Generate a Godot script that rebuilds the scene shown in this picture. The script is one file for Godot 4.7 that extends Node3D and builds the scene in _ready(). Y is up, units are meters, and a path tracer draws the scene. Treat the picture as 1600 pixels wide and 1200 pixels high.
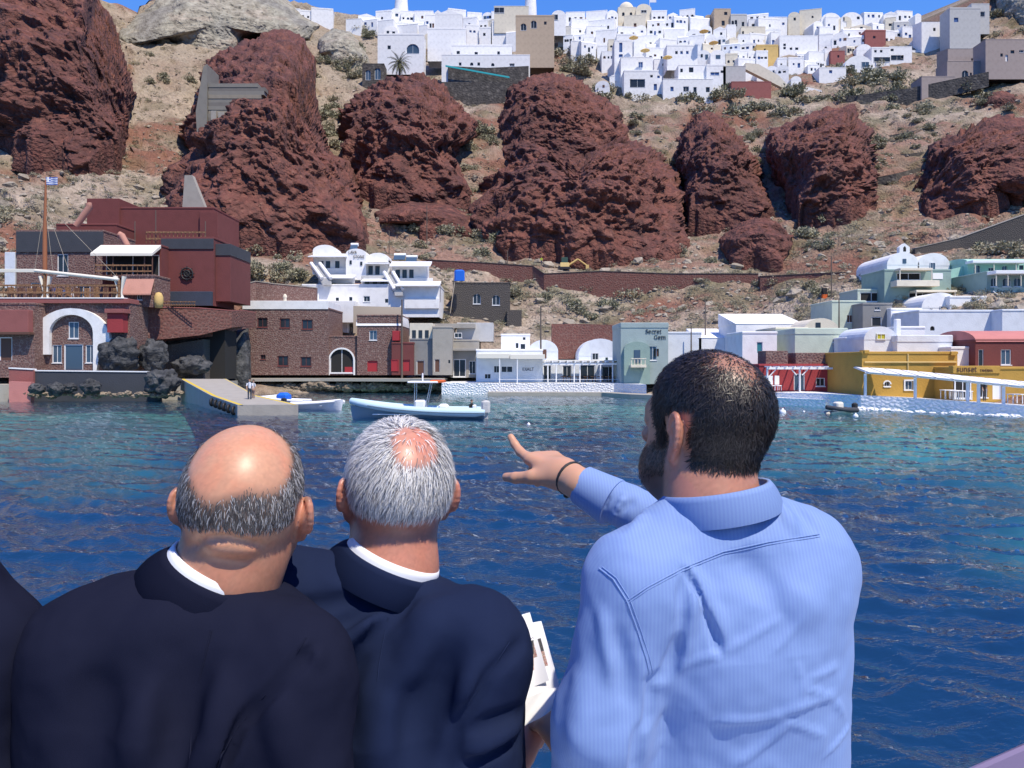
extends Node3D
# Units are metres. The camera stands at (0, CH, 0) and looks along -z; spot() gives the place that lies d metres ahead
# in the direction of a point of the 1600 x 1200 photograph.
const FL := 1186.0
const CH := 4.0
const YH := 568.0
var mats := {}
var taken := {}
var rng := RandomNumberGenerator.new()

func spot(px: float, py: float, d: float) -> Vector3:
	return Vector3((px - 800.0) * d / FL, CH + (YH - py) * d / FL, -d)

# ---------------------------------------------------------------- mesh collecting
class Shape:
	var v := PackedVector3Array()
	var n := PackedVector3Array()
	var c := PackedColorArray()
	var uv := PackedVector2Array()
	var ix := PackedInt32Array()
	var tint := Color.WHITE
	var tinted := false
	func vert(p: Vector3, nn: Vector3) -> int:
		v.append(p); n.append(nn)
		if tinted: c.append(tint)
		return v.size() - 1
	func tri(a: Vector3, b: Vector3, d: Vector3) -> void:
		var nn := (d - a).cross(b - a)
		if nn.length_squared() < 1e-16: return
		nn = nn.normalized()
		var i := vert(a, nn); vert(b, nn); vert(d, nn)
		ix.append_array(PackedInt32Array([i, i + 1, i + 2]))
	func tri_out(a: Vector3, b: Vector3, d: Vector3, o: Vector3) -> void:
		var nn := (d - a).cross(b - a)
		if nn.dot((a + b + d) / 3.0 - o) < 0.0: tri(a, d, b)
		else: tri(a, b, d)
	func quad_out(a: Vector3, b: Vector3, d: Vector3, e: Vector3, o: Vector3) -> void:
		tri_out(a, b, d, o); tri_out(a, d, e, o)
	func quad_to(a: Vector3, b: Vector3, d: Vector3, e: Vector3, towards: Vector3) -> void:
		var nn := (d - a).cross(b - a)
		if nn.dot(towards) < 0.0:
			tri(a, d, b); tri(a, e, d)
		else:
			tri(a, b, d); tri(a, d, e)
	func box(lo: Vector3, hi: Vector3, b := Transform3D.IDENTITY) -> void:
		var p: Array[Vector3] = []
		for k in 8: p.append(b * Vector3(hi.x if k & 1 else lo.x, hi.y if k & 2 else lo.y, hi.z if k & 4 else lo.z))
		var o: Vector3 = (p[0] + p[7]) * 0.5
		for f in [[0, 1, 3, 2], [4, 5, 7, 6], [0, 1, 5, 4], [2, 3, 7, 6], [0, 2, 6, 4], [1, 3, 7, 5]]:
			quad_out(p[f[0]], p[f[1]], p[f[2]], p[f[3]], o)
	# a box with its upright and upper edges bevelled
	func soft_box(lo: Vector3, hi: Vector3, r: float, b := Transform3D.IDENTITY) -> void:
		var o := (lo + hi) * 0.5
		var ring := []
		for s in [[0.0, lo.y], [0.0, hi.y - r], [r, hi.y]]:
			var i: float = s[0]; var y: float = s[1]
			ring.append([Vector3(lo.x + i + r, y, lo.z + i), Vector3(hi.x - i - r, y, lo.z + i), Vector3(hi.x - i, y, lo.z + i + r), Vector3(hi.x - i, y, hi.z - i - r), Vector3(hi.x - i - r, y, hi.z - i), Vector3(lo.x + i + r, y, hi.z - i), Vector3(lo.x + i, y, hi.z - i - r), Vector3(lo.x + i, y, lo.z + i + r)])
		for k in 2:
			for j in 8: quad_out(b * ring[k][j], b * ring[k][(j + 1) % 8], b * ring[k + 1][(j + 1) % 8], b * ring[k + 1][j], b * o)
		for e in [0, 2]:
			for j in range(1, 7): tri_out(b * ring[e][0], b * ring[e][j], b * ring[e][j + 1], b * o)
	# polygon in x and y, drawn out along z
	func prism(poly: PackedVector2Array, z0: float, z1: float, b := Transform3D.IDENTITY) -> void:
		var t := Geometry2D.triangulate_polygon(poly)
		for k in range(0, t.size(), 3):
			for z in [z0, z1]:
				var q := [poly[t[k]], poly[t[k + 1]], poly[t[k + 2]]]
				var way := Vector3(0, 0, z - (z0 + z1) * 0.5)
				var a := Vector3(q[0].x, q[0].y, z); var d := Vector3(q[1].x, q[1].y, z); var e := Vector3(q[2].x, q[2].y, z)
				if (e - a).cross(d - a).dot(way) < 0.0: tri(b * a, b * e, b * d)
				else: tri(b * a, b * d, b * e)
		var cw := Geometry2D.is_polygon_clockwise(poly)
		for k in poly.size():
			var p := poly[k]; var q := poly[(k + 1) % poly.size()]
			var out := Vector3(q.y - p.y, p.x - q.x, 0) * (-1.0 if cw else 1.0)
			var a := Vector3(p.x, p.y, z0); var d := Vector3(q.x, q.y, z0); var e := Vector3(q.x, q.y, z1); var f := Vector3(p.x, p.y, z1)
			if (e - a).cross(d - a).dot(out) < 0.0:
				tri(b * a, b * e, b * d); tri(b * a, b * f, b * e)
			else:
				tri(b * a, b * d, b * e); tri(b * a, b * e, b * f)
	# a round bar through points, smooth
	func tube(pts: Array, radii: Array, sides := 8, squash := 1.0) -> void:
		var m := pts.size()
		var up := Vector3.UP
		var rows := []
		for k in m:
			var dir: Vector3 = (pts[mini(k + 1, m - 1)] - pts[maxi(k - 1, 0)]).normalized()
			if absf(dir.dot(up)) > 0.95: up = Vector3.RIGHT if absf(dir.x) < 0.9 else Vector3.BACK
			var s := dir.cross(up).normalized(); var w := s.cross(dir).normalized()
			up = w
			var r: float = radii[mini(k, radii.size() - 1)]
			var row := PackedInt32Array()
			for j in sides:
				var a := TAU * j / sides
				var o := s * cos(a) + w * sin(a) * squash
				row.append(vert(pts[k] + o * r, (s * cos(a) * squash + w * sin(a)).normalized()))
			rows.append(row)
		for k in m - 1:
			for j in sides:
				var a: int = rows[k][j]; var b: int = rows[k][(j + 1) % sides]; var d: int = rows[k + 1][(j + 1) % sides]; var e: int = rows[k + 1][j]
				face(a, b, d); face(a, d, e)
		for k in [0, m - 1]:
			var dir: Vector3 = (pts[1] - pts[0]).normalized() * -1.0 if k == 0 else (pts[m - 1] - pts[m - 2]).normalized()
			for j in range(1, sides - 1):
				var a: Vector3 = v[rows[k][0]]; var b: Vector3 = v[rows[k][j]]; var d: Vector3 = v[rows[k][j + 1]]
				if (d - a).cross(b - a).dot(dir) < 0.0: tri(a, d, b)
				else: tri(a, b, d)
	func face(a: int, b: int, d: int) -> void:
		if (v[d] - v[a]).cross(v[b] - v[a]).dot(n[a] + n[b] + n[d]) < 0.0: ix.append_array(PackedInt32Array([a, d, b]))
		else: ix.append_array(PackedInt32Array([a, b, d]))
	# profile of (radius, height) pairs turned about y
	func lathe(prof: Array, sides := 16, b := Transform3D.IDENTITY, turn := TAU) -> void:
		var rows := []
		for k in prof.size():
			var t: Vector2 = prof[mini(k + 1, prof.size() - 1)] - prof[maxi(k - 1, 0)]
			var row := PackedInt32Array()
			for j in sides + 1:
				var a := turn * j / sides
				var nn := Vector3(cos(a) * t.y, -t.x, sin(a) * t.y)
				row.append(vert(b * Vector3(cos(a) * prof[k].x, prof[k].y, sin(a) * prof[k].x), (b.basis * nn).normalized()))
			rows.append(row)
		for k in prof.size() - 1:
			for j in sides:
				face(rows[k][j], rows[k][j + 1], rows[k + 1][j + 1]); face(rows[k][j], rows[k + 1][j + 1], rows[k + 1][j])
	func mesh() -> ArrayMesh:
		var a := []
		a.resize(Mesh.ARRAY_MAX)
		a[Mesh.ARRAY_VERTEX] = v; a[Mesh.ARRAY_NORMAL] = n; a[Mesh.ARRAY_INDEX] = ix
		if c.size() == v.size(): a[Mesh.ARRAY_COLOR] = c
		if uv.size() == v.size(): a[Mesh.ARRAY_TEX_UV] = uv
		var m := ArrayMesh.new()
		m.add_surface_from_arrays(Mesh.PRIMITIVE_TRIANGLES, a)
		return m

func numbered(called: String) -> String:
	var k: int = taken.get(called, -1) + 1
	taken[called] = k
	return called if k == 0 else "%s_%03d" % [called, k]

func part(parent: Node, called: String, s, m: Material) -> MeshInstance3D:
	var o := MeshInstance3D.new()
	o.mesh = s.mesh() if s is Shape else s
	o.material_override = m
	o.name = called
	parent.add_child(o, true)
	return o

func tag(o: Node, label: String, category: String, group := "") -> Node:
	o.set_meta("label", label); o.set_meta("category", category)
	if group != "": o.set_meta("group", group)
	return o

func thing(called: String, label: String, category: String, at := Vector3.ZERO, turn := 0.0, group := "") -> Node3D:
	var o := Node3D.new()
	o.name = numbered(called)
	add_child(o)
	o.position = at; o.rotation.y = turn
	tag(o, label, category, group)
	return o

func solid(called: String, s, m: Material, label: String, category: String, group := "", at := Vector3.ZERO) -> MeshInstance3D:
	var o := part(self, numbered(called), s, m)
	o.position = at
	tag(o, label, category, group)
	return o

func structure(called: String, s, m: Material) -> MeshInstance3D:
	var o := part(self, numbered(called), s, m)
	o.set_meta("kind", "structure")
	return o

# ---------------------------------------------------------------- materials
func noise(kind: int, freq: float, octaves := 4, sd := 1) -> FastNoiseLite:
	var f := FastNoiseLite.new()
	f.noise_type = kind; f.frequency = freq; f.seed = sd
	f.fractal_octaves = octaves
	if octaves < 2: f.fractal_type = FastNoiseLite.FRACTAL_NONE
	return f

func ramp_tex(f: FastNoiseLite, size: int, stops: Array, f2: FastNoiseLite = null, w2 := 0.0) -> ImageTexture:
	# stops: [[t, linear Color] ...]; the noise value picks the colour
	var im := f.get_seamless_image(size, size)
	im.convert(Image.FORMAT_L8)
	var d := im.get_data()
	var d2 := PackedByteArray()
	if f2:
		var i2 := f2.get_seamless_image(size, size); i2.convert(Image.FORMAT_L8); d2 = i2.get_data()
	var g := Gradient.new()
	var off := PackedFloat32Array(); var col := PackedColorArray()
	for s in stops:
		off.append(s[0]); col.append((s[1] as Color).linear_to_srgb())
	g.offsets = off; g.colors = col
	var lut := PackedByteArray()
	for k in 256:
		var q := g.sample(k / 255.0)
		lut.append(q.r8); lut.append(q.g8); lut.append(q.b8)
	var out := PackedByteArray()
	out.resize(size * size * 3)
	for k in size * size:
		var t := d[k]
		if f2: t = clampi(int(t * (1.0 - w2) + d2[k] * w2), 0, 255)
		out[k * 3] = lut[t * 3]; out[k * 3 + 1] = lut[t * 3 + 1]; out[k * 3 + 2] = lut[t * 3 + 2]
	var r := Image.create_from_data(size, size, false, Image.FORMAT_RGB8, out)
	return ImageTexture.create_from_image(r)

func grey_tex(f: FastNoiseLite, size: int) -> ImageTexture:
	var im := f.get_seamless_image(size, size)
	im.convert(Image.FORMAT_L8)
	return ImageTexture.create_from_image(im)

func lin(r: float, g: float, b: float) -> Color:
	return Color(r, g, b).linear_to_srgb()

func surf(key: String, col: Color, rough: float, tex: Texture2D = null, tile := 1.0, bump: Texture2D = null, bump_cm := 0.0, vcol := false) -> StandardMaterial3D:
	var m := StandardMaterial3D.new()
	m.resource_name = key
	m.albedo_color = lin(col.r, col.g, col.b)
	m.roughness = rough
	if tex: m.albedo_texture = tex
	if tex or bump:
		m.uv1_triplanar = true; m.uv1_world_triplanar = true
		m.uv1_scale = Vector3.ONE / tile
		m.uv1_triplanar_sharpness = 4.0
	if bump:
		m.heightmap_enabled = true; m.heightmap_texture = bump; m.heightmap_scale = bump_cm
	m.vertex_color_use_as_albedo = vcol
	mats[key] = m
	return m

func make_materials() -> void:
	var S := FastNoiseLite.TYPE_SIMPLEX_SMOOTH; var C := FastNoiseLite.TYPE_CELLULAR
	var rockn := noise(S, 0.012, 6, 3); rockn.fractal_type = FastNoiseLite.FRACTAL_RIDGED
	var cell := noise(C, 0.035, 3, 7)
	cell.cellular_return_type = FastNoiseLite.RETURN_DISTANCE
	var rock_col := ramp_tex(noise(S, 0.011, 6, 5), 512, [[0.0, Color(0.045, 0.02, 0.018)], [0.35, Color(0.105, 0.038, 0.03)], [0.6, Color(0.17, 0.058, 0.042)], [0.8, Color(0.23, 0.10, 0.072)], [1.0, Color(0.33, 0.2, 0.15)]], cell, 0.35)
	surf("red_rock", Color.WHITE, 0.95, rock_col, 14.0, grey_tex(noise(S, 0.03, 5, 9), 512), 55.0, true)
	surf("black_rock", Color(0.30, 0.33, 0.36), 0.9, ramp_tex(noise(S, 0.012, 6, 15), 256, [[0.0, Color(0.05, 0.05, 0.055)], [0.5, Color(0.15, 0.145, 0.145)], [0.8, Color(0.28, 0.26, 0.25)], [1.0, Color(0.45, 0.41, 0.37)]]), 4.0, grey_tex(noise(S, 0.03, 5, 19), 256), 14.0)
	surf("soil", Color.WHITE, 0.97, ramp_tex(noise(S, 0.014, 6, 11), 512, [[0.0, Color(0.40, 0.37, 0.34)], [0.4, Color(0.72, 0.69, 0.66)], [0.62, Color(0.92, 0.89, 0.85)], [1.0, Color(1, 1, 1)]], cell, 0.3), 11.0, grey_tex(noise(S, 0.035, 5, 12), 512), 45.0, true)
	surf("tuff", Color.WHITE, 0.95, ramp_tex(noise(S, 0.012, 6, 31), 256, [[0.0, Color(0.17, 0.145, 0.115)], [0.5, Color(0.31, 0.27, 0.215)], [1.0, Color(0.47, 0.42, 0.34)]]), 12.0, grey_tex(noise(S, 0.03, 5, 32), 256), 50.0, true)
	var plaster := ramp_tex(noise(S, 0.008, 5, 21), 256, [[0.0, Color(0.86, 0.86, 0.86)], [0.45, Color(0.96, 0.96, 0.96)], [1.0, Color(1, 1, 1)]])
	var grit := grey_tex(noise(S, 0.06, 4, 22), 256)
	for w in [["white", Color(0.84, 0.84, 0.835)], ["cream", Color(0.72, 0.66, 0.53)], ["tan", Color(0.47, 0.37, 0.27)], ["mauve", Color(0.36, 0.30, 0.275)], ["pale_grey", Color(0.50, 0.50, 0.49)], ["ochre", Color(0.62, 0.43, 0.16)], ["pink_red", Color(0.30, 0.10, 0.09)], ["sea_green", Color(0.27, 0.38, 0.34)], ["mint", Color(0.36, 0.60, 0.50)], ["grey_green", Color(0.34, 0.42, 0.41)], ["pale_green", Color(0.55, 0.63, 0.52)],
			["yellow", Color(0.50, 0.29, 0.055)], ["maroon", Color(0.165, 0.045, 0.042)], ["bright_red", Color(0.33, 0.04, 0.045)], ["slate", Color(0.05, 0.055, 0.068)], ["navy", Color(0.04, 0.055, 0.085)], ["pink", Color(0.52, 0.20, 0.18)], ["concrete", Color(0.36, 0.335, 0.29)], ["grey_block", Color(0.24, 0.24, 0.235)], ["salmon", Color(0.50, 0.25, 0.19)], ["blue_wash", Color(0.70, 0.74, 0.79)], ["bunker_grey", Color(0.23, 0.215, 0.185)], ["bunker_tan", Color(0.28, 0.245, 0.19)], ["bunker_dark", Color(0.18, 0.165, 0.145)]]:
		surf(w[0], w[1], 0.88, plaster, 3.1, grit, 1.2)
	var masonry := noise(C, 0.055, 1, 41)
	masonry.cellular_return_type = FastNoiseLite.RETURN_DISTANCE2_SUB; masonry.cellular_jitter = 0.9
	var mas_b := grey_tex(masonry, 512)
	surf("brown_stone", Color.WHITE, 0.93, ramp_tex(masonry, 512, [[0.0, Color(0.31, 0.235, 0.20)], [0.2, Color(0.25, 0.17, 0.145)], [0.34, Color(0.15, 0.085, 0.075)], [0.6, Color(0.19, 0.10, 0.086)], [1.0, Color(0.10, 0.056, 0.052)]], noise(S, 0.03, 3, 42), 0.4), 8.5, mas_b, 6.0)
	surf("red_stone", Color.WHITE, 0.93, ramp_tex(masonry, 512, [[0.0, Color(0.26, 0.16, 0.13)], [0.3, Color(0.15, 0.065, 0.052)], [0.6, Color(0.19, 0.075, 0.06)], [1.0, Color(0.08, 0.035, 0.033)]], noise(S, 0.03, 3, 43), 0.35), 12.0, mas_b, 7.0)
	surf("dark_stone", Color.WHITE, 0.93, ramp_tex(masonry, 512, [[0.0, Color(0.16, 0.145, 0.125)], [0.2, Color(0.075, 0.068, 0.062)], [0.6, Color(0.105, 0.092, 0.083)], [1.0, Color(0.05, 0.047, 0.046)]], noise(S, 0.03, 3, 44), 0.35), 8.0, mas_b, 7.0)
	surf("far_stone", Color.WHITE, 0.95, ramp_tex(noise(S, 0.035, 5, 47), 256, [[0.0, Color(0.04, 0.038, 0.037)], [0.45, Color(0.085, 0.078, 0.072)], [0.6, Color(0.13, 0.12, 0.108)], [1.0, Color(0.30, 0.27, 0.235)]], masonry, 0.45), 26.0, mas_b, 12.0)
	surf("white_stone", Color.WHITE, 0.85, ramp_tex(masonry, 512, [[0.0, Color(0.52, 0.56, 0.62)], [0.2, Color(0.70, 0.73, 0.76)], [0.5, Color(0.80, 0.81, 0.82)], [1.0, Color(0.80, 0.80, 0.79)]], noise(S, 0.03, 3, 45), 0.4), 9.0, mas_b, 14.0)
	surf("track", Color(0.52, 0.43, 0.34), 0.97, plaster, 5.0, grit, 8.0)
	surf("wood", Color.WHITE, 0.8, ramp_tex(noise(S, 0.03, 4, 51), 128, [[0.0, Color(0.11, 0.055, 0.03)], [0.5, Color(0.24, 0.125, 0.06)], [1.0, Color(0.36, 0.21, 0.11)]]), 1.0)
	surf("pale_wood", Color(0.42, 0.36, 0.28), 0.85)
	surf("pole_wood", Color(0.13, 0.105, 0.085), 0.9)
	surf("mast_wood", Color(0.33, 0.12, 0.05), 0.6)
	surf("canvas", Color(0.76, 0.72, 0.62), 0.9)
	surf("white_paint", Color(0.80, 0.81, 0.82), 0.6)
	surf("dark_glass", Color(0.025, 0.03, 0.036), 0.12)
	surf("blue_glass", Color(0.06, 0.10, 0.15), 0.1)
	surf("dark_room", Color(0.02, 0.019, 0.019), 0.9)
	surf("blue_paint", Color(0.035, 0.10, 0.28), 0.5)
	surf("teal_paint", Color(0.03, 0.20, 0.24), 0.5)
	surf("green_paint", Color(0.03, 0.07, 0.05), 0.5)
	surf("red_paint", Color(0.36, 0.025, 0.03), 0.55)
	surf("lime_paint", Color(0.50, 0.45, 0.03), 0.6)
	surf("brown_paint", Color(0.12, 0.055, 0.035), 0.6)
	surf("orange", Color(0.65, 0.12, 0.02), 0.6)
	surf("turquoise", Color(0.03, 0.42, 0.44), 0.5)
	surf("black", Color(0.015, 0.015, 0.017), 0.6)
	surf("metal", Color(0.45, 0.46, 0.47), 0.4).metallic = 0.7
	surf("blue_tarp", Color(0.01, 0.13, 0.62), 0.5)
	surf("umbrella_yellow", Color(0.72, 0.55, 0.22), 0.8)
	surf("body_paint", Color.WHITE, 0.85, null, 1.0, null, 0.0, true)
	surf("line_yellow", Color(0.62, 0.45, 0.04), 0.8)
	surf("tuff_stone", Color.WHITE, 0.95, ramp_tex(noise(S, 0.012, 6, 35), 256, [[0.0, Color(0.07, 0.055, 0.045)], [0.5, Color(0.19, 0.15, 0.11)], [1.0, Color(0.42, 0.36, 0.28)]]), 3.0, grit, 8.0)
	surf("leaf", Color.WHITE, 0.8, null, 1.0, null, 0.0, true)
	mats.leaf.backlight = Color(0.12, 0.14, 0.06)
# ---------------------------------------------------------------- ground
# rows of (column of the photograph, then distance of the ground at each of GY)
const GY := [600.0, 540.0, 467.0, 430.0, 400.0, 330.0, 250.0, 150.0, 100.0, 40.0, -20.0, -80.0]
const GX := [-700.0, 0.0, 200.0, 380.0, 560.0, 800.0, 1000.0, 1180.0, 1350.0, 1600.0, 2300.0]
const GD := [
	[76, 88, 96, 100, 112, 128, 152, 190, 215, 240, 262, 285],
	[80, 90, 97, 102, 116, 130, 156, 200, 235, 265, 288, 310],
	[84, 93, 99, 106, 120, 138, 168, 235, 272, 305, 325, 345],
	[100, 108, 112, 120, 132, 158, 192, 262, 295, 335, 352, 370],
	[107, 113, 120, 127, 142, 172, 206, 276, 302, 342, 360, 380],
	[104, 114, 133, 140, 152, 182, 214, 284, 309, 345, 365, 385],
	[98, 112, 133, 140, 152, 184, 217, 286, 312, 348, 365, 385],
	[90, 104, 122, 132, 146, 180, 216, 284, 312, 348, 365, 385],
	[72, 84, 100, 112, 128, 168, 206, 270, 302, 340, 360, 380],
	[62, 72, 86, 98, 116, 156, 194, 246, 278, 316, 338, 360],
	[58, 66, 80, 92, 108, 140, 176, 225, 255, 290, 315, 335]]
const RX := [-700.0, 0.0, 180.0, 215.0, 260.0, 430.0, 520.0, 640.0, 800.0, 1000.0, 1200.0, 1330.0, 1420.0, 1490.0, 1545.0, 1600.0, 2300.0]
const RY := [-60.0, -40.0, 10.0, 22.0, -12.0, -6.0, 22.0, 32.0, 30.0, 28.0, 40.0, 44.0, 60.0, 36.0, 0.0, -40.0, -60.0]
const SX := [-700.0, 0.0, 60.0, 200.0, 300.0, 420.0, 600.0, 720.0, 900.0, 1010.0, 1120.0, 1210.0, 1290.0, 1340.0, 1600.0, 2300.0]
const SD := [70.0, 77.0, 83.0, 84.0, 84.0, 98.0, 105.0, 98.0, 97.0, 90.0, 80.0, 73.0, 68.0, 66.0, 57.0, 52.0]

func along(xs: Array, ys: Array, x: float) -> float:
	if x <= xs[0]: return ys[0]
	for k in range(1, xs.size()):
		if x <= xs[k]:
			return lerpf(ys[k - 1], ys[k], (x - xs[k - 1]) / (xs[k] - xs[k - 1]))
	return ys[-1]

func ground_d(px: float, py: float) -> float:
	var i := 0
	while i < GX.size() - 2 and px > GX[i + 1]: i += 1
	var fx := clampf((px - GX[i]) / (GX[i + 1] - GX[i]), 0, 1)
	var j := 0
	while j < GY.size() - 2 and py < GY[j + 1]: j += 1
	var fy := clampf((GY[j] - py) / (GY[j] - GY[j + 1]), 0, 1)
	return lerpf(lerpf(GD[i][j], GD[i][j + 1], fy), lerpf(GD[i + 1][j], GD[i + 1][j + 1], fy), fx)

func ground(px: float, py: float) -> Vector3:
	return spot(px, py, ground_d(px, py))

var relief: FastNoiseLite
var patches: FastNoiseLite
func hill_point(px: float, py: float) -> Vector3:
	# a point of the hillside's surface
	if not relief:
		relief = noise(FastNoiseLite.TYPE_SIMPLEX_SMOOTH, 0.05, 5, 61); relief.fractal_type = FastNoiseLite.FRACTAL_RIDGED
		patches = noise(FastNoiseLite.TYPE_SIMPLEX_SMOOTH, 0.09, 4, 63)
	var low := smoothstep(350.0, 420.0, py)
	var built := smoothstep(440.0, 560.0, px) * (1.0 - smoothstep(1440.0, 1500.0, px)) * (1.0 - smoothstep(105.0, 150.0, py))
	var p := spot(px, py, ground_d(px, py) + lerpf(4.0, 7.0 + 5.0 * smoothstep(1100.0, 1200.0, px), low) + built * 3.0)
	var a := clampf((590.0 - py) / 120.0, 0.15, 1.0) * lerpf(1.0, 0.55, low) * (1.0 - 0.65 * built)
	return p + Vector3(0, 0.5, 1.0) * (relief.get_noise_3dv(p) * 3.2 * a) + Vector3(0, 0, patches.get_noise_3dv(p * 2.7) * 1.0 * a)

func make_ground() -> void:
	var pat := noise(FastNoiseLite.TYPE_SIMPLEX_SMOOTH, 0.022, 4, 62)
	var pat2 := noise(FastNoiseLite.TYPE_SIMPLEX_SMOOTH, 0.09, 4, 63)
	var s := Shape.new()
	var cols := 400; var rows := 210
	var pos := PackedVector3Array()
	for i in cols + 1:
		var px := lerpf(-560, 2160, float(i) / cols)
		var top := along(RX, RY, px)
		var shore := along(SX, SD, px)
		var back := Vector3.ZERO
		for j in rows + 1:
			var p: Vector3
			if j < 8:        # from under the water up to the quay level
				var t := j / 8.0
				var d := lerpf(shore - 1.0, ground_d(px, 600.0) + 4.0, t)
				p = spot(px, YH, d); p.y = lerpf(-3.0, 1.7, t)
			elif j > rows - 12:   # the plateau behind the rim
				var t := (j - (rows - 12)) / 12.0
				p = back + Vector3(back.x / back.z * -t * 160.0 * -1.0, -t * 6.0, -t * 160.0)
			else:
				var t := (j - 8) / float(rows - 20)
				var py := lerpf(588.0, top, pow(t, 1.05))
				p = hill_point(px, py)
				back = p
			pos.append(p)
			# matter: pale pumice scree, brown earth, red cinder dust, dry grass
			var k := pat.get_noise_3dv(p) * 0.5 + 0.5
			var k2 := pat2.get_noise_3dv(p) * 0.5 + 0.5
			var red := smoothstep(0.52, 0.7, pat.get_noise_3d(p.x + 300.0, p.y * 1.4, p.z) * 0.5 + 0.5)
			var py2 := YH - (p.y - CH) / -p.z * FL
			var col := Color(0.33, 0.27, 0.215).lerp(Color(0.46, 0.39, 0.32), smoothstep(0.35, 0.6, k2))
			col = col.lerp(Color(0.24, 0.165, 0.115), smoothstep(0.5, 0.75, k) * 0.8)
			if px > 560.0 and py2 > 190.0 and py2 < 420.0: red = maxf(red, smoothstep(0.35, 0.6, k2) * 0.75)
			col = col.lerp(Color(0.245, 0.098, 0.065), red * 0.85)
			col = col.lerp(Color(0.165, 0.165, 0.095), smoothstep(0.5, 0.72, pat2.get_noise_3d(p.z, p.x, p.y + 90.0) * 0.5 + 0.5) * (0.7 if px > 450.0 else 0.35))
			if px > 210.0 and px < 590.0 and py2 < 150.0: col = col.lerp(Color(0.40, 0.345, 0.27), 0.75)
			s.c.append(col)
	s.v = pos
	finish_grid(s, cols, rows)
	structure("hillside", s, mats.soil)

# normals and faces of a grid of (cols + 1) x (rows + 1) points, column by column; faces look towards the viewer / up
func finish_grid(s: Shape, cols: int, rows: int) -> void:
	var h := rows + 1
	s.n.resize(s.v.size())
	for i in cols + 1:
		for j in h:
			var a := s.v[mini(i + 1, cols) * h + j] - s.v[maxi(i - 1, 0) * h + j]
			var b := s.v[i * h + mini(j + 1, rows)] - s.v[i * h + maxi(j - 1, 0)]
			s.n[i * h + j] = a.cross(b).normalized()
	s.ix.resize(cols * rows * 6)
	var o := 0
	for i in cols:
		for j in rows:
			var a := i * h + j; var b := a + h
			s.ix[o] = a; s.ix[o + 1] = a + 1; s.ix[o + 2] = b
			s.ix[o + 3] = a + 1; s.ix[o + 4] = b + 1; s.ix[o + 5] = b
			o += 6

# ---------------------------------------------------------------- sea
func make_sea() -> void:
	var wa := noise(FastNoiseLite.TYPE_SIMPLEX_SMOOTH, 0.34, 2, 71)
	var wb := noise(FastNoiseLite.TYPE_SIMPLEX_SMOOTH, 1.0, 2, 72)
	var wc := noise(FastNoiseLite.TYPE_SIMPLEX_SMOOTH, 3.1, 2, 73)
	var cols := 620; var rows := 560
	var s := Shape.new()
	s.v.resize((cols + 1) * (rows + 1))
	var k := 0
	for i in cols + 1:
		var u := lerpf(-0.95, 0.95, float(i) / cols)
		for j in rows + 1:
			var t := float(j) / rows
			var d := 2.0 * pow(65.0, t)
			var x := u * d
			var y := 0.0
			var xr := x * 0.94 - d * 0.34; var zr := d * 0.94 + x * 0.34   # crests run slightly down to the right
			var fade := clampf(45.0 / d, 0.45, 1.0)
			var a := 1.0 - absf(wa.get_noise_2d(xr * 0.42, zr))
			y += (a * a) * 0.20 * fade
			var b := 1.0 - absf(wb.get_noise_2d(xr * 0.5, zr * 1.15))
			y += b * b * 0.085
			if d < 70.0: y += wc.get_noise_2d(xr * 0.6, zr * 1.1) * 0.020
			s.v[k] = Vector3(x, y - 0.17, -d)
			k += 1
	finish_grid(s, cols, rows)
	var m := surf("sea_water", Color(0.004, 0.045, 0.115), 0.06)
	m.transparency = BaseMaterial3D.TRANSPARENCY_ALPHA
	m.albedo_color.a = 0.36
	var rip := noise(FastNoiseLite.TYPE_SIMPLEX_SMOOTH, 0.03, 4, 74)
	m.uv1_triplanar = true; m.uv1_world_triplanar = true; m.uv1_scale = Vector3(0.35, 1, 0.6)
	m.heightmap_enabled = true; m.heightmap_texture = grey_tex(rip, 512); m.heightmap_scale = 1.6
	structure("sea", s, m)
	# the bed of the bay: pale sand and weed under the shallows, dark rock where it drops away
	var g := Shape.new()
	var pn := noise(FastNoiseLite.TYPE_SIMPLEX_SMOOTH, 0.06, 4, 75)
	var bc := 160; var br := 90
	for i in bc + 1:
		var px := lerpf(-560, 2160, float(i) / bc)
		var shore := along(SX, SD, px)
		for j in br + 1:
			var t := float(j) / br
			var d := lerpf(2.0, shore + 6.0, t)
			var off := shore - d
			var p := spot(px, YH, d)
			p.y = -1.2 - 11.0 * smoothstep(2.0, 40.0, off) + pn.get_noise_2d(p.x, p.z) * 0.5
			g.v.append(p)
			var sand := 1.0 - smoothstep(1.0, 22.0, off + pn.get_noise_2d(p.x * 0.6, p.z) * 9.0)
			g.c.append(Color(0.003, 0.042, 0.12).lerp(Color(0.10, 0.50, 0.41), sand))
	finish_grid(g, bc, br)
	structure("seabed", g, surf("bed", Color.WHITE, 1.0, null, 1.0, null, 0.0, true))

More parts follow.
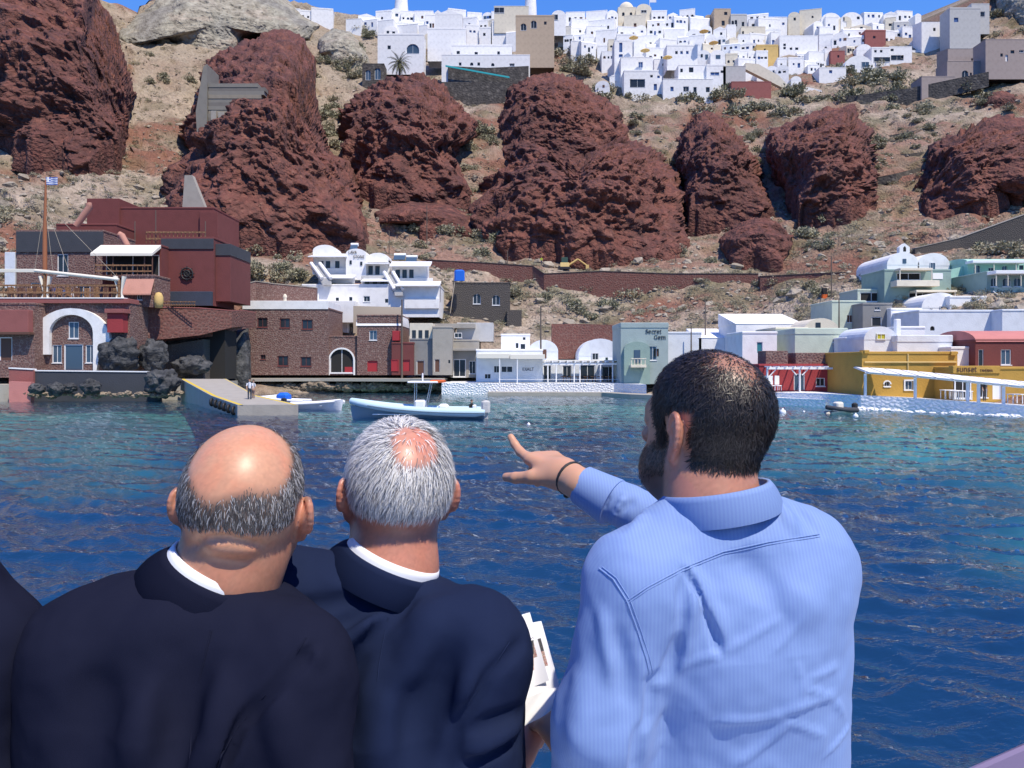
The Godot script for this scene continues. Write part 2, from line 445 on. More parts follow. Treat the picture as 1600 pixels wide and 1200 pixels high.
# ---------------------------------------------------------------- red rocks
# outline in photograph points, distance of foot and of top; the rock bulges out of the hillside
func make_rock(outline: Array, label: String, bulge: float, res := 1.0, lean := 2.2, sink := 5.0, called := "red_rock", mat := "red_rock", near := 0.0) -> void:
	var poly := PackedVector2Array()
	var c := Vector2.ZERO
	for k in range(0, outline.size(), 2):
		poly.append(Vector2(outline[k], outline[k + 1])); c += poly[-1]
	c /= poly.size()
	var lo := 1e9; var hi := -1e9
	for p in poly:
		lo = minf(lo, p.y); hi = maxf(hi, p.y)
	var big := noise(FastNoiseLite.TYPE_SIMPLEX_SMOOTH, 0.045, 4, 81); big.fractal_type = FastNoiseLite.FRACTAL_RIDGED
	var mid := noise(FastNoiseLite.TYPE_SIMPLEX_SMOOTH, 0.13, 4, 82)
	var cel := noise(FastNoiseLite.TYPE_CELLULAR, 0.42, 2, 83)
	var tone := noise(FastNoiseLite.TYPE_SIMPLEX_SMOOTH, 0.03, 4, 84)
	var size := sqrt(absf(hi - lo) * 200.0)
	var around := int(220 * res); var rings := int(95 * res)
	var s := Shape.new()
	for i in around + 1:
		var a := TAU * (i % around) / around
		var dir := Vector2(cos(a), sin(a))
		var far := 0.0
		for k in poly.size():
			var hit = Geometry2D.segment_intersects_segment(c, c + dir * 3000.0, poly[k], poly[(k + 1) % poly.size()])
			if hit != null: far = maxf(far, c.distance_to(hit))
		for j in rings + 1:
			var r := float(j) / rings
			var q := c + dir * far * r
			var t := clampf((hi - q.y) / (hi - lo), 0, 1)
			var d0 := near if near > 0.0 else ground_d(q.x, hi)
			var h := (hi - q.y) * d0 / FL
			var top_back := pow(maxf(t - 0.55, 0.0) / 0.45, 2.0)
			var face := d0 + 2.5 + h * 0.30 + top_back * bulge * 0.8
			var foot := smoothstep(0.3, 0.85, dir.y)          # the foot stands on the slope, top and flanks run into it
			var round_off := lerpf(pow(maxf(1.0 - pow(r, 2.6), 0.0), 0.5), 1.0, foot)
			var hill := (near + 8.0) if near > 0.0 else ground_d(q.x, q.y) + sink
			var d := lerpf(maxf(hill, face + 2.0), face, round_off)
			var p := spot(q.x, q.y, d)
			var n1 := big.get_noise_3d(p.x, p.y, p.z); var n2 := mid.get_noise_3d(p.x, p.y, p.z); var n3 := cel.get_noise_3dv(p)
			var n4 := mid.get_noise_3d(p.x * 4.1, p.y * 4.1, p.z * 4.1)
			var amp := clampf(bulge / 13.0, 0.08, 1.2)
			var out := Vector3(dir.x * r, -dir.y * r * 0.6, 0.9).normalized()
			p += out * (n1 * 2.6 + n2 * 2.3 + n3 * 1.2 + n4 * 0.8) * amp
			if foot > 0.0: p.y -= foot * smoothstep(0.9, 1.0, r) * 7.0
			s.v.append(p)
			var up := tone.get_noise_3dv(p) * 0.5 + 0.5
			s.c.append(Color(0.95, 1.03, 1.02).lerp(Color(0.66, 0.72, 0.80), smoothstep(0.4, 0.7, up)).lerp(Color(1.5, 1.55, 1.5), smoothstep(0.62, 0.85, tone.get_noise_3d(p.x * 2.0 + 70.0, p.y * 4.0, p.z) * 0.5 + 0.5) * 0.7))
	finish_grid(s, around, rings)
	# wind-blown pumice soil lies in patches on the ledges
	for k in s.n.size():
		if s.n[k].y > 0.6 and mat == "red_rock":
			var q := mid.get_noise_3dv(s.v[k] * 1.7 + Vector3(40, 0, 0))
			s.c[k] = s.c[k].lerp(Color(2.1, 3.3, 3.3), smoothstep(0.08, 0.3, q + (s.n[k].y - 0.8)))
	for k in s.n.size(): if not s.n[k].is_finite() or s.n[k].length() < 0.5: s.n[k] = Vector3(0, 0, 1)
	solid(called, s, mats[mat], label, "rock", "")

func make_rocks() -> void:
	make_rock([-90, -90, 150, -90, 154, 0, 175, 28, 184, 52, 196, 98, 210, 147, 196, 196, 191, 224, 154, 245, 140, 270, 112, 282, 91, 245, 70, 231, 14, 224, -90, 215], "huge dark red lava cliff at the left edge, cut off by the frame", 16, 1.2, 1.3)
	make_rock([325, 98, 350, 80, 402, 60, 444, 46, 476, 63, 492, 95, 493, 154, 504, 210, 518, 245, 546, 252, 560, 280, 570, 340, 582, 365, 575, 392, 520, 396, 440, 388, 372, 372, 330, 352, 296, 330, 262, 312, 264, 268, 300, 240, 285, 215, 295, 190, 310, 170, 318, 120], "tall red lava outcrop carrying the concrete bunker", 14, 1.25, 1.6)
	make_rock([539, 173, 562, 154, 589, 130, 628, 119, 663, 117, 694, 138, 717, 169, 742, 192, 740, 216, 717, 231, 709, 250, 733, 281, 742, 312, 717, 334, 667, 330, 612, 322, 598, 297, 558, 289, 543, 250, 529, 227], "rounded red lava outcrop below the palm tree", 16, 1.1, 1.8)
	make_rock([779, 235, 781, 185, 795, 138, 829, 123, 864, 117, 903, 126, 926, 146, 965, 169, 979, 200, 981, 240, 940, 262, 860, 262, 800, 262], "upper block of the broad red outcrop in the middle of the hillside", 13, 1.0, 1.6)
	make_rock([752, 300, 785, 262, 812, 232, 845, 224, 870, 250, 905, 262, 930, 238, 968, 216, 1012, 232, 1054, 274, 1072, 309, 1070, 351, 1066, 392, 1035, 404, 965, 407, 938, 400, 787, 386, 746, 361, 738, 325], "broad lower mass of red lava in the middle of the hillside", 19, 1.3, 1.9)
	make_rock([1054, 248, 1066, 210, 1085, 181, 1099, 170, 1124, 185, 1145, 210, 1173, 245, 1187, 276, 1208, 311, 1210, 338, 1165, 350, 1124, 360, 1075, 328, 1066, 286], "pointed red lava outcrop left of the green gully", 13, 0.9, 1.8)
	make_rock([1124, 374, 1145, 356, 1180, 337, 1211, 346, 1236, 370, 1236, 388, 1222, 408, 1145, 406, 1126, 390], "low red lava block above the retaining wall", 8, 0.7, 1.8)
	make_rock([1199, 209, 1236, 192, 1285, 174, 1332, 167, 1338, 195, 1357, 209, 1360, 248, 1364, 290, 1355, 307, 1320, 349, 1295, 360, 1257, 342, 1239, 307, 1211, 286, 1199, 245], "blocky red lava outcrop right of the green gully", 15, 0.9, 1.6)
	make_rock([1428, 307, 1442, 276, 1453, 230, 1495, 213, 1537, 188, 1600, 190, 1700, 170, 1700, 325, 1600, 318, 1579, 304, 1530, 321, 1460, 346, 1435, 328], "dark red lava outcrop at the right edge, cut off by the frame", 15, 0.9, 1.5)
	make_rock([1529, 165, 1540, 148, 1565, 140, 1588, 148, 1592, 166, 1570, 173, 1540, 175], "small rounded red boulder below the mauve terraces", 5, 0.5, 1.8)
	make_rock([580, 330, 640, 312, 700, 318, 742, 340, 748, 372, 700, 372, 640, 352, 590, 350], "low red rubble spur under the rounded outcrop", 5, 0.7, 1.8)
	make_rock([180, 60, 215, 24, 262, -12, 320, -20, 430, -16, 470, 20, 500, 40, 480, 66, 430, 52, 380, 62, 340, 84, 300, 70, 240, 60, 205, 75], "pale tuff cliff with a cave on the skyline", 7, 0.9, 1.4, 4.0, "tuff_cliff", "tuff")
	make_rock([498, 62, 520, 45, 548, 50, 566, 72, 580, 96, 560, 100, 520, 88, 498, 84], "pale tuff crag below the white houses", 5, 0.5, 1.4, 3.0, "tuff_cliff", "tuff")
	make_rock([1552, -20, 1600, -30, 1700, -30, 1700, 44, 1600, 30, 1560, 24], "grey rock crag at the top right corner", 8, 0.6, 1.4, 4.0, "grey_crag", "tuff")
# ---------------------------------------------------------------- houses
# a wall in the plane z = 0 with real openings; holes: [x0, y0, x1, y1, arched]
func wall_with_holes(s: Shape, x0: float, y0: float, x1: float, y1: float, holes: Array, deep: float) -> void:
	var xs := [x0, x1]; var ys := [y0, y1]
	for h in holes:
		for q in [h[0], h[2]]: xs.append(clampf(q, x0, x1))
		for q in [h[1], h[3]]: ys.append(clampf(q, y0, y1))
	xs.sort(); ys.sort()
	for i in xs.size() - 1:
		for j in ys.size() - 1:
			if xs[i + 1] - xs[i] < 1e-4 or ys[j + 1] - ys[j] < 1e-4: continue
			var mx: float = (xs[i] + xs[i + 1]) * 0.5; var my: float = (ys[j] + ys[j + 1]) * 0.5
			var open := false
			for h in holes:
				if mx > h[0] and mx < h[2] and my > h[1] and my < h[3]: open = true
			if not open:
				s.quad_to(Vector3(xs[i], ys[j], 0), Vector3(xs[i + 1], ys[j], 0), Vector3(xs[i + 1], ys[j + 1], 0), Vector3(xs[i], ys[j + 1], 0), Vector3.BACK)
	for h in holes:
		var a := Vector3(h[0], h[1], 0); var b := Vector3(h[2], h[1], 0); var c := Vector3(h[2], h[3], 0); var e := Vector3(h[0], h[3], 0)
		var z := Vector3(0, 0, -deep)
		var mid := (a + c) * 0.5
		if h[4]:
			var r: float = (h[2] - h[0]) * 0.5
			var sp: float = h[3] - r
			var a1 := Vector3(h[0], sp, 0); var b1 := Vector3(h[2], sp, 0)
			for q in [[a, b], [b, b1], [a1, a]]: s.quad_to(q[0], q[1], q[1] + z, q[0] + z, mid - (q[0] + q[1]) * 0.5)
			for k in 8:
				var t0 := PI * k / 8.0; var t1 := PI * (k + 1) / 8.0
				var p := Vector3(mid.x + cos(t0) * r, sp + sin(t0) * r, 0); var q := Vector3(mid.x + cos(t1) * r, sp + sin(t1) * r, 0)
				s.quad_to(p, q, Vector3(q.x, h[3], 0), Vector3(p.x, h[3], 0), Vector3.BACK)
				s.quad_to(p, q, q + z, p + z, Vector3(mid.x, sp, 0) - p)
		else:
			for q in [[a, b], [b, c], [c, e], [e, a]]: s.quad_to(q[0], q[1], q[1] + z, q[0] + z, mid - (q[0] + q[1]) * 0.5)

# roofs: flat, parapet, vault (its round end to the front), barrel (its round ends to the sides), gable, dome, shed
# openings: [centre x, centre y, width, height, kind] in photograph points. kind: w window, a arched window, d door, o open, then a paint letter
const PAINTS := {"k": "dark_glass", "b": "blue_paint", "t": "teal_paint", "g": "green_paint", "r": "red_paint", "n": "brown_paint", "y": "lime_paint", "s": "blue_glass", "o": "dark_room", "w": "white_paint"}
func house(called: String, label: String, px0: float, px1: float, py0: float, py1: float, d: float, deep: float, wall: String, roof := "flat", openings := [], turn := 0.0, group := "", category := "house", roof_mat := "", below := 0.0) -> Node3D:
	var k := d / FL
	var cx := (px0 + px1) * 0.5
	var o := thing(called, label, category, spot(cx, py0, d), deg_to_rad(turn), group)
	o.set_meta("scale_here", k); o.set_meta("cx", cx); o.set_meta("base", py0)
	var w := (px1 - px0) * k * 0.5; var h := (py0 - py1) * k
	if roof == "vault" or roof == "dome": h = maxf(h - w * (0.8 if roof == "vault" else 0.0), h * 0.35)
	if roof == "barrel": h = h * 0.72
	if roof == "gable": h = h * 0.75
	var holes := []
	var made := []
	for q in openings:
		var hx: float = (q[0] - cx) * k; var hy: float = (py0 - q[1]) * k; var hw: float = q[2] * k * 0.5; var hh: float = q[3] * k * 0.5
		var kind: String = q[4]
		var lo := maxf(hy - hh, 0.02)
		made.append([hx, lo, hw, hy + hh, kind])
		if hy + hh >= h - 0.03 or absf(hx) + hw >= w: made[-1].append(true)
		else: holes.append([hx - hw, lo, hx + hw, hy + hh, kind[0] == "a"])
	var rec := clampf(d / 700.0, 0.12, 0.3)
	var s := Shape.new()
	wall_with_holes(s, -w, -below, w, h, holes, rec)
	var mid := Vector3(0, h * 0.5, -deep * 0.5)
	s.quad_out(Vector3(-w, -below, 0), Vector3(-w, h, 0), Vector3(-w, h, -deep), Vector3(-w, -below, -deep), mid)
	s.quad_out(Vector3(w, -below, 0), Vector3(w, h, 0), Vector3(w, h, -deep), Vector3(w, -below, -deep), mid)
	s.quad_out(Vector3(-w, -below, -deep), Vector3(w, -below, -deep), Vector3(w, h, -deep), Vector3(-w, h, -deep), mid)
	part(o, "wall", s, mats[wall])
	var rm: Material = mats[roof_mat if roof_mat != "" else wall]
	var r := Shape.new()
	var e := 0.06
	match roof:
		"flat":
			r.soft_box(Vector3(-w - e, h, -deep - e), Vector3(w + e, h + 0.22, e), 0.05)
		"parapet":
			for q in [[-w - e, -e - 0.22, w + e, e], [-w - e, -deep, -w + 0.22, -e - 0.22], [w - 0.22, -deep, w + e, -e - 0.22]]:
				r.soft_box(Vector3(q[0], h, q[1]), Vector3(q[2], h + 0.65, q[3]), 0.06)
			r.box(Vector3(-w + 0.22, h, -deep), Vector3(w - 0.22, h + 0.1, -e - 0.22))
		"vault":
			var pl := PackedVector2Array()
			for q in 15:
				var a := PI * q / 14.0
				pl.append(Vector2(cos(a) * (w + 0.02), h + sin(a) * w * 0.8))
			r.prism(pl, -deep, 0.03)
		"barrel":
			var pl := PackedVector2Array()
			for q in 13:
				var a := PI * q / 12.0
				pl.append(Vector2(cos(a) * (deep * 0.5 + 0.05), sin(a) * h * 0.39))
			r.prism(pl, -w - 0.05, w + 0.05, Transform3D(Basis(Vector3(0, 0, -1), Vector3.UP, Vector3(1, 0, 0)), Vector3(0, h, -deep * 0.5)))
		"gable":
			r.prism(PackedVector2Array([Vector2(-w - 0.1, h), Vector2(w + 0.1, h), Vector2(0, h * 1.33)]), -deep, 0.05)
		"shed":
			r.prism(PackedVector2Array([Vector2(e, h), Vector2(-deep, h), Vector2(-deep, h + deep * 0.22)]), -w - e, w + e, Transform3D(Basis(Vector3(0, 0, 1), Vector3.UP, Vector3(-1, 0, 0)), Vector3.ZERO))
		"dome":
			r.soft_box(Vector3(-w - e, h, -deep - e), Vector3(w + e, h + 0.3, e), 0.05)
			var pr := []
			for q in 9: pr.append(Vector2(cos(PI * 0.5 * q / 8.0) * w * 0.86, h + 0.3 + sin(PI * 0.5 * q / 8.0) * w * 0.9))
			r.lathe(pr, 20, Transform3D(Basis.IDENTITY, Vector3(0, 0, -deep * 0.5)))
	part(o, "roof", r, rm)
	for q in made:
		opening(o, q[0], q[1], q[2], q[3], q[4], -0.08 if q.size() > 5 else rec, d)
	return o

func opening(o: Node3D, hx: float, lo: float, hw: float, hi: float, kind: String, rec: float, d: float) -> void:
	var m: Material = mats[PAINTS[kind[1]]]
	var is_door := kind[0] == "d"
	var inset := 0.0 if not o.has_meta("proud") else 0.0
	var pane := Shape.new()
	pane.box(Vector3(hx - hw - 0.03, lo, -rec - 0.06), Vector3(hx + hw + 0.03, hi, -rec + inset))
	var big := hw * 2.0 * FL / d > 7.0
	if not big:
		part(o, "door" if is_door else "window", pane, m)
		return
	var f := Shape.new()
	var b := clampf(hw * 0.14, 0.05, 0.12)
	var z0 := -rec; var z1 := -rec + 0.06
	f.box(Vector3(hx - hw, lo, z0), Vector3(hx - hw + b, hi, z1)); f.box(Vector3(hx + hw - b, lo, z0), Vector3(hx + hw, hi, z1))
	f.box(Vector3(hx - hw + b, hi - b, z0), Vector3(hx + hw - b, hi, z1))
	if is_door:
		var dr := part(o, "door", pane, m)
		part(dr, "frame", f, mats.white_paint if kind[1] != "r" else mats.red_paint)
	else:
		f.box(Vector3(hx - hw + b, lo, z0), Vector3(hx + hw - b, lo + b, z1))
		f.box(Vector3(hx - b * 0.3, lo + b, z0), Vector3(hx + b * 0.3, hi - b, z1 - 0.02))
		f.box(Vector3(hx - hw - 0.06, lo - 0.08, -0.02), Vector3(hx + hw + 0.06, lo, 0.07))
		var fr := part(o, "window", f, mats.white_paint if kind.length() < 3 else mats[{"m": "maroon", "n": "brown_paint", "g": "green_paint"}[kind[2]]])
		part(fr, "pane", pane, m)

# a block of a house given in photograph points at the house's own distance; z runs towards the viewer
func block(o: Node3D, called: String, px0: float, py0: float, px1: float, py1: float, z0: float, z1: float, m: String, parent: Node = null) -> MeshInstance3D:
	var k: float = o.get_meta("scale_here"); var cx: float = o.get_meta("cx"); var base: float = o.get_meta("base")
	var s := Shape.new()
	s.soft_box(Vector3((px0 - cx) * k, (base - py0) * k, z0), Vector3((px1 - cx) * k, (base - py1) * k, z1), minf(0.03, absf(py0 - py1) * k * 0.3))
	return part(parent if parent else o, called, s, mats[m])

func bar(o: Node3D, called: String, a: Array, b: Array, r: float, m: String, parent: Node = null) -> MeshInstance3D:
	var k: float = o.get_meta("scale_here"); var cx: float = o.get_meta("cx"); var base: float = o.get_meta("base")
	var s := Shape.new()
	s.tube([Vector3((a[0] - cx) * k, (base - a[1]) * k, a[2]), Vector3((b[0] - cx) * k, (base - b[1]) * k, b[2])], [r], 6)
	return part(parent if parent else o, called, s, mats[m])

func words_on(o: Node3D, text: String, px: float, py: float, high: float, z: float, m: String, slant := 0.0) -> void:
	# lettering: cap height in photograph points, centred on px, py
	var k: float = o.get_meta("scale_here"); var cx: float = o.get_meta("cx"); var base: float = o.get_meta("base")
	var t := TextMesh.new()
	var f := SystemFont.new()
	f.font_names = PackedStringArray(["Droid Serif" if slant > 0.0 else "Droid Sans"]); f.font_italic = slant > 0.0
	t.font = f; t.text = text; t.font_size = 32; t.depth = 0.04; t.pixel_size = high * k / 24.0
	var p := part(o, "lettering", t, mats[m])
	p.position = Vector3((px - cx) * k, (base - py) * k, z)

# ---------------------------------------------------------------- the village on the rim
func village() -> void:
	var q := [
		# name, look, left, right, foot, top, wall, roof, openings
		["house", "white house with long round-windowed terrace above the stone retaining wall", 690, 828, 106, 86, "white", "flat", [[719, 84 + 16, 4, 5, "wk"], [737, 100, 5, 5, "ak"], [748, 100, 4, 5, "wk"], [770, 101, 5, 5, "ak"], [800, 101, 8, 4, "wk"]], 285],
		["house", "white house with arched glass bay beside the palm tree", 590, 662, 92, 55, "white", "parapet", [[645, 76, 20, 15, "as"], [608, 74, 5, 6, "wk"], [660, 60, 0, 0, "wk"]], 290],
		["house", "white two-storey house with square windows above the round-windowed terrace", 706, 800, 86, 72, "white", "parapet", [[716, 82, 5, 5, "wk"], [744, 83, 5, 4, "wk"], [779, 83, 4, 6, "wk"]], 294],
		["house", "white vaulted house with wide blank front in the left of the village", 668, 728, 72, 46, "white", "parapet", [], 299],
		["house", "white house with a triangular end wall on the left rim", 680, 722, 48, 15, "white", "gable", [], 318],
		["tower_house", "tan stone house with two arched windows on a tall buttress", 806, 866, 82, 26, "tan", "parapet", [[818, 42, 9, 11, "ak"], [834, 38, 9, 12, "ak"], [852, 36, 4, 5, "wk"]], 300],
		["house", "cream house with an arched loggia on the left of the rim", 772, 826, 30, 10, "cream", "flat", [[780, 16, 16, 9, "ok"]], 330],
		["house", "white house with an arched opening right of the tan tower house", 862, 884, 34, 16, "white", "vault", [[867, 27, 10, 9, "ak"]], 326],
		["church", "cream church with a round dome on the skyline", 966, 994, 34, 12, "cream", "dome", [[974, 22, 4, 6, "ak"], [986, 22, 4, 6, "ak"]], 345],
		["house", "cream vaulted hall beside the domed church", 994, 1018, 32, 6, "cream", "vault", [[1006, 18, 9, 5, "ak"]], 343],
		["mansion", "large tan mansion with a tall corner on the skyline", 1116, 1142, 44, 14, "tan", "flat", [[1134, 21, 5, 5, "wk"], [1130, 36, 5, 8, "wk"]], 336],
		["mansion", "grey mansion with tall arched windows beside the tan mansion", 1142, 1167, 45, 24, "pale_grey", "parapet", [[1145, 37, 4, 10, "ak"], [1150, 36, 4, 10, "ak"], [1161, 38, 4, 8, "wk"]], 335],
		["house", "white flat house with two windows standing alone on the skyline", 1200, 1230, 46, 27, "white", "flat", [[1216, 37, 4, 4, "wb"], [1224, 37, 4, 4, "wb"]], 340],
		["house", "white house with twin vaults, highest on the right of the village", 1283, 1314, 46, 20, "white", "vault", [[1297, 29, 8, 4, "wk"]], 338],
		["house", "white twin vault with an arched window on the right skyline", 1314, 1348, 46, 19, "white", "vault", [[1321, 30, 8, 7, "ak"], [1341, 28, 4, 4, "wk"]], 337],
		["house", "large blank white block with three small windows low on its wall", 1218, 1278, 81, 56, "white", "flat", [[1226, 75, 4, 4, "wk"], [1236, 76, 4, 4, "wk"], [1245, 76, 5, 4, "wk"], [1226, 70, 4, 4, "wk"]], 312],
		["house", "white house with blue balcony door beside the stone courtyard", 960, 988, 92, 64, "white", "flat", [[970, 74, 5, 15, "db"], [970, 87, 6, 5, "wb"]], 296],
		["house", "white house with three blue windows and a shaded terrace in mid village", 1042, 1090, 86, 72, "white", "parapet", [[1057, 82, 4, 5, "wk"], [1065, 82, 4, 5, "wb"], [1074, 82, 4, 5, "wb"]], 298],
		["house", "white house with one blue shuttered window above the lowest terrace", 970, 1020, 112, 90, "white", "flat", [[1001, 101, 7, 9, "wb"]], 290],
		["house", "long white lowest house with dark pergola roof and three windows", 1036, 1114, 146, 124, "white", "flat", [[1050, 139, 5, 7, "wb"], [1072, 139, 9, 8, "wk"], [1086, 140, 5, 8, "wk"], [1106, 140, 6, 8, "wk"]], 281],
		["house", "white house with a dark shaded terrace at the lower left of the village", 975, 1034, 142, 112, "white", "parapet", [[996, 130, 24, 13, "ok"], [1024, 136, 5, 10, "db"], [1018, 119, 4, 4, "wk"], [1029, 120, 4, 4, "wb"]], 284],
		["house", "white house with one dark square window over the pergola house", 1060, 1104, 118, 102, "white", "flat", [[1080, 109, 7, 8, "wk"], [1065, 110, 4, 6, "wk"]], 287],
		["house", "white house with a blue railed balcony right of the pergola house", 1104, 1134, 124, 103, "white", "parapet", [[1117, 115, 14, 5, "wb"], [1128, 112, 4, 4, "wk"]], 286],
		["house", "white chapel with pale blue arched front in mid village", 1110, 1133, 96, 78, "white", "vault", [[1122, 89, 7, 6, "as"]], 296],
		["house", "grey concrete terrace house at the end of the pergola row", 1130, 1165, 127, 104, "pale_grey", "flat", [], 286],
		["house", "ruined red brick vault under the cream stairway", 1143, 1205, 152, 128, "pink_red", "flat", [[1170, 152, 18, 6, "ak"]], 280],
		["house", "ochre yellow house among the white ones", 1182, 1216, 90, 72, "ochre", "parapet", [[1195, 78, 3, 4, "wk"]], 312],
		["house", "ochre house with peach walls just under the skyline", 1158, 1196, 58, 42, "cream", "flat", [[1161, 51, 3, 5, "wk"], [1176, 53, 3, 6, "wk"]], 326],
		["house", "cream house with sloping front on the upper right of the village", 1330, 1362, 55, 38, "cream", "gable", [[1346, 45, 4, 6, "wk"]], 330],
		["house", "dusty red house below the cream houses on the right", 1298, 1320, 95, 80, "pink_red", "flat", [[1310, 88, 3, 4, "wk"]], 308],
		["house", "dusty red house with terrace rails on the right of the village", 1352, 1384, 66, 49, "pink_red", "parapet", [[1366, 58, 4, 4, "wk"]], 322],
		["house", "white house with black shaded loggia near the right end of the village", 1362, 1390, 100, 76, "white", "parapet", [[1378, 93, 26, 8, "ok"], [1368, 80, 4, 4, "wk"], [1377, 80, 4, 4, "wk"]], 302],
		["house", "white house with wide dark loggia at the right end of the village", 1390, 1425, 98, 73, "white", "flat", [[1402, 90, 20, 8, "ok"], [1394, 78, 5, 4, "wk"], [1410, 89, 4, 5, "wk"]], 303],
		["house", "white arcade house at the foot of the right half of the village", 1320, 1364, 112, 90, "white", "vault", [[1352, 101, 12, 9, "as"], [1333, 105, 5, 7, "wk"]], 297],
		["house", "white lowest house at the right end of the village", 1280, 1322, 128, 106, "white", "flat", [[1298, 112, 5, 5, "wb"]], 292],
		["house", "small white chapel with a rounded gable at the foot of the stairs", 1236, 1252, 140, 119, "white", "vault", [[1244, 134, 3, 5, "dk"]], 284],
		["house", "white house with blue arched door below the rubble slope", 1240, 1284, 158, 136, "white", "gable", [[1249, 146, 4, 6, "ab"]], 280],
		["house", "pale grey concrete house with blue framed window on the right cliff", 1484, 1532, 58, 14, "pale_grey", "parapet", [[1494, 31, 7, 7, "wb"]], 300],
		["house", "pale grey house with roofed terrace at the top of the right cliff", 1518, 1546, 30, 6, "pale_grey", "flat", [[1530, 22, 18, 8, "ok"]], 305],
		["house", "white stepped house at the left foot of the right cliff", 1440, 1488, 60, 34, "white", "shed", [[1440 + 20, 46, 4, 5, "wk"]], 310],
		["terrace_house", "mauve terrace house with the big arched doorway", 1480, 1536, 124, 96, "mauve", "flat", [[1508, 117, 10, 14, "ak"], [1517, 118, 3, 9, "dk"]], 258],
		["terrace_house", "mauve terrace house with two windows at the right edge", 1540, 1640, 96, 62, "mauve", "flat", [[1565, 86, 4, 5, "wk"], [1582, 81, 6, 5, "wk"], [1596, 80, 7, 4, "wk"], [1573, 91, 4, 11, "dw"]], 255],
		["terrace_house", "mauve stepped house with cream side wall in the middle of its terrace", 1481, 1548, 100, 76, "mauve", "shed", [[1487, 99, 4, 5, "wk"], [1519, 93, 3, 4, "wk"]], 268],
		["terrace_house", "lowest mauve terrace house beside the dark stone wall", 1440, 1492, 140, 120, "mauve", "flat", [], 256],
	]
	for e in q:
		house(e[0], e[1], e[2], e[3], e[4], e[5], e[9], 7.0, e[6], e[7], e[8], 0.0, "", "church" if e[0] == "church" else "house", "", 6.0)
	# the closely packed white cubes between them
	var looks := {}
	var list := []
	var vr := RandomNumberGenerator.new(); vr.seed = 77
	var tiers := [
		[34, [[430, 520], [560, 690], [700, 800], [884, 966], [1018, 1112], [1168, 1200], [1232, 1283], [1350, 1440]]],
		[46, [[540, 680], [722, 806], [868, 960], [975, 1110], [1170, 1220], [1270, 1330], [1362, 1420]]],
		[58, [[600, 668], [728, 806], [872, 1150], [1196, 1220], [1280, 1300], [1318, 1352], [1386, 1440]]],
		[70, [[662, 706], [880, 1218], [1280, 1400]]],
		[82, [[800, 808], [892, 960], [990, 1182], [1280, 1298], [1322, 1362], [1425, 1470]]],
		[95, [[940, 960], [988, 1040], [1090, 1200], [1220, 1300], [1425, 1450]]],
		[107, [[1022, 1062], [1134, 1190], [1215, 1290]]],
		[120, [[958, 972], [1164, 1232], [1262, 1280]]],
		[138, [[930, 975]]],
	]
	for t in tiers:
		for span in t[1]:
			var x: float = span[0]
			while x < span[1] - 8:
				var w := minf(vr.randf_range(14, 34), span[1] - x)
				if span[1] - x - w < 9: w = span[1] - x
				var tall := vr.randf_range(13, 20)
				var foot: float = t[0] + vr.randf_range(-4, 4)
				var kind: String = ["flat", "parapet", "vault", "flat", "barrel", "parapet", "vault", "gable"][vr.randi() % 8]
				if w > 26 and kind == "vault": kind = "barrel"
				var wall: String = "white" if vr.randf() < 0.86 else ["cream", "cream", "pale_grey", "tan", "blue_wash"][vr.randi() % 5]
				var ops := []
				var n := vr.randi() % 4
				for j in n:
					var dr := vr.randf() < 0.25
					var paint: String = ["k", "k", "b", "k", "s", "n", "b", "k"][vr.randi() % 8]
					ops.append([x + w * (j + 0.75 + vr.randf_range(-0.15, 0.15)) / (n + 0.5), foot - (4.0 if dr else tall * 0.42), vr.randf_range(2.6, 4.6), 7.4 if dr else vr.randf_range(3.2, 5.0), ("d" if dr else ["w", "a", "w"][vr.randi() % 3]) + paint])
				list.append([x, x + w, foot, foot - tall, wall, kind, ops, 345.0 - (foot - 30.0) * 0.52 + vr.randf_range(-2, 2)])
				x += w + vr.randf_range(-2, 3)
	list.sort_custom(func(a, b): return a[0] < b[0])
	var near := [[430, "on the left rim above the tuff crag"], [590, "above the palm tree"], [700, "between the palm tree and the tan tower house"], [800, "beside the tan tower house"], [900, "between the tan tower house and the domed church"], [1000, "below the domed church"], [1100, "left of the tan mansion"], [1170, "below the tan mansion"], [1225, "around the large blank white block"], [1285, "below the twin vaults"], [1350, "among the dusty red houses"], [1400, "at the right end of the village"]]
	var roofs := {"flat": "flat-roofed", "parapet": "parapet-roofed", "vault": "vaulted", "barrel": "barrel-roofed", "gable": "gabled"}
	for e in list:
		var where := ""
		for n in near: if e[0] >= n[0]: where = n[1]
		var base := "%s %s house %s" % [str(e[4]).replace("_", " "), roofs[e[5]], where]
		if not looks.has(base): looks[base] = []
		looks[base].append(e)
	var ord := ["first", "second", "third", "fourth", "fifth", "sixth", "seventh", "eighth", "ninth", "tenth"]
	for base in looks:
		var many: Array = looks[base]
		for k in many.size():
			var e = many[k]
			var label: String = base if many.size() == 1 else "%s of %s" % [base.replace("house", "house,") , ""]
			if many.size() > 1: label = "%s from left %s" % [ord[mini(k, 9)], base]
			house("house", label, e[0], e[1], e[2], e[3], e[7], 7.5, e[4], e[5], e[6], vr.randf_range(-15, 15), "small houses of the rim village", "house", "", 6.0)

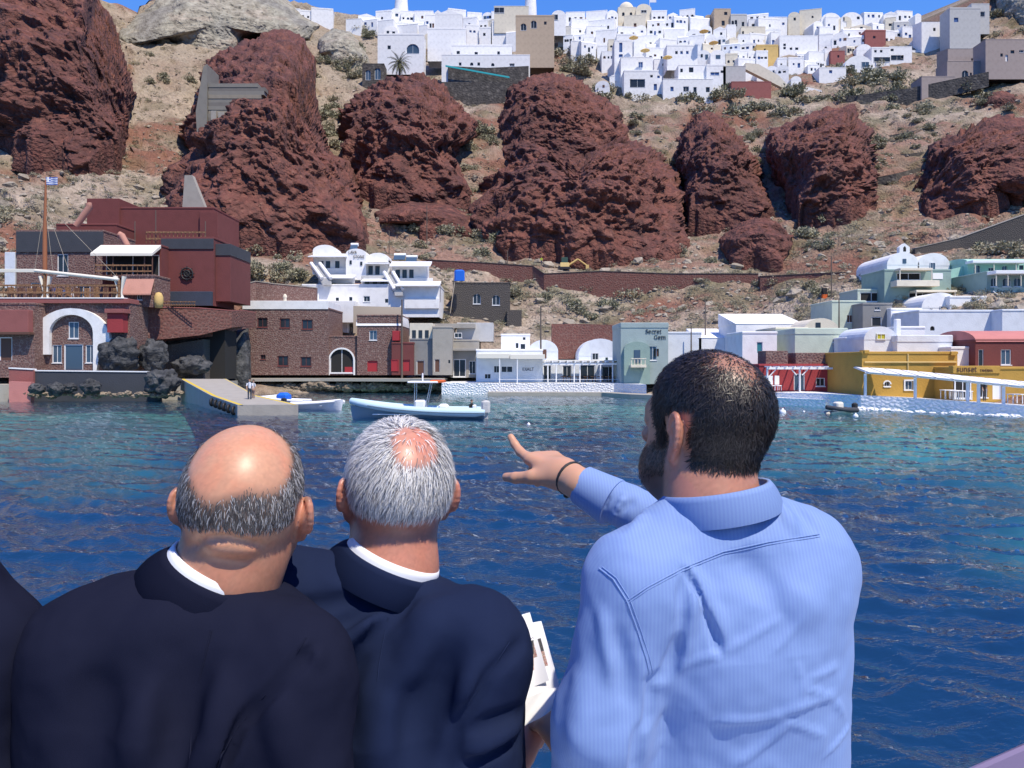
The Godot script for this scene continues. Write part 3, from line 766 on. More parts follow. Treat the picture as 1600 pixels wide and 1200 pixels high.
	# windmills, parasols, flag
	for e in [["white round windmill tower on the left skyline", 627, 24, 16], ["white round windmill tower behind the cream loggia house", 829, 14, 13]]:
		var w := thing("windmill", e[0], "windmill", spot(e[1], e[2], 352)); var k := 352.0 / FL
		var s := Shape.new(); s.lathe([Vector2(e[3] * k * 0.75, -6.0), Vector2(e[3] * k * 0.72, 0), Vector2(e[3] * k * 0.55, 34 * k)], 20); part(w, "tower", s, mats.white)
		var c := Shape.new(); c.lathe([Vector2(e[3] * k * 0.62, 34 * k), Vector2(0.1, 48 * k)], 16); part(w, "cap", c, mats.pale_wood)
	for e in [["pale yellow parasol on the upper terrace of the white village", 990, 67], ["pale yellow parasol in mid village", 1008, 87], ["pale yellow parasol above the lowest houses", 1043, 98], ["orange parasol left of the ochre house", 1115, 75], ["orange parasol on the skyline terrace", 1100, 57]]:
		var o := thing("parasol", e[0], "parasol", spot(e[1], e[2], 283 - (e[2] - 98) * 0.3))
		var s := Shape.new(); s.lathe([Vector2(1.9, 1.9), Vector2(1.0, 2.4), Vector2(0.05, 2.75)], 8); part(o, "canopy", s, mats.umbrella_yellow if "yellow" in e[0] else mats.ochre)
		var p := Shape.new(); p.tube([Vector3(0, -1, 0), Vector3(0, 2.6, 0)], [0.05], 5); part(o, "pole", p, mats.white_paint)
	var fl := thing("flag_pole", "flag pole with a small blue and white flag by the domed church", "flag", spot(1015, 30, 344))
	var fp := Shape.new(); fp.tube([Vector3(0, -3, 0), Vector3(0, 10, 0)], [0.09], 6); part(fl, "pole", fp, mats.white_paint)
	var ff := Shape.new(); ff.box(Vector3(0.1, 7.6, -0.02), Vector3(3.0, 9.6, 0.02)); part(fl, "flag", ff, mats.blue_wash)
	# cream stairway descending at the right of the village
	var st := thing("stairway", "broad cream stairway wall running down to the right of the village", "stairs", spot(1165, 104, 288)); var k2 := 288.0 / FL
	var ss := Shape.new(); ss.prism(PackedVector2Array([Vector2(0, -4 * k2), Vector2(60 * k2, -34 * k2), Vector2(74 * k2, -48 * k2), Vector2(74 * k2, -38 * k2), Vector2(52 * k2, -14 * k2), Vector2(20 * k2, 4 * k2), Vector2(0, 6 * k2)]), -2.0, 0.0); part(st, "ramp_wall", ss, mats.cream)
# ---------------------------------------------------------------- waterfront
# a free-standing wall that follows photograph points [px, py foot, py top, distance]
func wall_run(called: String, label: String, pts: Array, thick: float, m: String, cap := "", category := "wall", down := 1.5) -> Node3D:
	var o := thing(called, label, category)
	var s := Shape.new(); var c := Shape.new()
	for k in pts.size() - 1:
		var a = pts[k]; var b = pts[k + 1]
		var a0 := spot(a[0], a[1], a[3]) - Vector3(0, down, 0); var a1 := spot(a[0], a[2], a[3]); var b0 := spot(b[0], b[1], b[3]) - Vector3(0, down, 0); var b1 := spot(b[0], b[2], b[3])
		var z := Vector3(0, 0, -thick)
		var mid := (a0 + b1) * 0.5 + z * 0.5
		s.quad_out(a0, b0, b1, a1, mid); s.quad_out(a0 + z, b0 + z, b1 + z, a1 + z, mid); s.quad_out(a1, b1, b1 + z, a1 + z, mid)
		if k == 0: s.quad_out(a0, a1, a1 + z, a0 + z, mid)
		if k == pts.size() - 2: s.quad_out(b0, b1, b1 + z, b0 + z, mid)
		if cap != "":
			var u := Vector3(0, 0.12, 0); var f := Vector3(0, 0, 0.08)
			var q0 := a1 + f + Vector3(0, 0.003, 0); var q1 := b1 + f + Vector3(0, 0.003, 0); var q2 := b1 + z - f + Vector3(0, 0.003, 0); var q3 := a1 + z - f + Vector3(0, 0.003, 0)
			var cm := (q0 + q2) * 0.5 + u * 0.5
			c.quad_out(q0, q1, q1 + u, q0 + u, cm); c.quad_out(q0 + u, q1 + u, q2 + u, q3 + u, cm); c.quad_out(q3, q2, q2 + u, q3 + u, cm)
			c.quad_out(q0, q3, q3 + u, q0 + u, cm); c.quad_out(q1, q2, q2 + u, q1 + u, cm)
	part(o, "wall", s, mats[m])
	if cap != "": part(o, "coping", c, mats[cap])
	return o

# level slab between photograph points at the near edge; heights in metres
func slab(called: String, m: String, pts: Array, deep: float, y0: float, y1: float) -> MeshInstance3D:
	var s := Shape.new()
	for k in pts.size() - 1:
		var a := spot(pts[k][0], YH, pts[k][1]); var b := spot(pts[k + 1][0], YH, pts[k + 1][1])
		var a2 := a + Vector3(0, 0, -deep); var b2 := b + Vector3(0, 0, -deep)
		var lo := Vector3(0, y0 - CH, 0); var hi := Vector3(0, y1 - CH, 0); var hj := hi
		if pts[k].size() > 2:
			hi.y = (YH - pts[k][2]) * pts[k][1] / FL; hj.y = (YH - pts[k + 1][2]) * pts[k + 1][1] / FL
		var mid := (a + b2) * 0.5 + (lo + hi) * 0.5
		s.quad_to(a + hi, b + hj, b2 + hj, a2 + hi, Vector3.UP); s.quad_out(a + lo, b + lo, b + hj, a + hi, mid)
		if k == 0: s.quad_out(a + lo, a + hi, a2 + hi, a2 + lo, mid)
		if k == pts.size() - 2: s.quad_out(b + lo, b + hj, b2 + hj, b2 + lo, mid)
	return structure(called, s, mats[m])

func boulder(label: String, px: float, py: float, wpx: float, hpx: float, d: float, m := "black_rock", group := "") -> void:
	# px, py: middle of the boulder's foot
	var k := d / FL
	var s := Shape.new()
	var f := noise(FastNoiseLite.TYPE_SIMPLEX_SMOOTH, 0.9, 3, int(px * 7 + py))
	var cl := noise(FastNoiseLite.TYPE_CELLULAR, 0.8, 1, int(px * 3))
	var n := 26
	for i in n * 2 + 1:
		for j in n + 1:
			var a := TAU * (i % (n * 2)) / (n * 2); var b := PI * j / n
			var u := Vector3(cos(a) * sin(b), -cos(b), sin(a) * sin(b))
			var g := u * (1.0 + f.get_noise_3dv(u * 1.5) * 0.35 + cl.get_noise_3dv(u * 1.6) * 0.16)
			s.v.append(Vector3(g.x * wpx * k * 0.5, g.y * hpx * k * 0.56 + hpx * k * 0.42, g.z * wpx * k * 0.45))
	finish_grid(s, n * 2, n)
	for q in s.n.size():
		if s.n[q].length() < 0.5: s.n[q] = Vector3(0, 1, 0)
	for q in s.n.size(): if s.n[q].dot(s.v[q] - Vector3(0, hpx * k * 0.42, 0)) < 0: s.n[q] = -s.n[q]
	for q in range(0, s.ix.size(), 3):
		if (s.v[s.ix[q + 2]] - s.v[s.ix[q]]).cross(s.v[s.ix[q + 1]] - s.v[s.ix[q]]).dot(s.n[s.ix[q]]) < 0:
			var t := s.ix[q + 1]; s.ix[q + 1] = s.ix[q + 2]; s.ix[q + 2] = t
	solid("boulder", s, mats[m], label, "rock", group, spot(px, py, d))

func pole(label: String, px: float, py0: float, py1: float, d: float, r := 0.11, arm := false) -> void:
	var k := d / FL
	var o := thing("utility_pole", label, "pole", spot(px, py0, d))
	var s := Shape.new()
	var h := (py0 - py1) * k
	s.tube([Vector3(0, -1.0, 0), Vector3(0, h * 0.5, 0), Vector3(0, h, 0)], [r, r * 0.85, r * 0.65], 8)
	part(o, "post", s, mats.pole_wood)
	if arm:
		var a := Shape.new()
		a.box(Vector3(-0.6, h - 0.5, 0.07), Vector3(0.6, h - 0.38, 0.17))
		part(o, "crossarm", a, mats.pole_wood)

func fence(o: Node3D, px0: float, px1: float, py0: float, py1: float, z: float, step: float, m := "wood") -> void:
	# a wooden railing: every post is a part, plus two rails
	var x := px0
	while x <= px1 + 0.01:
		block(o, "railing_post", x - 0.5, py0, x + 0.5, py1, z - 0.05, z + 0.05, m)
		x += step
	var h := py0 - py1
	block(o, "rail", px0, py1 + h * 0.14, px1, py1, z + 0.055, z + 0.12, m)
	block(o, "rail", px0, py0 - h * 0.3, px1, py0 - h * 0.44, z + 0.055, z + 0.12, m)

func small_person(label: String, px: float, py0: float, d: float, tall: float, shirt: Color, legs: Color, seated := false, face := 0.0) -> void:
	# one continuous body lofted from feet to crown, clothes as colours of the one surface, plus two arms that grow from the shoulders
	var o := thing("person", label, "person", spot(px, py0, d), face)
	var k := tall / 1.75
	var s := Shape.new(); s.tinted = true
	var skin := Color(0.42, 0.25, 0.17); var hair := Color(0.03, 0.022, 0.018)
	var hip := 0.9 if not seated else 0.12
	for sd in [-1.0, 1.0]:
		s.tint = legs
		if seated: s.tube([Vector3(sd * 0.09, hip, 0), Vector3(sd * 0.11, hip + 0.02, 0.42), Vector3(sd * 0.11, hip - 0.38, 0.46)], [0.085, 0.07, 0.05], 8)
		else: s.tube([Vector3(sd * 0.1, 0.0, 0.02), Vector3(sd * 0.1, 0.08, 0), Vector3(sd * 0.1, 0.48, 0.01), Vector3(sd * 0.085, hip, 0)], [0.05, 0.05, 0.06, 0.09], 8)
	s.tint = legs
	s.tube([Vector3(0, hip - 0.06, 0), Vector3(0, hip + 0.12, 0)], [0.15, 0.155], 10, 0.7)
	s.tint = shirt
	s.tube([Vector3(0, hip + 0.08, 0), Vector3(0, hip + 0.28, 0), Vector3(0, hip + 0.46, 0), Vector3(0, hip + 0.56, 0), Vector3(0, hip + 0.6, 0)], [0.155, 0.165, 0.19, 0.13, 0.06], 12, 0.65)
	for sd in [-1.0, 1.0]:
		s.tint = shirt
		s.tube([Vector3(sd * 0.17, hip + 0.5, 0), Vector3(sd * 0.235, hip + 0.28, 0.0)], [0.06, 0.048], 8)
		s.tint = skin
		s.tube([Vector3(sd * 0.235, hip + 0.28, 0), Vector3(sd * 0.24, hip + 0.03, 0.1), Vector3(sd * 0.235, hip - 0.06, 0.13)], [0.04, 0.033, 0.035], 8)
	s.tint = skin
	s.tube([Vector3(0, hip + 0.56, 0), Vector3(0, hip + 0.66, 0.0), Vector3(0, hip + 0.72, 0.012), Vector3(0, hip + 0.79, 0.01)], [0.05, 0.052, 0.085, 0.09], 10)
	s.tint = hair
	s.tube([Vector3(0, hip + 0.77, -0.012), Vector3(0, hip + 0.83, -0.012), Vector3(0, hip + 0.875, -0.01)], [0.098, 0.09, 0.03], 10)
	for q in s.v.size(): s.v[q] *= k
	part(o, "body", s, mats.body_paint)

func waterfront_left() -> void:
	# quays and rocks in front
	slab("quay", "concrete", [[-120, 78], [60, 82], [250, 83.5], [300, 86]], 30.0, -2.0, 1.75)
	slab("quay", "concrete", [[362, 103], [500, 105], [640, 103], [690, 101]], 26.0, 1.55, 1.95)
	wall_run("sea_wall", "dark slate sea wall with white top edge below the arched house", [[53, 606, 580, 81.5], [150, 607, 581, 82], [250, 608, 582, 82.5]], 0.5, "slate", "white_paint", "wall", 2.0)
	wall_run("sea_wall", "short dark red wall at the left end of the slate sea wall", [[14, 594, 576, 81], [52, 595, 578, 81.2]], 0.5, "pink_red", "white_paint", "wall", 0.4)
	wall_run("sea_wall", "low pink wall at the waterline on the left", [[14, 622, 596, 80], [48, 622, 597, 80.4]], 0.6, "pink", "", "wall", 1.5)
	for b in [["low wide black boulder at the left end of the slate wall", 58, 614, 26, 16, 79], ["dark upright boulder left of the smooth oval boulder", 87, 616, 26, 20, 79], ["small dark boulder behind the smooth oval boulder", 108, 612, 24, 14, 80], ["smooth oval grey boulder leaning on the slate wall", 142, 614, 30, 22, 79.5], ["large black boulder at the foot of the jetty", 254, 616, 54, 42, 81], ["huge grey boulder right of the white arch", 188, 578, 62, 56, 86], ["dark boulder beside the huge grey one", 240, 578, 44, 50, 88], ["low brown rock under the pier head", 300, 584, 60, 30, 92]]:
		boulder(b[0], b[1], b[2], b[3], b[4], b[5])
	make_rock([346, 500, 388, 498, 392, 540, 390, 592, 352, 592, 348, 545], "black rock face beside the dark cave", 3, 0.5, 1.5, 2.0, "rock_face", "black_rock", 98)
	make_rock([204, 520, 258, 516, 316, 520, 316, 588, 250, 590, 205, 588], "layered brown rock face under the curved terrace wall", 3, 0.6, 1.5, 2.0, "rock_face", "tuff_stone", 91)
	for i in 26:
		var px := 40.0 + i * 10.0
		if px > 285: px = 400.0 + (i - 24) * 60
		boulder("small brown shore stone at the waterline", px, 619 + rng.randf_range(-2, 4), rng.randf_range(8, 20), rng.randf_range(5, 9), 80.5, "tuff_stone", "shore stones")
	for i in 26:
		var px := 372.0 + i * 13.2
		boulder("jumbled brown rock under the quay walk", px, 609 + rng.randf_range(-2, 3), rng.randf_range(16, 30), rng.randf_range(9, 16), 105.5, "tuff_stone", "rocks under the quay walk")
	# arched house
	var a := house("arched_house", "red stone house with the big white arch on the quay", 55, 203, 580, 474, 86, 9, "brown_stone", "flat", [[115, 516, 16, 26, "ws"], [115, 558, 30, 40, "ds"], [89, 553, 15, 28, "ws"], [141, 553, 15, 28, "ws"]])
	var arch := Shape.new()
	var k := 86.0 / FL
	var pl := PackedVector2Array(); var inner := []
	for q in 17:
		var t := PI * q / 16.0
		pl.append(Vector2((115 - 129 - cos(t) * 60) * k, (580 - 530 + sin(t) * 48) * k))
	pl.append(Vector2((178 - 129) * k, (580 - 528) * k)); pl.append(Vector2((158 - 129) * k, (580 - 560) * k)); pl.append(Vector2((154 - 129) * k, 0)); pl.append(Vector2((149 - 129) * k, 0))
	for q in 13:
		var t := PI * q / 12.0
		pl.append(Vector2((115 - 129 + cos(t) * 34) * k, (580 - 520 + sin(t) * 28) * k))
	pl.append(Vector2((81 - 129) * k, (580 - 554) * k)); pl.append(Vector2((48 - 129) * k, (580 - 554) * k))
	arch.prism(pl, 0.0, 0.5)
	part(a, "arch", arch, mats.white)
	block(a, "terrace_edge", -60, 474, 204, 467, -2, 0.5, "pink_red")
	block(a, "edge_trim", -60, 467, 197, 465.5, -0.5, 0.55, "white_paint")
	fence(a, -6, 190, 465, 445, 0.2, 6.5)
	for q in 12:
		var x := 4.0 + q * 15.0
		block(a, "seat_back", x, 465, x + 9, 447 + (q % 3), -1.0, -0.9, ["wood", "brown_paint", "wood"][q % 3])
	block(a, "pergola_beam", -30, 426, 60, 421, 0.2, 0.5, "canvas"); bar(a, "pergola_beam", [58, 423.5, 0.35], [188, 437.5, 0.35], 0.22, "canvas")
	for x in [72.0, 188.0]:
		block(a, "pergola_post", x - 1.5, 467, x + 1.5, 428 if x < 100 else 438, 0.1, 0.4, "wood")
		for s in [-1, 1]:
			var c := Shape.new()
			c.tube([Vector3((x - 129 + s * 7) * k, (580 - 432) * k, 0.1), Vector3((x - 129 + s * 4) * k, (580 - 448) * k, 0.1), Vector3((x - 129 + s * 2.5) * k, (580 - 458) * k, 0.1), Vector3((x - 129 + s * 4.5) * k, (580 - 467) * k, 0.1)], [0.42, 0.22, 0.14, 0.3], 8, 0.5)
			part(a, "curtain", c, mats.canvas)
	block(a, "red_porch", 176, 520, 200, 490, 0, 1.2, "bright_red"); block(a, "porch_top", 174, 490, 204, 484, 0, 1.5, "pink_red")
	var e := house("corner_house", "dark red house at the left edge with orange shutter", -60, 54, 590, 476, 84, 9, "brown_stone", "flat", [[5, 506, 15, 28, "wn"], [9, 545, 20, 36, "dn"]])
	block(e, "awning", -60, 520, 52, 485, 0.0, 0.9, "pink_red")
	block(e, "awning_edge", -60, 523, 54, 519, -0.0, 1.0, "brown_paint")
	# mast and flag on the terrace
	var m := thing("flag_mast", "tall red wooden mast with a blue and white flag on the terrace", "mast", spot(70, 467, 88))
	var km := 88.0 / FL
	var ms := Shape.new(); ms.tube([Vector3.ZERO, Vector3(0, 100 * km, 0), Vector3(0.1, 186 * km, 0)], [0.3, 0.24, 0.1], 10)
	part(m, "mast", ms, mats.mast_wood)
	for w in [[-14, 45], [14, 45], [40, 42], [118, 30]]:
		var st := Shape.new(); st.tube([Vector3(0, 150 * km, 0), Vector3(w[0] * km, w[1] * km, 0.2)], [0.025], 5)
		part(m, "stay_line", st, mats.pale_wood)
	var fl := Shape.new(); fl.tinted = true
	for q in 9:
		for x in 10:
			var blue := q % 2 == 0
			if x < 4 and q > 3: blue = not (q == 6 or x == 1 or x == 2) or false
			fl.tint = Color(0.02, 0.09, 0.42) if blue else Color(0.75, 0.76, 0.78)
			var z0 := sin(x * 0.9) * 0.08; var z1 := sin((x + 1) * 0.9) * 0.08
			fl.quad_to(Vector3(x * 0.14, q * 0.1, z0), Vector3(x * 0.14 + 0.14, q * 0.1, z1), Vector3(x * 0.14 + 0.14, q * 0.1 + 0.1, z1), Vector3(x * 0.14, q * 0.1 + 0.1, z0), Vector3.BACK)
	var flp := part(m, "flag", fl, mats.body_paint); flp.position = Vector3(0.1, 178 * km, 0)
	# dark building behind the terrace and the maroon complex
	var b := house("terrace_house", "long dark stone house behind the terrace with the mast", 26, 162, 470, 362, 96, 8, "brown_stone", "flat", [[98, 414, 17, 34, "wk"], [130, 458, 22, 24, "ok"], [55, 455, 14, 26, "dn"]])
	block(b, "dark_band", 26, 394, 162, 362, 0.002, 0.15, "slate"); block(b, "white_door", 8, 450, 24, 394, -1, 0.1, "blue_wash")
	house("maroon_house", "low maroon house with a slanting pipe behind the mast", 88, 182, 400, 352, 103, 6, "maroon", "flat", [[166, 378, 9, 12, "wk"]])
	var u := house("maroon_house", "largest maroon house with sloping parapet at the foot of the cliff", 188, 334, 400, 326, 108, 10, "maroon", "flat", [])
	block(u, "side_block", 138, 385, 188.5, 311, -8, 0.4, "maroon")
	block(u, "end_pier", 314, 385, 342, 332, -6, 0.5, "maroon")
	for q in [[222, 350], [254, 333], [330, 350]]: block(u, "lamp_post", q[0] - 0.6, 390, q[0] + 0.6, q[1], 2.0, 2.1, "pole_wood")
	fence(u, 240, 332, 384, 366, 2.2, 6.0)
	for q in [[128, 330, 142, 318], [118, 352, 128, 330]]: pass
	var pipe := thing("chimney_pipe", "fat salmon pipe slanting down beside the maroon house", "pipe", Vector3.ZERO)
	var ps := Shape.new(); ps.tube([spot(138, 318, 101), spot(140, 324, 101), spot(119, 353, 101)], [0.42, 0.45, 0.42], 10); part(pipe, "pipe", ps, mats.salmon)
	var pipe2 := thing("chimney_pipe", "short salmon pipe slanting down to the white awning", "pipe", Vector3.ZERO)
	var ps2 := Shape.new(); ps2.tube([spot(186, 366, 95), spot(190, 368, 95), spot(200, 386, 95)], [0.4, 0.42, 0.38], 10); part(pipe2, "pipe", ps2, mats.salmon)
	var w := house("maroon_house", "tall maroon house with a ship's wheel on its wall", 252, 334, 478, 373, 95, 7, "maroon", "flat", [[304, 470, 26, 14, "dn"]], 0.0)
	block(w, "dark_band", 252, 389, 334, 373, 0.002, 0.12, "slate"); block(w, "ground_floor", 262, 478, 333, 456, 0.002, 0.6, "navy")
	block(w, "side_wing", 334, 470, 357, 380, -8, -0.6, "maroon"); block(w, "wing_band", 334, 398, 358, 380, -7.9, -0.5, "slate")
	var wheel := Shape.new()
	var ring := []; var kw := 95.0 / FL
	for q in 25: ring.append(Vector3(cos(TAU * q / 24.0), sin(TAU * q / 24.0), 0))
	for r in [9.0, 4.5]: wheel.tube(ring.map(func(p): return p * r * kw), [0.1], 6)
	for q in 8: wheel.tube([Vector3.ZERO, Vector3(cos(TAU * q / 8.0), sin(TAU * q / 8.0), 0) * 12.0 * kw], [0.055], 5)
	var wp := part(w, "ship_wheel", wheel, mats.black); wp.position = Vector3(0, (478 - 428) * kw, 0.18)
	var g := house("balcony_house", "wooden balcony house under the white awning", 160, 252, 482, 385, 93, 7, "maroon", "flat", [[207, 415, 84, 34, "oo"]])
	var aw := Shape.new(); var kg := 93.0 / FL
	aw.prism(PackedVector2Array([Vector2(0.05, 99 * kg), Vector2(2.4, 82 * kg), Vector2(2.4, 78 * kg), Vector2(0.05, 94 * kg)]), -46 * kg, 48 * kg, Transform3D(Basis(Vector3(0, 0, 1), Vector3.UP, Vector3(-1, 0, 0)), Vector3.ZERO))
	part(g, "awning", aw, mats.canvas)
	for x in [163.0, 190.0, 238.0, 250.0]: block(g, "post", x - 0.8, 432, x + 0.8, 398, 1.9, 2.05, "brown_paint")
	fence(g, 164, 250, 433, 417, 2.1, 8.0); block(g, "balcony_floor", 160, 437, 252, 433, 0.0, 2.3, "brown_paint")
	var p := house("porch_house", "small red stone house with a pink sloping awning", 192, 242, 480, 432, 89, 4, "brown_stone", "flat", [[218, 464, 8, 9, "wk"]])
	var aw2 := Shape.new(); var kp := 89.0 / FL
	aw2.prism(PackedVector2Array([Vector2(0.02, 44 * kp), Vector2(0.9, 20 * kp), Vector2(0.9, 18 * kp), Vector2(0.02, 41 * kp)]), -24 * kp, 24 * kp, Transform3D(Basis(Vector3(0, 0, 1), Vector3.UP, Vector3(-1, 0, 0)), Vector3.ZERO))
	part(p, "awning", aw2, mats.salmon)
	var cask := Shape.new(); cask.lathe([Vector2(0, 0), Vector2(0.42, 0), Vector2(0.52, 0.7), Vector2(0.5, 1.3), Vector2(0.3, 1.75), Vector2(0, 1.85)], 14)
	solid("wine_cask", cask, mats.ochre, "large pale wooden cask standing on end on the terrace", "cask", "", spot(248, 481, 89))
	var tw := wall_run("terrace_wall", "curved red stone terrace wall above the black boulders", [[200, 530, 481, 90], [255, 526, 481, 90.5], [312, 520, 482, 92], [362, 508, 486, 96], [384, 506, 486, 101]], 4.0, "red_stone", "pink_red", "wall", 0.3)
	tw.set_meta("scale_here", 90.0 / FL); tw.set_meta("cx", 0.0); tw.set_meta("base", 0.0)
	var fr := thing("fence", "wooden fence along the top of the curved terrace wall", "fence", spot(280, 481, 90.6))
	fr.set_meta("scale_here", 90.6 / FL); fr.set_meta("cx", 280.0); fr.set_meta("base", 481.0)
	fence(fr, 204, 306, 480, 471, 0.0, 4.0)
	wall_run("stone_wall", "stone wall behind the white boulder strip beside the dark cave", [[258, 580, 540, 93], [318, 582, 530, 94]], 2.0, "dark_stone", "")
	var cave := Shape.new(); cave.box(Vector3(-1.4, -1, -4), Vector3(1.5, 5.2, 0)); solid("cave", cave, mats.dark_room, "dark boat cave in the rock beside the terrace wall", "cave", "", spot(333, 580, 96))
	# concrete jetty
	var j := thing("jetty", "sloping concrete jetty with yellow edge lines", "jetty")
	var js := Shape.new()
	var tl := spot(282, 592, 84); var tr := spot(354, 592, 86); var ml := spot(330, 615, 66); var mr := spot(400, 617, 67); var nl := spot(371, 633, 58.3); var nr := spot(466, 631, 58.8)
	ml.y = 1.2; mr.y = 1.2; nl.y = 0.82; nr.y = 0.82
	var dn := Vector3(0, -3.0, 0); var cj := (tl + nr) * 0.5 + dn * 0.5
	for q in [[tl, tr, mr, ml], [ml, mr, nr, nl]]: js.quad_to(q[0], q[1], q[2], q[3], Vector3.UP)
	for q in [[tl, ml], [ml, nl], [nl, nr], [nr, mr], [mr, tr]]: js.quad_out(q[0], q[1], q[1] + dn, q[0] + dn, cj)
	part(j, "ramp", js, mats.concrete)
	for q in [[tl, ml, 0.02], [ml, nl, 0.02], [tr, mr, 0.98], [mr, nr, 0.98]]:
		var ln := Shape.new()
		var side := Vector3(0.22, 0, 0) * (1.0 if q[2] < 0.5 else -1.0)
		var rise := Vector3(0, 0.006, 0)
		ln.quad_to(q[0] + rise + side * 0.5, q[1] + rise + side * 0.5, q[1] + rise + side * 2.0, q[0] + rise + side * 2.0, Vector3.UP)
		part(j, "yellow_line", ln, mats.line_yellow)
	for q in 6:
		var tq := Shape.new(); tq.lathe([Vector2(0.18, -0.1), Vector2(0.34, -0.1), Vector2(0.38, 0), Vector2(0.34, 0.1), Vector2(0.18, 0.1)], 14, Transform3D(Basis(Vector3.FORWARD, PI / 2) , Vector3.ZERO))
		var tp := part(j, "tyre_fender", tq, mats.black); tp.position = ml.lerp(nl, (q + 0.5) / 6.0) + Vector3(-0.12, -0.5, 0)
	small_person("person in white shirt and dark trousers standing on the jetty", 390, 626, 63, 1.82, Color(0.72, 0.74, 0.78), Color(0.03, 0.04, 0.06), false, 0.6)
	small_person("person in grey shirt beside the one in white on the jetty", 396, 625, 64, 1.7, Color(0.5, 0.52, 0.56), Color(0.30, 0.2, 0.16), false, -0.5)
	var ppl := [[84, 459, Color(0.1, 0.12, 0.3)], [102, 462, Color(0.12, 0.22, 0.5)], [115, 466, Color(0.7, 0.68, 0.66)], [132, 463, Color(0.25, 0.28, 0.36)], [150, 464, Color(0.2, 0.22, 0.3)]]
	for q in ppl.size(): small_person(["diner in dark blue nearest the mast on the terrace", "diner in bright blue on the terrace", "diner in pale shirt on the terrace", "diner in grey blue on the terrace", "diner in dark grey, last on the terrace"][q], ppl[q][0], ppl[q][1], 89.5, 1.7, ppl[q][2], Color(0.05, 0.05, 0.06), true, 0.3 * q)

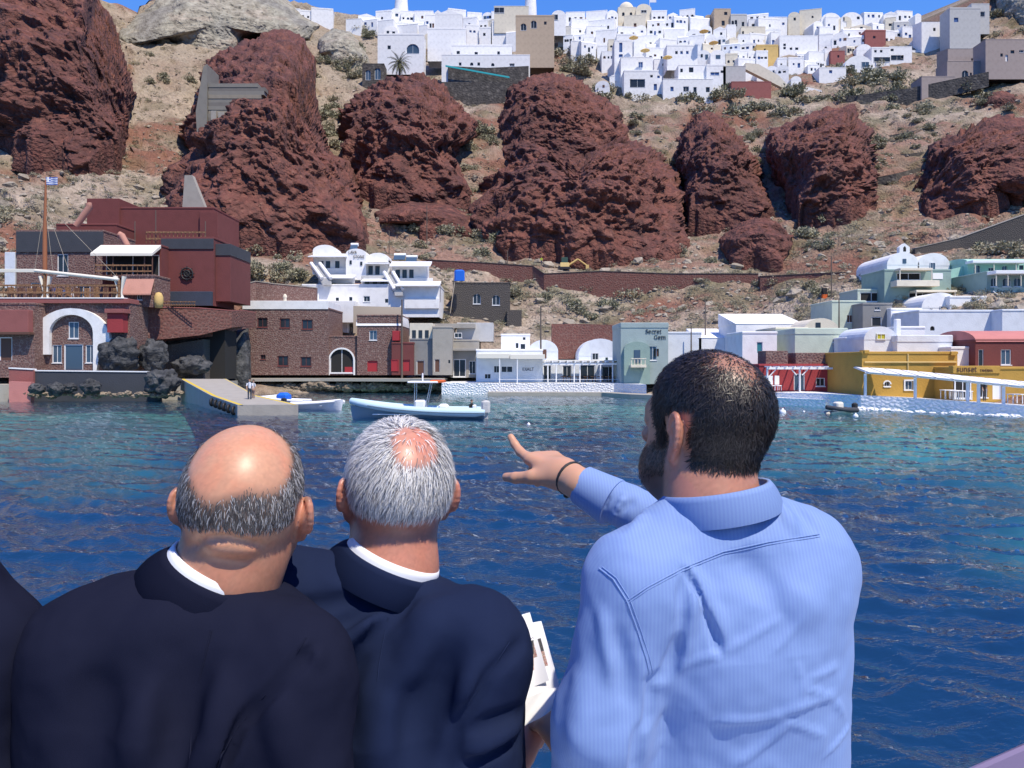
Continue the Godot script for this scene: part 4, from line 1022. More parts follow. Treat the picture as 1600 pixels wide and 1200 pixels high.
func waterfront_middle() -> void:
	var a := house("stone_house", "big brown stone house with six small windows on the quay", 380, 513, 586, 483, 107, 9, "brown_stone", "flat", [[410, 504, 16, 15, "wkm"], [445, 505, 16, 15, "wkm"], [480, 507, 17, 15, "wkm"], [411, 558, 8, 7, "wkm"], [442, 564, 17, 16, "wkm"], [478, 565, 17, 15, "wkm"]], 0.0)
	block(a, "white_parapet", 379, 483, 513, 470, -8, 0.1, "white")
	var fin := Shape.new(); fin.lathe([Vector2(0.25, 0), Vector2(0.22, 0.5), Vector2(0.32, 0.6), Vector2(0.2, 0.95), Vector2(0, 1.1)], 10)
	var fp := part(a, "chimney_pot", fin, mats.cream); fp.position = Vector3((442 - 446.5) * 107 / FL, (586 - 470) * 107 / FL, -1)
	var b := house("stone_house", "low brown stone house with a white rimmed archway", 512, 562, 586, 527, 107.5, 8, "brown_stone", "flat", [[534, 564, 37, 38, "ao"]])
	var rim := Shape.new(); var kb := 107.5 / FL; var pl := PackedVector2Array()
	for q in 13: pl.append(Vector2((534 - 537 - cos(PI * q / 12.0) * 21) * kb, (586 - 564 + sin(PI * q / 12.0) * 21) * kb))
	pl.append(Vector2((555 - 537) * kb, 0)); pl.append(Vector2((552.5 - 537) * kb, 0))
	for q in 13: pl.append(Vector2((534 - 537 + cos(PI * q / 12.0) * 18.6) * kb, (586 - 564 + sin(PI * q / 12.0) * 18.6) * kb))
	pl.append(Vector2((515.4 - 537) * kb, 0)); pl.append(Vector2((513 - 537) * kb, 0))
	rim.prism(pl, 0.0, 0.14); part(b, "arch_rim", rim, mats.white)
	block(b, "red_gate", 538, 586, 551, 573, -0.25, -0.15, "red_paint")
	var c := house("stone_house", "brown stone house with a white barrel roof on the quay", 558, 627, 586, 494, 107, 8, "brown_stone", "flat", [[583, 524, 12, 15, "ws"], [582, 572, 16, 17, "dr"]])
	var br := Shape.new(); var kc := 107.0 / FL; var bp := PackedVector2Array()
	for q in 13: bp.append(Vector2(cos(PI * q / 12.0) * 4.1, sin(PI * q / 12.0) * 1.7))
	br.prism(bp, -36 * kc, 35 * kc, Transform3D(Basis(Vector3(0, 0, -1), Vector3.UP, Vector3(1, 0, 0)), Vector3(0, 77 * kc, -4.0)))
	part(c, "barrel_vault", br, mats.white)
	var d := house("red_house", "narrow dark red house with red shutters behind the pole", 612, 646, 586, 537, 106, 6, "maroon", "flat", [[617, 571, 11, 18, "dr"], [634, 571, 13, 18, "dr"]])
	block(d, "red_shutter", 613, 532, 624, 517, -1, 0.1, "red_paint")
	var e := house("grey_house", "grey block house with a glazed white upper floor", 640, 676, 586, 531, 107, 7, "grey_block", "flat", [[657, 574, 12, 22, "dn"]])
	block(e, "upper_floor", 640, 531, 676, 505, -6, 0.05, "cream")
	for q in [644, 654, 664]: block(e, "upper_window", q, 528, q + 6, 516, 0.052, 0.1, "dark_glass")
	house("plaster_house", "unfinished beige house with a brown door left of the white restaurant", 676, 706, 586, 512, 106, 7, "concrete", "flat", [[683, 571, 8, 20, "dn"], [702, 565, 3, 5, "wk"]])
	var r := house("ruin", "half built beige house with open rooms behind the boat crane", 704, 748, 590, 533, 109, 7, "concrete", "flat", [[716, 524, 12, 8, "ok"], [718, 575, 20, 28, "ok"], [738, 574, 10, 20, "ok"]])
	block(r, "floor_slab", 700, 548, 746, 544, -5, 1.2, "concrete"); block(r, "upper_wall", 712, 533, 770, 503, -8, -2, "pale_grey"); block(r, "roof_slab", 676, 512, 742, 505, -6, -1, "concrete")
	# white hotel in tiers
	var h := house("hotel", "white terraced hotel with vaults and lettering below the red cliff", 472, 686, 476, 446, 121, 9, "white", "flat", [[527, 468, 5, 6, "wk"], [548, 468, 5, 8, "wk"], [573, 467, 10, 9, "wk"], [604, 470, 5, 6, "wk"]], 0.0, "", "hotel", "", 2.0)
	for q in [[492, 548, 452, 427, 0.0, [503, 509, 517]], [560, 606, 456, 428, 0.0, [569, 582, 594]], [632, 686, 470, 440, 0.0, [638, 648, 668]]]:
		block(h, "loggia_back", q[0], q[2], q[1], q[3], -3.0, -2.2, "pale_grey")
		for x in q[5]:
			block(h, "window", x - 3.5, q[2] - 6, x + 3.5, q[3] + 8, -2.19, -2.1, "green_paint")
	for q in [[478, 536, 416, 390, [491, 502, 517]], [565, 600, 424, 400, [571, 582]], [606, 662, 430, 405, [615, 626, 637]]]:
		block(h, "upper_room", q[0], q[2] + 4, q[1], q[3], -8, -4.5, "white")
		for x in q[4]: block(h, "window", x - 3.5, q[2], x + 3.5, q[2] - 14, -4.49, -4.4, "dark_glass")
	for q in [[478, 534, 424, 414, -4.4], [500, 550, 440, 427, -2.2], [534, 600, 434, 425, -4.4], [600, 672, 442, 430, -4.4], [558, 612, 452, 444, -2.0], [632, 686, 482, 466, 0.0]]:
		block(h, "balcony_wall", q[0], q[2], q[1], q[3], q[4], q[4] + 0.4, "white")
	for q in [[475, 536, 392, 397, -4.5], [565, 602, 404, 408, -4.5], [605, 670, 402, 412, -4.5], [500, 552, 428, 434, -1.9], [564, 608, 433, 439, -1.9], [620, 688, 438, 447, -1.0]]:
		var s := Shape.new(); var kh := 121.0 / FL
		s.prism(PackedVector2Array([Vector2(-1.0, (476 - q[2]) * kh), Vector2(1.7, (476 - q[3]) * kh), Vector2(1.7, (476 - q[3]) * kh - 0.15), Vector2(-1.0, (476 - q[2]) * kh - 0.3)]), (579 - q[1]) * kh, (579 - q[0]) * kh, Transform3D(Basis(Vector3(0, 0, 1), Vector3.UP, Vector3(-1, 0, 0)), Vector3(0, 0, q[4] + 0.6)))
		part(h, "awning", s, mats.white_paint)
	for q in [[478, 516, 398, 376, -8.0, -4.2], [534, 566, 434, 384, -8.0, -3.0], [566, 600, 404, 389, -8.0, -4.2]]:
		var s := Shape.new(); var kh := 121.0 / FL; var vp := PackedVector2Array()
		var mx: float = (q[0] + q[1]) * 0.5; var hw: float = (q[1] - q[0]) * 0.5
		for t in 13: vp.append(Vector2((mx - 579 + cos(PI * t / 12.0) * hw) * kh, (476 - q[3] - hw * 0.5 + sin(PI * t / 12.0) * hw * 0.5) * kh))
		vp.append(Vector2((q[0] - 579) * kh, (476 - q[2]) * kh)); vp.append(Vector2((q[1] - 579) * kh, (476 - q[2]) * kh))
		s.prism(vp, q[4], q[5]); part(h, "vault", s, mats.white)
	block(h, "small_window", 540, 409, 543.5, 403, -2.99, -2.9, "dark_glass"); block(h, "small_window", 557, 411, 560.5, 405, -2.99, -2.9, "dark_glass")
	words_on(h, "LAVA", 545, 390, 4.5, -2.9, "black"); words_on(h, "STONE", 555, 397.5, 4.5, -2.9, "black")
	for q in [[607, 626, 399], [627, 645, 402], [536, 548, 382]]:
		var s := Shape.new(); s.box(Vector3(0, 0, -0.05), Vector3((q[1] - q[0]) * 0.1, 1.4, 0.05), Transform3D(Basis(Vector3.RIGHT, -0.8), Vector3((q[0] - 579) * 0.102, (476 - q[2]) * 0.102, -5.0)))
		part(h, "solar_panel", s, mats.blue_glass)
		var tk := Shape.new(); tk.tube([Vector3((q[0] - 579) * 0.102, (476 - q[2] + 9) * 0.102, -6.0), Vector3((q[1] - 579) * 0.102, (476 - q[2] + 9) * 0.102, -6.0)], [0.28], 10); part(h, "water_tank", tk, mats.white_paint)
	for q in [[483, 413, 507, 440], [599, 427, 619, 457]]:
		var s := Shape.new(); var kh := 121.0 / FL
		var p0 := Vector3((q[0] - 579) * kh, (476 - q[1]) * kh, -2.0); var p1 := Vector3((q[2] - 579) * kh, (476 - q[3]) * kh, 0.6)
		for t in 12:
			var p := p0.lerp(p1, t / 11.0); s.box(p + Vector3(-0.1, -0.6, -0.4), p + Vector3(1.2, 0, 0.4))
		part(h, "stairs", s, mats.pale_grey)
		for off in [-0.15, 1.25]:
			var bw := Shape.new(); bw.tube([p0 + Vector3(off, 0.4, 0.3), p1 + Vector3(off, 0.4, 0.3)], [0.3], 6); part(h, "stair_wall", bw, mats.white)
	block(h, "lower_terrace", 466, 505, 560, 472, -4, 2.5, "white"); block(h, "lower_wall", 486, 520, 545, 500, -2, 1.0, "white")
	wall_run("cane_fence", "pale cane fence behind the barrel roofed house", [[552, 505, 478, 114], [628, 505, 480, 114]], 0.15, "pale_wood")
	wall_run("road_wall", "grey topped stone wall of the road left of the white hotel", [[378, 478, 446, 113], [400, 478, 440, 114], [430, 478, 444, 114], [494, 478, 450, 115]], 0.8, "brown_stone", "concrete", "wall")
	var dr := house("ruin", "dark stone ruin with two arched windows on the slope", 708, 797, 512, 443, 128, 7, "dark_stone", "flat", [[745, 467, 12, 16, "ak"], [775, 469, 12, 16, "ak"]])
	block(dr, "side_wall", 792, 512, 815, 485, -4, 1.0, "dark_stone")
	var tarp := thing("tarpaulin", "bright blue tarpaulin bundle hung on a pole above the ruin", "tarpaulin", spot(718, 438, 126))
	var ts := Shape.new(); ts.soft_box(Vector3(-0.85, -0.1, -0.4), Vector3(0.85, 1.75, 0.4), 0.25); part(tarp, "sheet", ts, mats.blue_tarp)
	var tp := Shape.new(); tp.tube([Vector3(-0.6, 1.2, 0), Vector3(-1.5, -5.5, 0.5)], [0.07], 6); part(tarp, "pole", tp, mats.pale_wood)
	# white restaurant on its painted quay
	slab("quay", "white_stone", [[690, 99.5], [760, 99], [860, 98.5], [960, 97], [1010, 92]], 16.0, -2.0, 1.45)
	slab("quay_ledge", "concrete", [[762, 96], [940, 95.5], [985, 90], [1110, 82], [1200, 74]], 5.0, -2.0, 0.35)
	var x := house("restaurant", "white restaurant with awning and dark lettering on the quay", 744, 848, 597, 548, 102, 9, "blue_wash", "flat", [[776, 577, 9, 11, "wk"], [792, 577, 19, 11, "wk"], [762, 588, 10, 8, "wk"]], 0.0, "", "restaurant", "white_paint")
	words_on(x, "EXALT", 825, 577, 5.0, 0.03, "slate")
	for q in [[746, 796, 560, 553], [797, 850, 561, 554]]: block(x, "awning", q[0], q[2], q[1], q[3], 0.05, 2.6, "canvas")
	for q in [781, 808]: block(x, "awning_post", q - 0.8, 597, q + 0.8, 560, 2.4, 2.55, "white_paint")
	block(x, "rail", 781, 592.5, 980, 592, 2.4, 2.46, "white_paint")
	var y := house("restaurant_hall", "white dining hall behind the pergola beside the restaurant", 848, 986, 597, 566, 105, 8, "blue_wash", "flat", [[855, 583, 12, 24, "ok"], [886, 581, 14, 20, "wk"], [918, 582, 24, 24, "ok"], [951, 584, 22, 24, "ok"], [975, 582, 10, 24, "ok"]], 0.0, "", "restaurant")
	var pg := thing("pergola", "long white pergola over the restaurant terrace", "pergola", spot(915, 597, 101))
	pg.set_meta("scale_here", 101.0 / FL); pg.set_meta("cx", 915.0); pg.set_meta("base", 597.0)
	for q in [856, 869, 897, 906, 938, 957, 968, 982]: block(pg, "post", q - 0.9, 597, q + 0.9, 568, 0.0, 0.2, "white_paint")
	block(pg, "beam", 848, 570, 984, 567, 0.0, 0.22, "white_paint")
	for q in 12: block(pg, "rafter", 850 + q * 11.8, 566.8, 852 + q * 11.8, 564, -3.2, 0.6, "white_paint")
	block(pg, "canopy", 850, 563.8, 984, 562.5, -3.2, 0.4, "canvas")
	for q in 9:
		var t := thing("cafe_table", "small wooden table with chairs under the white pergola", "table", spot(880 + q * 11.5, 597, 102.5), 0.0, "tables under the pergola")
		t.set_meta("scale_here", 102.5 / FL); t.set_meta("cx", 880 + q * 11.5); t.set_meta("base", 597.0)
		var tx := 880 + q * 11.5
		block(t, "tabletop", tx - 3.5, 589, tx + 3.5, 588, -0.4, 0.4, "wood"); block(t, "leg", tx - 0.6, 597, tx + 0.6, 589.2, -0.06, 0.06, "brown_paint"); block(t, "chair_back", tx + 4.2, 597, tx + 5.0, 586, -0.2, 0.2, "brown_paint")
	for q in [["white block house with a tiny square window above the restaurant", 783, 828, 556, 524, "white", "flat", [[819, 529, 4, 4, "wk"], [808, 540, 4, 8, "wk"], [817, 542, 7, 9, "wk"]], 108],
			["white vaulted house between the pole and the restaurant terrace", 826, 872, 566, 531, "blue_wash", "vault", [[850, 553, 7, 14, "dn"]], 108],
			["white house with a curved parapet and green door above the pergola", 904, 972, 566, 538, "blue_wash", "vault", [[930, 557, 10, 11, "wk"], [948, 561, 4, 5, "wg"], [960, 561, 4, 5, "wg"]], 108],
			["white storage house with a tin door right of the green lettered house", 1043, 1096, 575, 521, "blue_wash", "flat", [], 100],
			["long low white house with sloping roof line behind the dark haired head", 1092, 1142, 572, 528, "white", "shed", [], 100]]:
		house("house", q[0], q[1], q[2], q[3], q[4], q[8], 7, q[5], q[6], q[7])
	wall_run("retaining_wall", "brown brick retaining wall behind the white restaurant", [[862, 545, 506, 113], [905, 545, 506, 113.5], [972, 545, 508, 113]], 1.0, "red_stone", "")
	var sg := house("guest_house", "grey green house with script lettering and a rounded blue front", 970, 1044, 600, 512, 97, 8, "grey_green", "parapet", [[1026, 551, 7, 12, "wn"], [1020, 552, 12, 22, "ws"]], 0.0, "", "guest house")
	words_on(sg, "Secret", 1021, 518, 6.5, 0.05, "black", 1.0); words_on(sg, "Gem", 1031, 527, 6.5, 0.05, "black", 1.0)
	var ks := 97.0 / FL; var fv := Shape.new(); var fp2 := PackedVector2Array()
	for q in 13: fp2.append(Vector2((994 - 1007 + cos(PI * q / 12.0) * 20) * ks, (600 - 545 + sin(PI * q / 12.0) * 11) * ks))
	fp2.append(Vector2((974 - 1007) * ks, 0)); fp2.append(Vector2((1014 - 1007) * ks, 0))
	fv.prism(fp2, 0.0, 0.7); part(sg, "rounded_front", fv, mats.sea_green)
	block(sg, "balcony_door", 989, 567, 999, 547, 0.7, 0.76, "blue_glass"); block(sg, "balcony", 982, 574, 1006, 570, 0.7, 1.9, "cream")
	for q in [983, 988, 993, 998, 1004]: block(sg, "baluster", q - 0.7, 570, q + 0.7, 561, 1.7, 1.85, "cream")
	block(sg, "balcony_rail", 982, 561, 1006, 560, 1.65, 1.9, "cream")
	var umb := Shape.new(); umb.lathe([Vector2(0.05, 1.0), Vector2(0.35, 0.9), Vector2(0.5, 0.55), Vector2(0.35, 0.2), Vector2(0, 0.1)], 10); solid("flower_pot", umb, mats.red_paint, "red flowers beside the rounded blue front", "flowers", "", spot(984, 592, 98))
	# slope above
	wall_run("retaining_wall", "long red stone retaining wall below the excavator", [[666, 430, 406, 146], [700, 440, 408, 145], [760, 446, 411, 144], [832, 443, 416, 143], [850, 455, 428, 141], [940, 458, 424, 140], [1050, 466, 428, 139], [1185, 468, 428, 137]], 1.2, "red_stone", "dark_stone")
	wall_run("retaining_wall", "red stone retaining wall with a doorway near the church", [[1188, 470, 432, 135], [1270, 462, 428, 132], [1380, 448, 424, 126]], 1.2, "red_stone", "dark_stone")
	wall_run("retaining_wall", "dark stone wall under the round-windowed white house", [[700, 140, 103, 284], [760, 150, 106, 283], [826, 135, 103, 284]], 1.5, "far_stone", "")
	wall_run("retaining_wall", "broad dark stone terrace wall between the two red outcrops", [[690, 170, 128, 276], [790, 182, 128, 275]], 1.5, "far_stone", "")
	wall_run("retaining_wall", "dark stone wall under the mauve terraces", [[1300, 165, 152, 268], [1344, 172, 148, 264], [1420, 160, 138, 258], [1545, 128, 112, 250]], 1.2, "far_stone", "")
	wall_run("retaining_wall", "grey stone wall stepping below the right gully", [[1336, 190, 178, 258], [1386, 192, 178, 258]], 1.2, "far_stone", "")
	wall_run("stair_wall", "long dark stone stairway wall climbing to the right edge", [[1430, 396, 388, 132], [1500, 386, 372, 132], [1600, 368, 336, 130], [1680, 350, 310, 128]], 1.5, "dark_stone", "concrete")
	for q in [[1375, 218, 1450, 203], [1390, 224, 1440, 216], [1360, 283, 1440, 265], [1395, 246, 1450, 240]]:
		wall_run("field_wall", "low dark dry stone terrace wall on the right slope", [[q[0], q[1], q[1] - 4, ground_d(q[0], q[1]) + 2], [lerpf(q[0], q[2], 0.5), lerpf(q[1], q[3], 0.5) + 1.5, lerpf(q[1], q[3], 0.5) - 3, ground_d((q[0] + q[2]) * 0.5, q[1]) + 2], [q[2], q[3], q[3] - 4, ground_d(q[2], q[3]) + 2]], 0.8, "far_stone", "").set_meta("group", "dry stone terraces")
	wall_run("handrail_wall", "turquoise painted rail sloping across the dark stone wall", [[696, 104, 101.5, 282], [796, 122, 119.5, 281]], 0.3, "turquoise", "", "rail", 0.0)
	house("stone_house", "dark stone house with two white arched windows left of the palm tree", 566, 600, 132, 100, 283, 6, "far_stone", "flat", [[575, 117, 8, 16, "as"], [590, 115, 9, 18, "as"]], 0.0, "", "house", "", 3.0)
	# concrete bunker
	var bk := thing("bunker", "ruined grey concrete bunker wall on the red outcrop", "bunker", spot(365, 205, 158))
	bk.set_meta("scale_here", 158.0 / FL); bk.set_meta("cx", 365.0); bk.set_meta("base", 205.0)
	var kk := 158.0 / FL
	for q in 13:      # board-marked courses of the broken front
		var y0 := -2.0 + q * 5.9; var y1 := y0 + 5.8
		var rt := along([-2.0, 10.0, 30.0, 56.0, 80.0], [8.0, 14.0, 30.0, 46.0, 46.0], y0) - (8.0 if q == 12 else 0.0) + (q % 3) * 1.5
		var bs := Shape.new(); bs.box(Vector3((-40.0 + (q % 2) * 0.4) * kk, y0 * kk, -2.0), Vector3(rt * kk, y1 * kk, -0.04 * (q % 3))); part(bk, "board_course", bs, mats[["bunker_grey", "bunker_tan", "bunker_grey", "bunker_dark"][q % 4]])
	var bf := Shape.new(); bf.prism(PackedVector2Array([Vector2(-56 * kk, -6 * kk), Vector2(-40.5 * kk, -3 * kk), Vector2(-40.5 * kk, 104 * kk), Vector2(-46 * kk, 100 * kk), Vector2(-58 * kk, 30 * kk)]), -6.0, 0.4); part(bk, "side_wall", bf, mats.bunker_grey)
	block(bk, "buttress", 333, 206, 341, 176, 0.0, 1.2, "concrete"); block(bk, "buttress", 344, 206, 354, 178, 0.0, 1.2, "concrete")
	var fin2 := Shape.new(); fin2.prism(PackedVector2Array([Vector2(-1.3, 0), Vector2(2.6, -0.4), Vector2(0.2, 5.6), Vector2(-0.9, 5.6)]), -1.0, 0.0); solid("concrete_fin", fin2, mats.concrete, "leaning grey concrete fin behind the maroon house", "wall", "", spot(298, 333, 112))
	slab("dirt_track", "track", [[660, 147.5, 408], [700, 146.5, 410], [760, 145.5, 412], [832, 144.5, 417], [850, 142.5, 428.5], [940, 141.5, 424.5], [1050, 140.5, 428.5], [1187, 138.5, 428.5]], 11.0, 12.0, 13.0)
	slab("dirt_track", "track", [[1189, 136.5, 432.5], [1270, 133.5, 428.5], [1380, 127.5, 424.5]], 9.0, 12.0, 13.0)
	# excavator and worker on the track
	var ex := thing("excavator", "small yellow excavator on the dirt track", "excavator", spot(883, 421, 150))
	ex.set_meta("scale_here", 150.0 / FL); ex.set_meta("cx", 883.0); ex.set_meta("base", 421.0)
	block(ex, "track", 874, 421, 890, 417.5, -0.9, 0.9, "black"); block(ex, "body", 875, 417.4, 889, 411, -0.8, 0.8, "umbrella_yellow"); block(ex, "cab", 877, 411, 887, 402.5, -0.6, 0.6, "green_paint")
	bar(ex, "boom", [889, 414, 0], [903, 405, 0], 0.22, "ochre"); bar(ex, "stick", [903, 405, 0], [917, 415, 0], 0.16, "ochre"); block(ex, "bucket", 915, 420, 920, 414, -0.4, 0.4, "ochre")
	small_person("worker in a yellow vest near the excavator", 846, 415, 147, 1.75, Color(0.5, 0.65, 0.05), Color(0.05, 0.05, 0.08), false, 0.4)
	pole("tall wooden pole in front of the red house on the quay", 628, 590, 468, 106, 0.16)
	pole("dark pole beside the white restaurant", 845, 575, 478, 104, 0.14)
	pole("thin dark pole above the white hotel", 608, 410, 360, 150); pole("tall pale pole against the red rubble", 667, 385, 320, 158)
	pole("dark pole behind the head of the pointing man", 1080, 575, 508, 99); pole("taller dark pole right of the white storage house", 1102, 575, 470, 102)
	pole("dark pole between the white houses below the church", 1311, 525, 466, 88, 0.1); pole("tall dark pole beside the traffic lamp", 1299, 480, 400, 118, 0.12)
	for q in [[793, 405, "above the ruin"], [1056, 410, "below the broad red mass"], [1148, 412, "below the low red block"], [1236, 412, "right of the low red block"]]: pole("short dark post beside the dirt track " + q[2], q[0], q[1], q[1] - 14, 150, 0.08)

func waterfront_right() -> void:
	slab("quay", "white_stone", [[1150, 80, 613], [1210, 75, 613], [1290, 70, 615], [1345, 67, 618], [1420, 64.5, 622], [1500, 61.5, 627], [1600, 58, 634], [1760, 54, 645]], 14.0, -2.0, 1.2)
	slab("quay_ledge", "white_stone", [[1196, 74.2], [1290, 69.5]], 2.0, -2.0, 0.7)
	for i in 15:
		var px := 1345.0 + i * 18.5
		boulder("white washed stone at the foot of the right quay", px, along([1340, 1600], [643, 656], px), rng.randf_range(12, 26), rng.randf_range(5, 10), along([1340, 1600], [66.2, 57.2], px), "white_stone", "white washed stones of the quay")
	# dark red house
	var a := house("red_house", "dark red house with white pergola frame on the right quay", 1186, 1298, 612, 572, 76, 6, "bright_red", "flat", [[1249, 597, 17, 26, "ds"], [1282, 597, 14, 13, "wk"]])
	block(a, "stone_parapet", 1199, 571, 1234, 548, -3, -0.5, "brown_stone"); block(a, "stone_parapet", 1246, 571, 1298, 551, -3, -0.5, "brown_stone")
	block(a, "beam", 1192, 577, 1300, 574, 1.0, 1.25, "white_paint")
	for q in [1193, 1243, 1297]: block(a, "post", q - 1.2, 612, q + 1.2, 577, 1.0, 1.2, "white_paint")
	for q in [[1196, 588, 1206, 577.5], [1238, 586, 1231, 577.5], [1247, 586, 1255, 577.5]]: bar(a, "brace", [q[0], q[1], 1.1], [q[2], q[3], 1.1], 0.06, "white_paint")
	for q in 9: block(a, "rafter", 1194 + q * 12.5, 573.8, 1196 + q * 12.5, 572, -0.2, 1.8, "white_paint")
	for q in [1196, 1206, 1216]:
		var c := thing("chair", "white wooden chair stacked by the dark red house", "chair", spot(q, 610, 74.5), 0.2, "white chairs by the red house")
		c.set_meta("scale_here", 74.5 / FL); c.set_meta("cx", float(q)); c.set_meta("base", 610.0)
		block(c, "seat", q - 4, 603, q + 4, 602, -0.25, 0.25, "white_paint"); block(c, "backrest", q - 4, 601, q + 4, 587, -0.27, -0.22, "white_paint")
		for e in [[-3.6, -0.22], [2.8, -0.22], [-3.6, 0.18], [2.8, 0.18]]: block(c, "leg", q + e[0], 610, q + e[0] + 0.9, 603.2, e[1], e[1] + 0.06, "white_paint")
	house("stone_store", "narrow dark stone store beside the red house", 1299, 1322, 612, 563, 77, 6, "brown_stone", "flat", [[1308, 598, 12, 18, "dn"]])
	# taverna
	var t := house("taverna", "yellow taverna with white pergola on the right quay", 1347, 1496, 624, 553, 68.5, 8, "yellow", "flat", [[1386, 600, 9, 8, "ak"], [1420, 602, 12, 14, "ws"], [1478, 606, 8, 12, "wn"]], 0.0, "", "taverna")
	for q in [[1349, 1357, 552, 547], [1484, 1493, 555, 549]]: block(t, "corner_pier", q[0], q[2], q[1], q[3], -0.8, 0.2, "yellow")
	block(t, "moulding", 1350, 567, 1494, 564.5, 0.003, 0.12, "ochre"); block(t, "pilaster", 1417, 582, 1419.5, 553, 0.003, 0.1, "ochre")
	block(t, "arch_trim", 1379.5, 604.5, 1392, 603.2, 0.003, 0.08, "white_paint")
	var fr := Shape.new(); var kt := 68.5 / FL
	var cx := 1421.5
	for q in [[1412, 610.5, 1429, 609], [1412, 595, 1429, 593], [1412, 609, 1414, 595], [1427, 609, 1429, 595]]: fr.box(Vector3((q[0] - cx) * kt, (624 - q[1]) * kt, 0.0), Vector3((q[2] - cx) * kt, (624 - q[3]) * kt, 0.09))
	part(t, "window_trim", fr, mats.white_paint)
	var at := Shape.new(); var ap := PackedVector2Array()
	for q in 11: ap.append(Vector2((1386 - cx + cos(PI * q / 10.0) * 6.4) * kt, (624 - 600.5 + sin(PI * q / 10.0) * 6.4) * kt))
	for q in 11: ap.append(Vector2((1386 - cx - cos(PI * q / 10.0) * 4.6) * kt, (624 - 600.5 + sin(PI * q / 10.0) * 4.6) * kt))
	at.prism(ap, 0.0, 0.08); part(t, "arch_trim", at, mats.white_paint)
	var w2 := house("taverna_wing", "yellow taverna wing carrying the painted name", 1490, 1640, 628, 577, 65.5, 7, "yellow", "flat", [[1503, 606, 26, 34, "oo"], [1558, 610, 14, 28, "dw"], [1536, 606, 14, 30, "oo"]], 0.0, "", "taverna")
	block(w2, "name_board", 1488, 583, 1562, 571.5, -0.6, 0.1, "yellow")
	words_on(w2, "sunset", 1509, 577, 8.0, 0.12, "brown_paint"); words_on(w2, "TAVERNA", 1540, 579, 3.6, 0.12, "brown_paint")
	var pg := thing("pergola", "white slatted pergola along the yellow taverna", "pergola", spot(1475, 628, 66))
	var tops := [[1352, 67.5, 584, 620], [1430, 65.2, 590, 624], [1512, 62.4, 598, 629], [1529, 61.8, 600, 630], [1568, 60.4, 604, 633], [1650, 57.6, 612, 641]]
	for q in tops:
		var s := Shape.new(); var b := spot(q[0], q[2], q[1] - 0.6) - pg.position
		s.box(Vector3(b.x - 0.09, spot(0, q[3], q[1] - 0.6).y - 0.1 - pg.position.y, b.z - 0.09), Vector3(b.x + 0.09, b.y, b.z + 0.09)); part(pg, "post", s, mats.white_paint)
	for q in tops.size() - 1:
		var p0 := spot(tops[q][0], tops[q][2], tops[q][1] - 0.6) - pg.position + Vector3(0, 0.1, 0); var p1 := spot(tops[q + 1][0], tops[q + 1][2], tops[q + 1][1] - 0.6) - pg.position + Vector3(0, 0.1, 0)
		var s := Shape.new(); s.tube([p0, p1], [0.1], 6); part(pg, "beam", s, mats.white_paint)
		var n := 1 if q == 2 else 3
		for e in n:
			var m0 := p0.lerp(p1, float(e) / n + 0.02); var m1 := p0.lerp(p1, (e + 1.0) / n - 0.02)
			var bk := Vector3(0, 0.5, -2.4)
			var fr2 := Vector3(0, 0.02, 0.5)
			var u := Vector3(0, 0.05, 0)
			var pn := Shape.new()
			pn.quad_to(m0 + fr2 + u, m1 + fr2 + u, m1 + bk + u, m0 + bk + u, Vector3.UP); pn.quad_to(m0 + fr2, m1 + fr2, m1 + bk, m0 + bk, Vector3.DOWN)
			pn.quad_to(m0 + fr2, m1 + fr2, m1 + fr2 + u, m0 + fr2 + u, Vector3.BACK)
			part(pg, "roof_panel", pn, mats.white_paint)
			var rf := Shape.new(); rf.tube([m0 + fr2 - Vector3(0, 0.06, 0), m0 + bk - Vector3(0, 0.06, 0)], [0.05], 5); part(pg, "rafter", rf, mats.white_paint)
	for q in [[1480, 65.5], [1488, 65], [1498, 64.5], [1508, 64], [1586, 60.5]]:
		var c := thing("table", "white stacked table and chairs on the taverna quay", "table", spot(q[0], 0, q[1]) * Vector3(1, 0, 1) + Vector3(0, along([1480, 1600], [0.98, 0.8], q[0]), 0), 0.0, "white tables of the taverna")
		var s := Shape.new(); s.soft_box(Vector3(-0.45, 0.7, -0.4), Vector3(0.45, 0.76, 0.4), 0.01); part(c, "tabletop", s, mats.white_paint)
		for e in [[-0.4, -0.35], [0.35, -0.35], [-0.4, 0.3], [0.35, 0.3]]:
			var l := Shape.new(); l.box(Vector3(e[0], 0, e[1]), Vector3(e[0] + 0.05, 0.7, e[1] + 0.05)); part(c, "leg", l, mats.white_paint)
	small_person("person in black standing in the shade of the taverna", 1538, 626, 64.2, 1.7, Color(0.03, 0.03, 0.035), Color(0.04, 0.04, 0.05), false, 0.3)
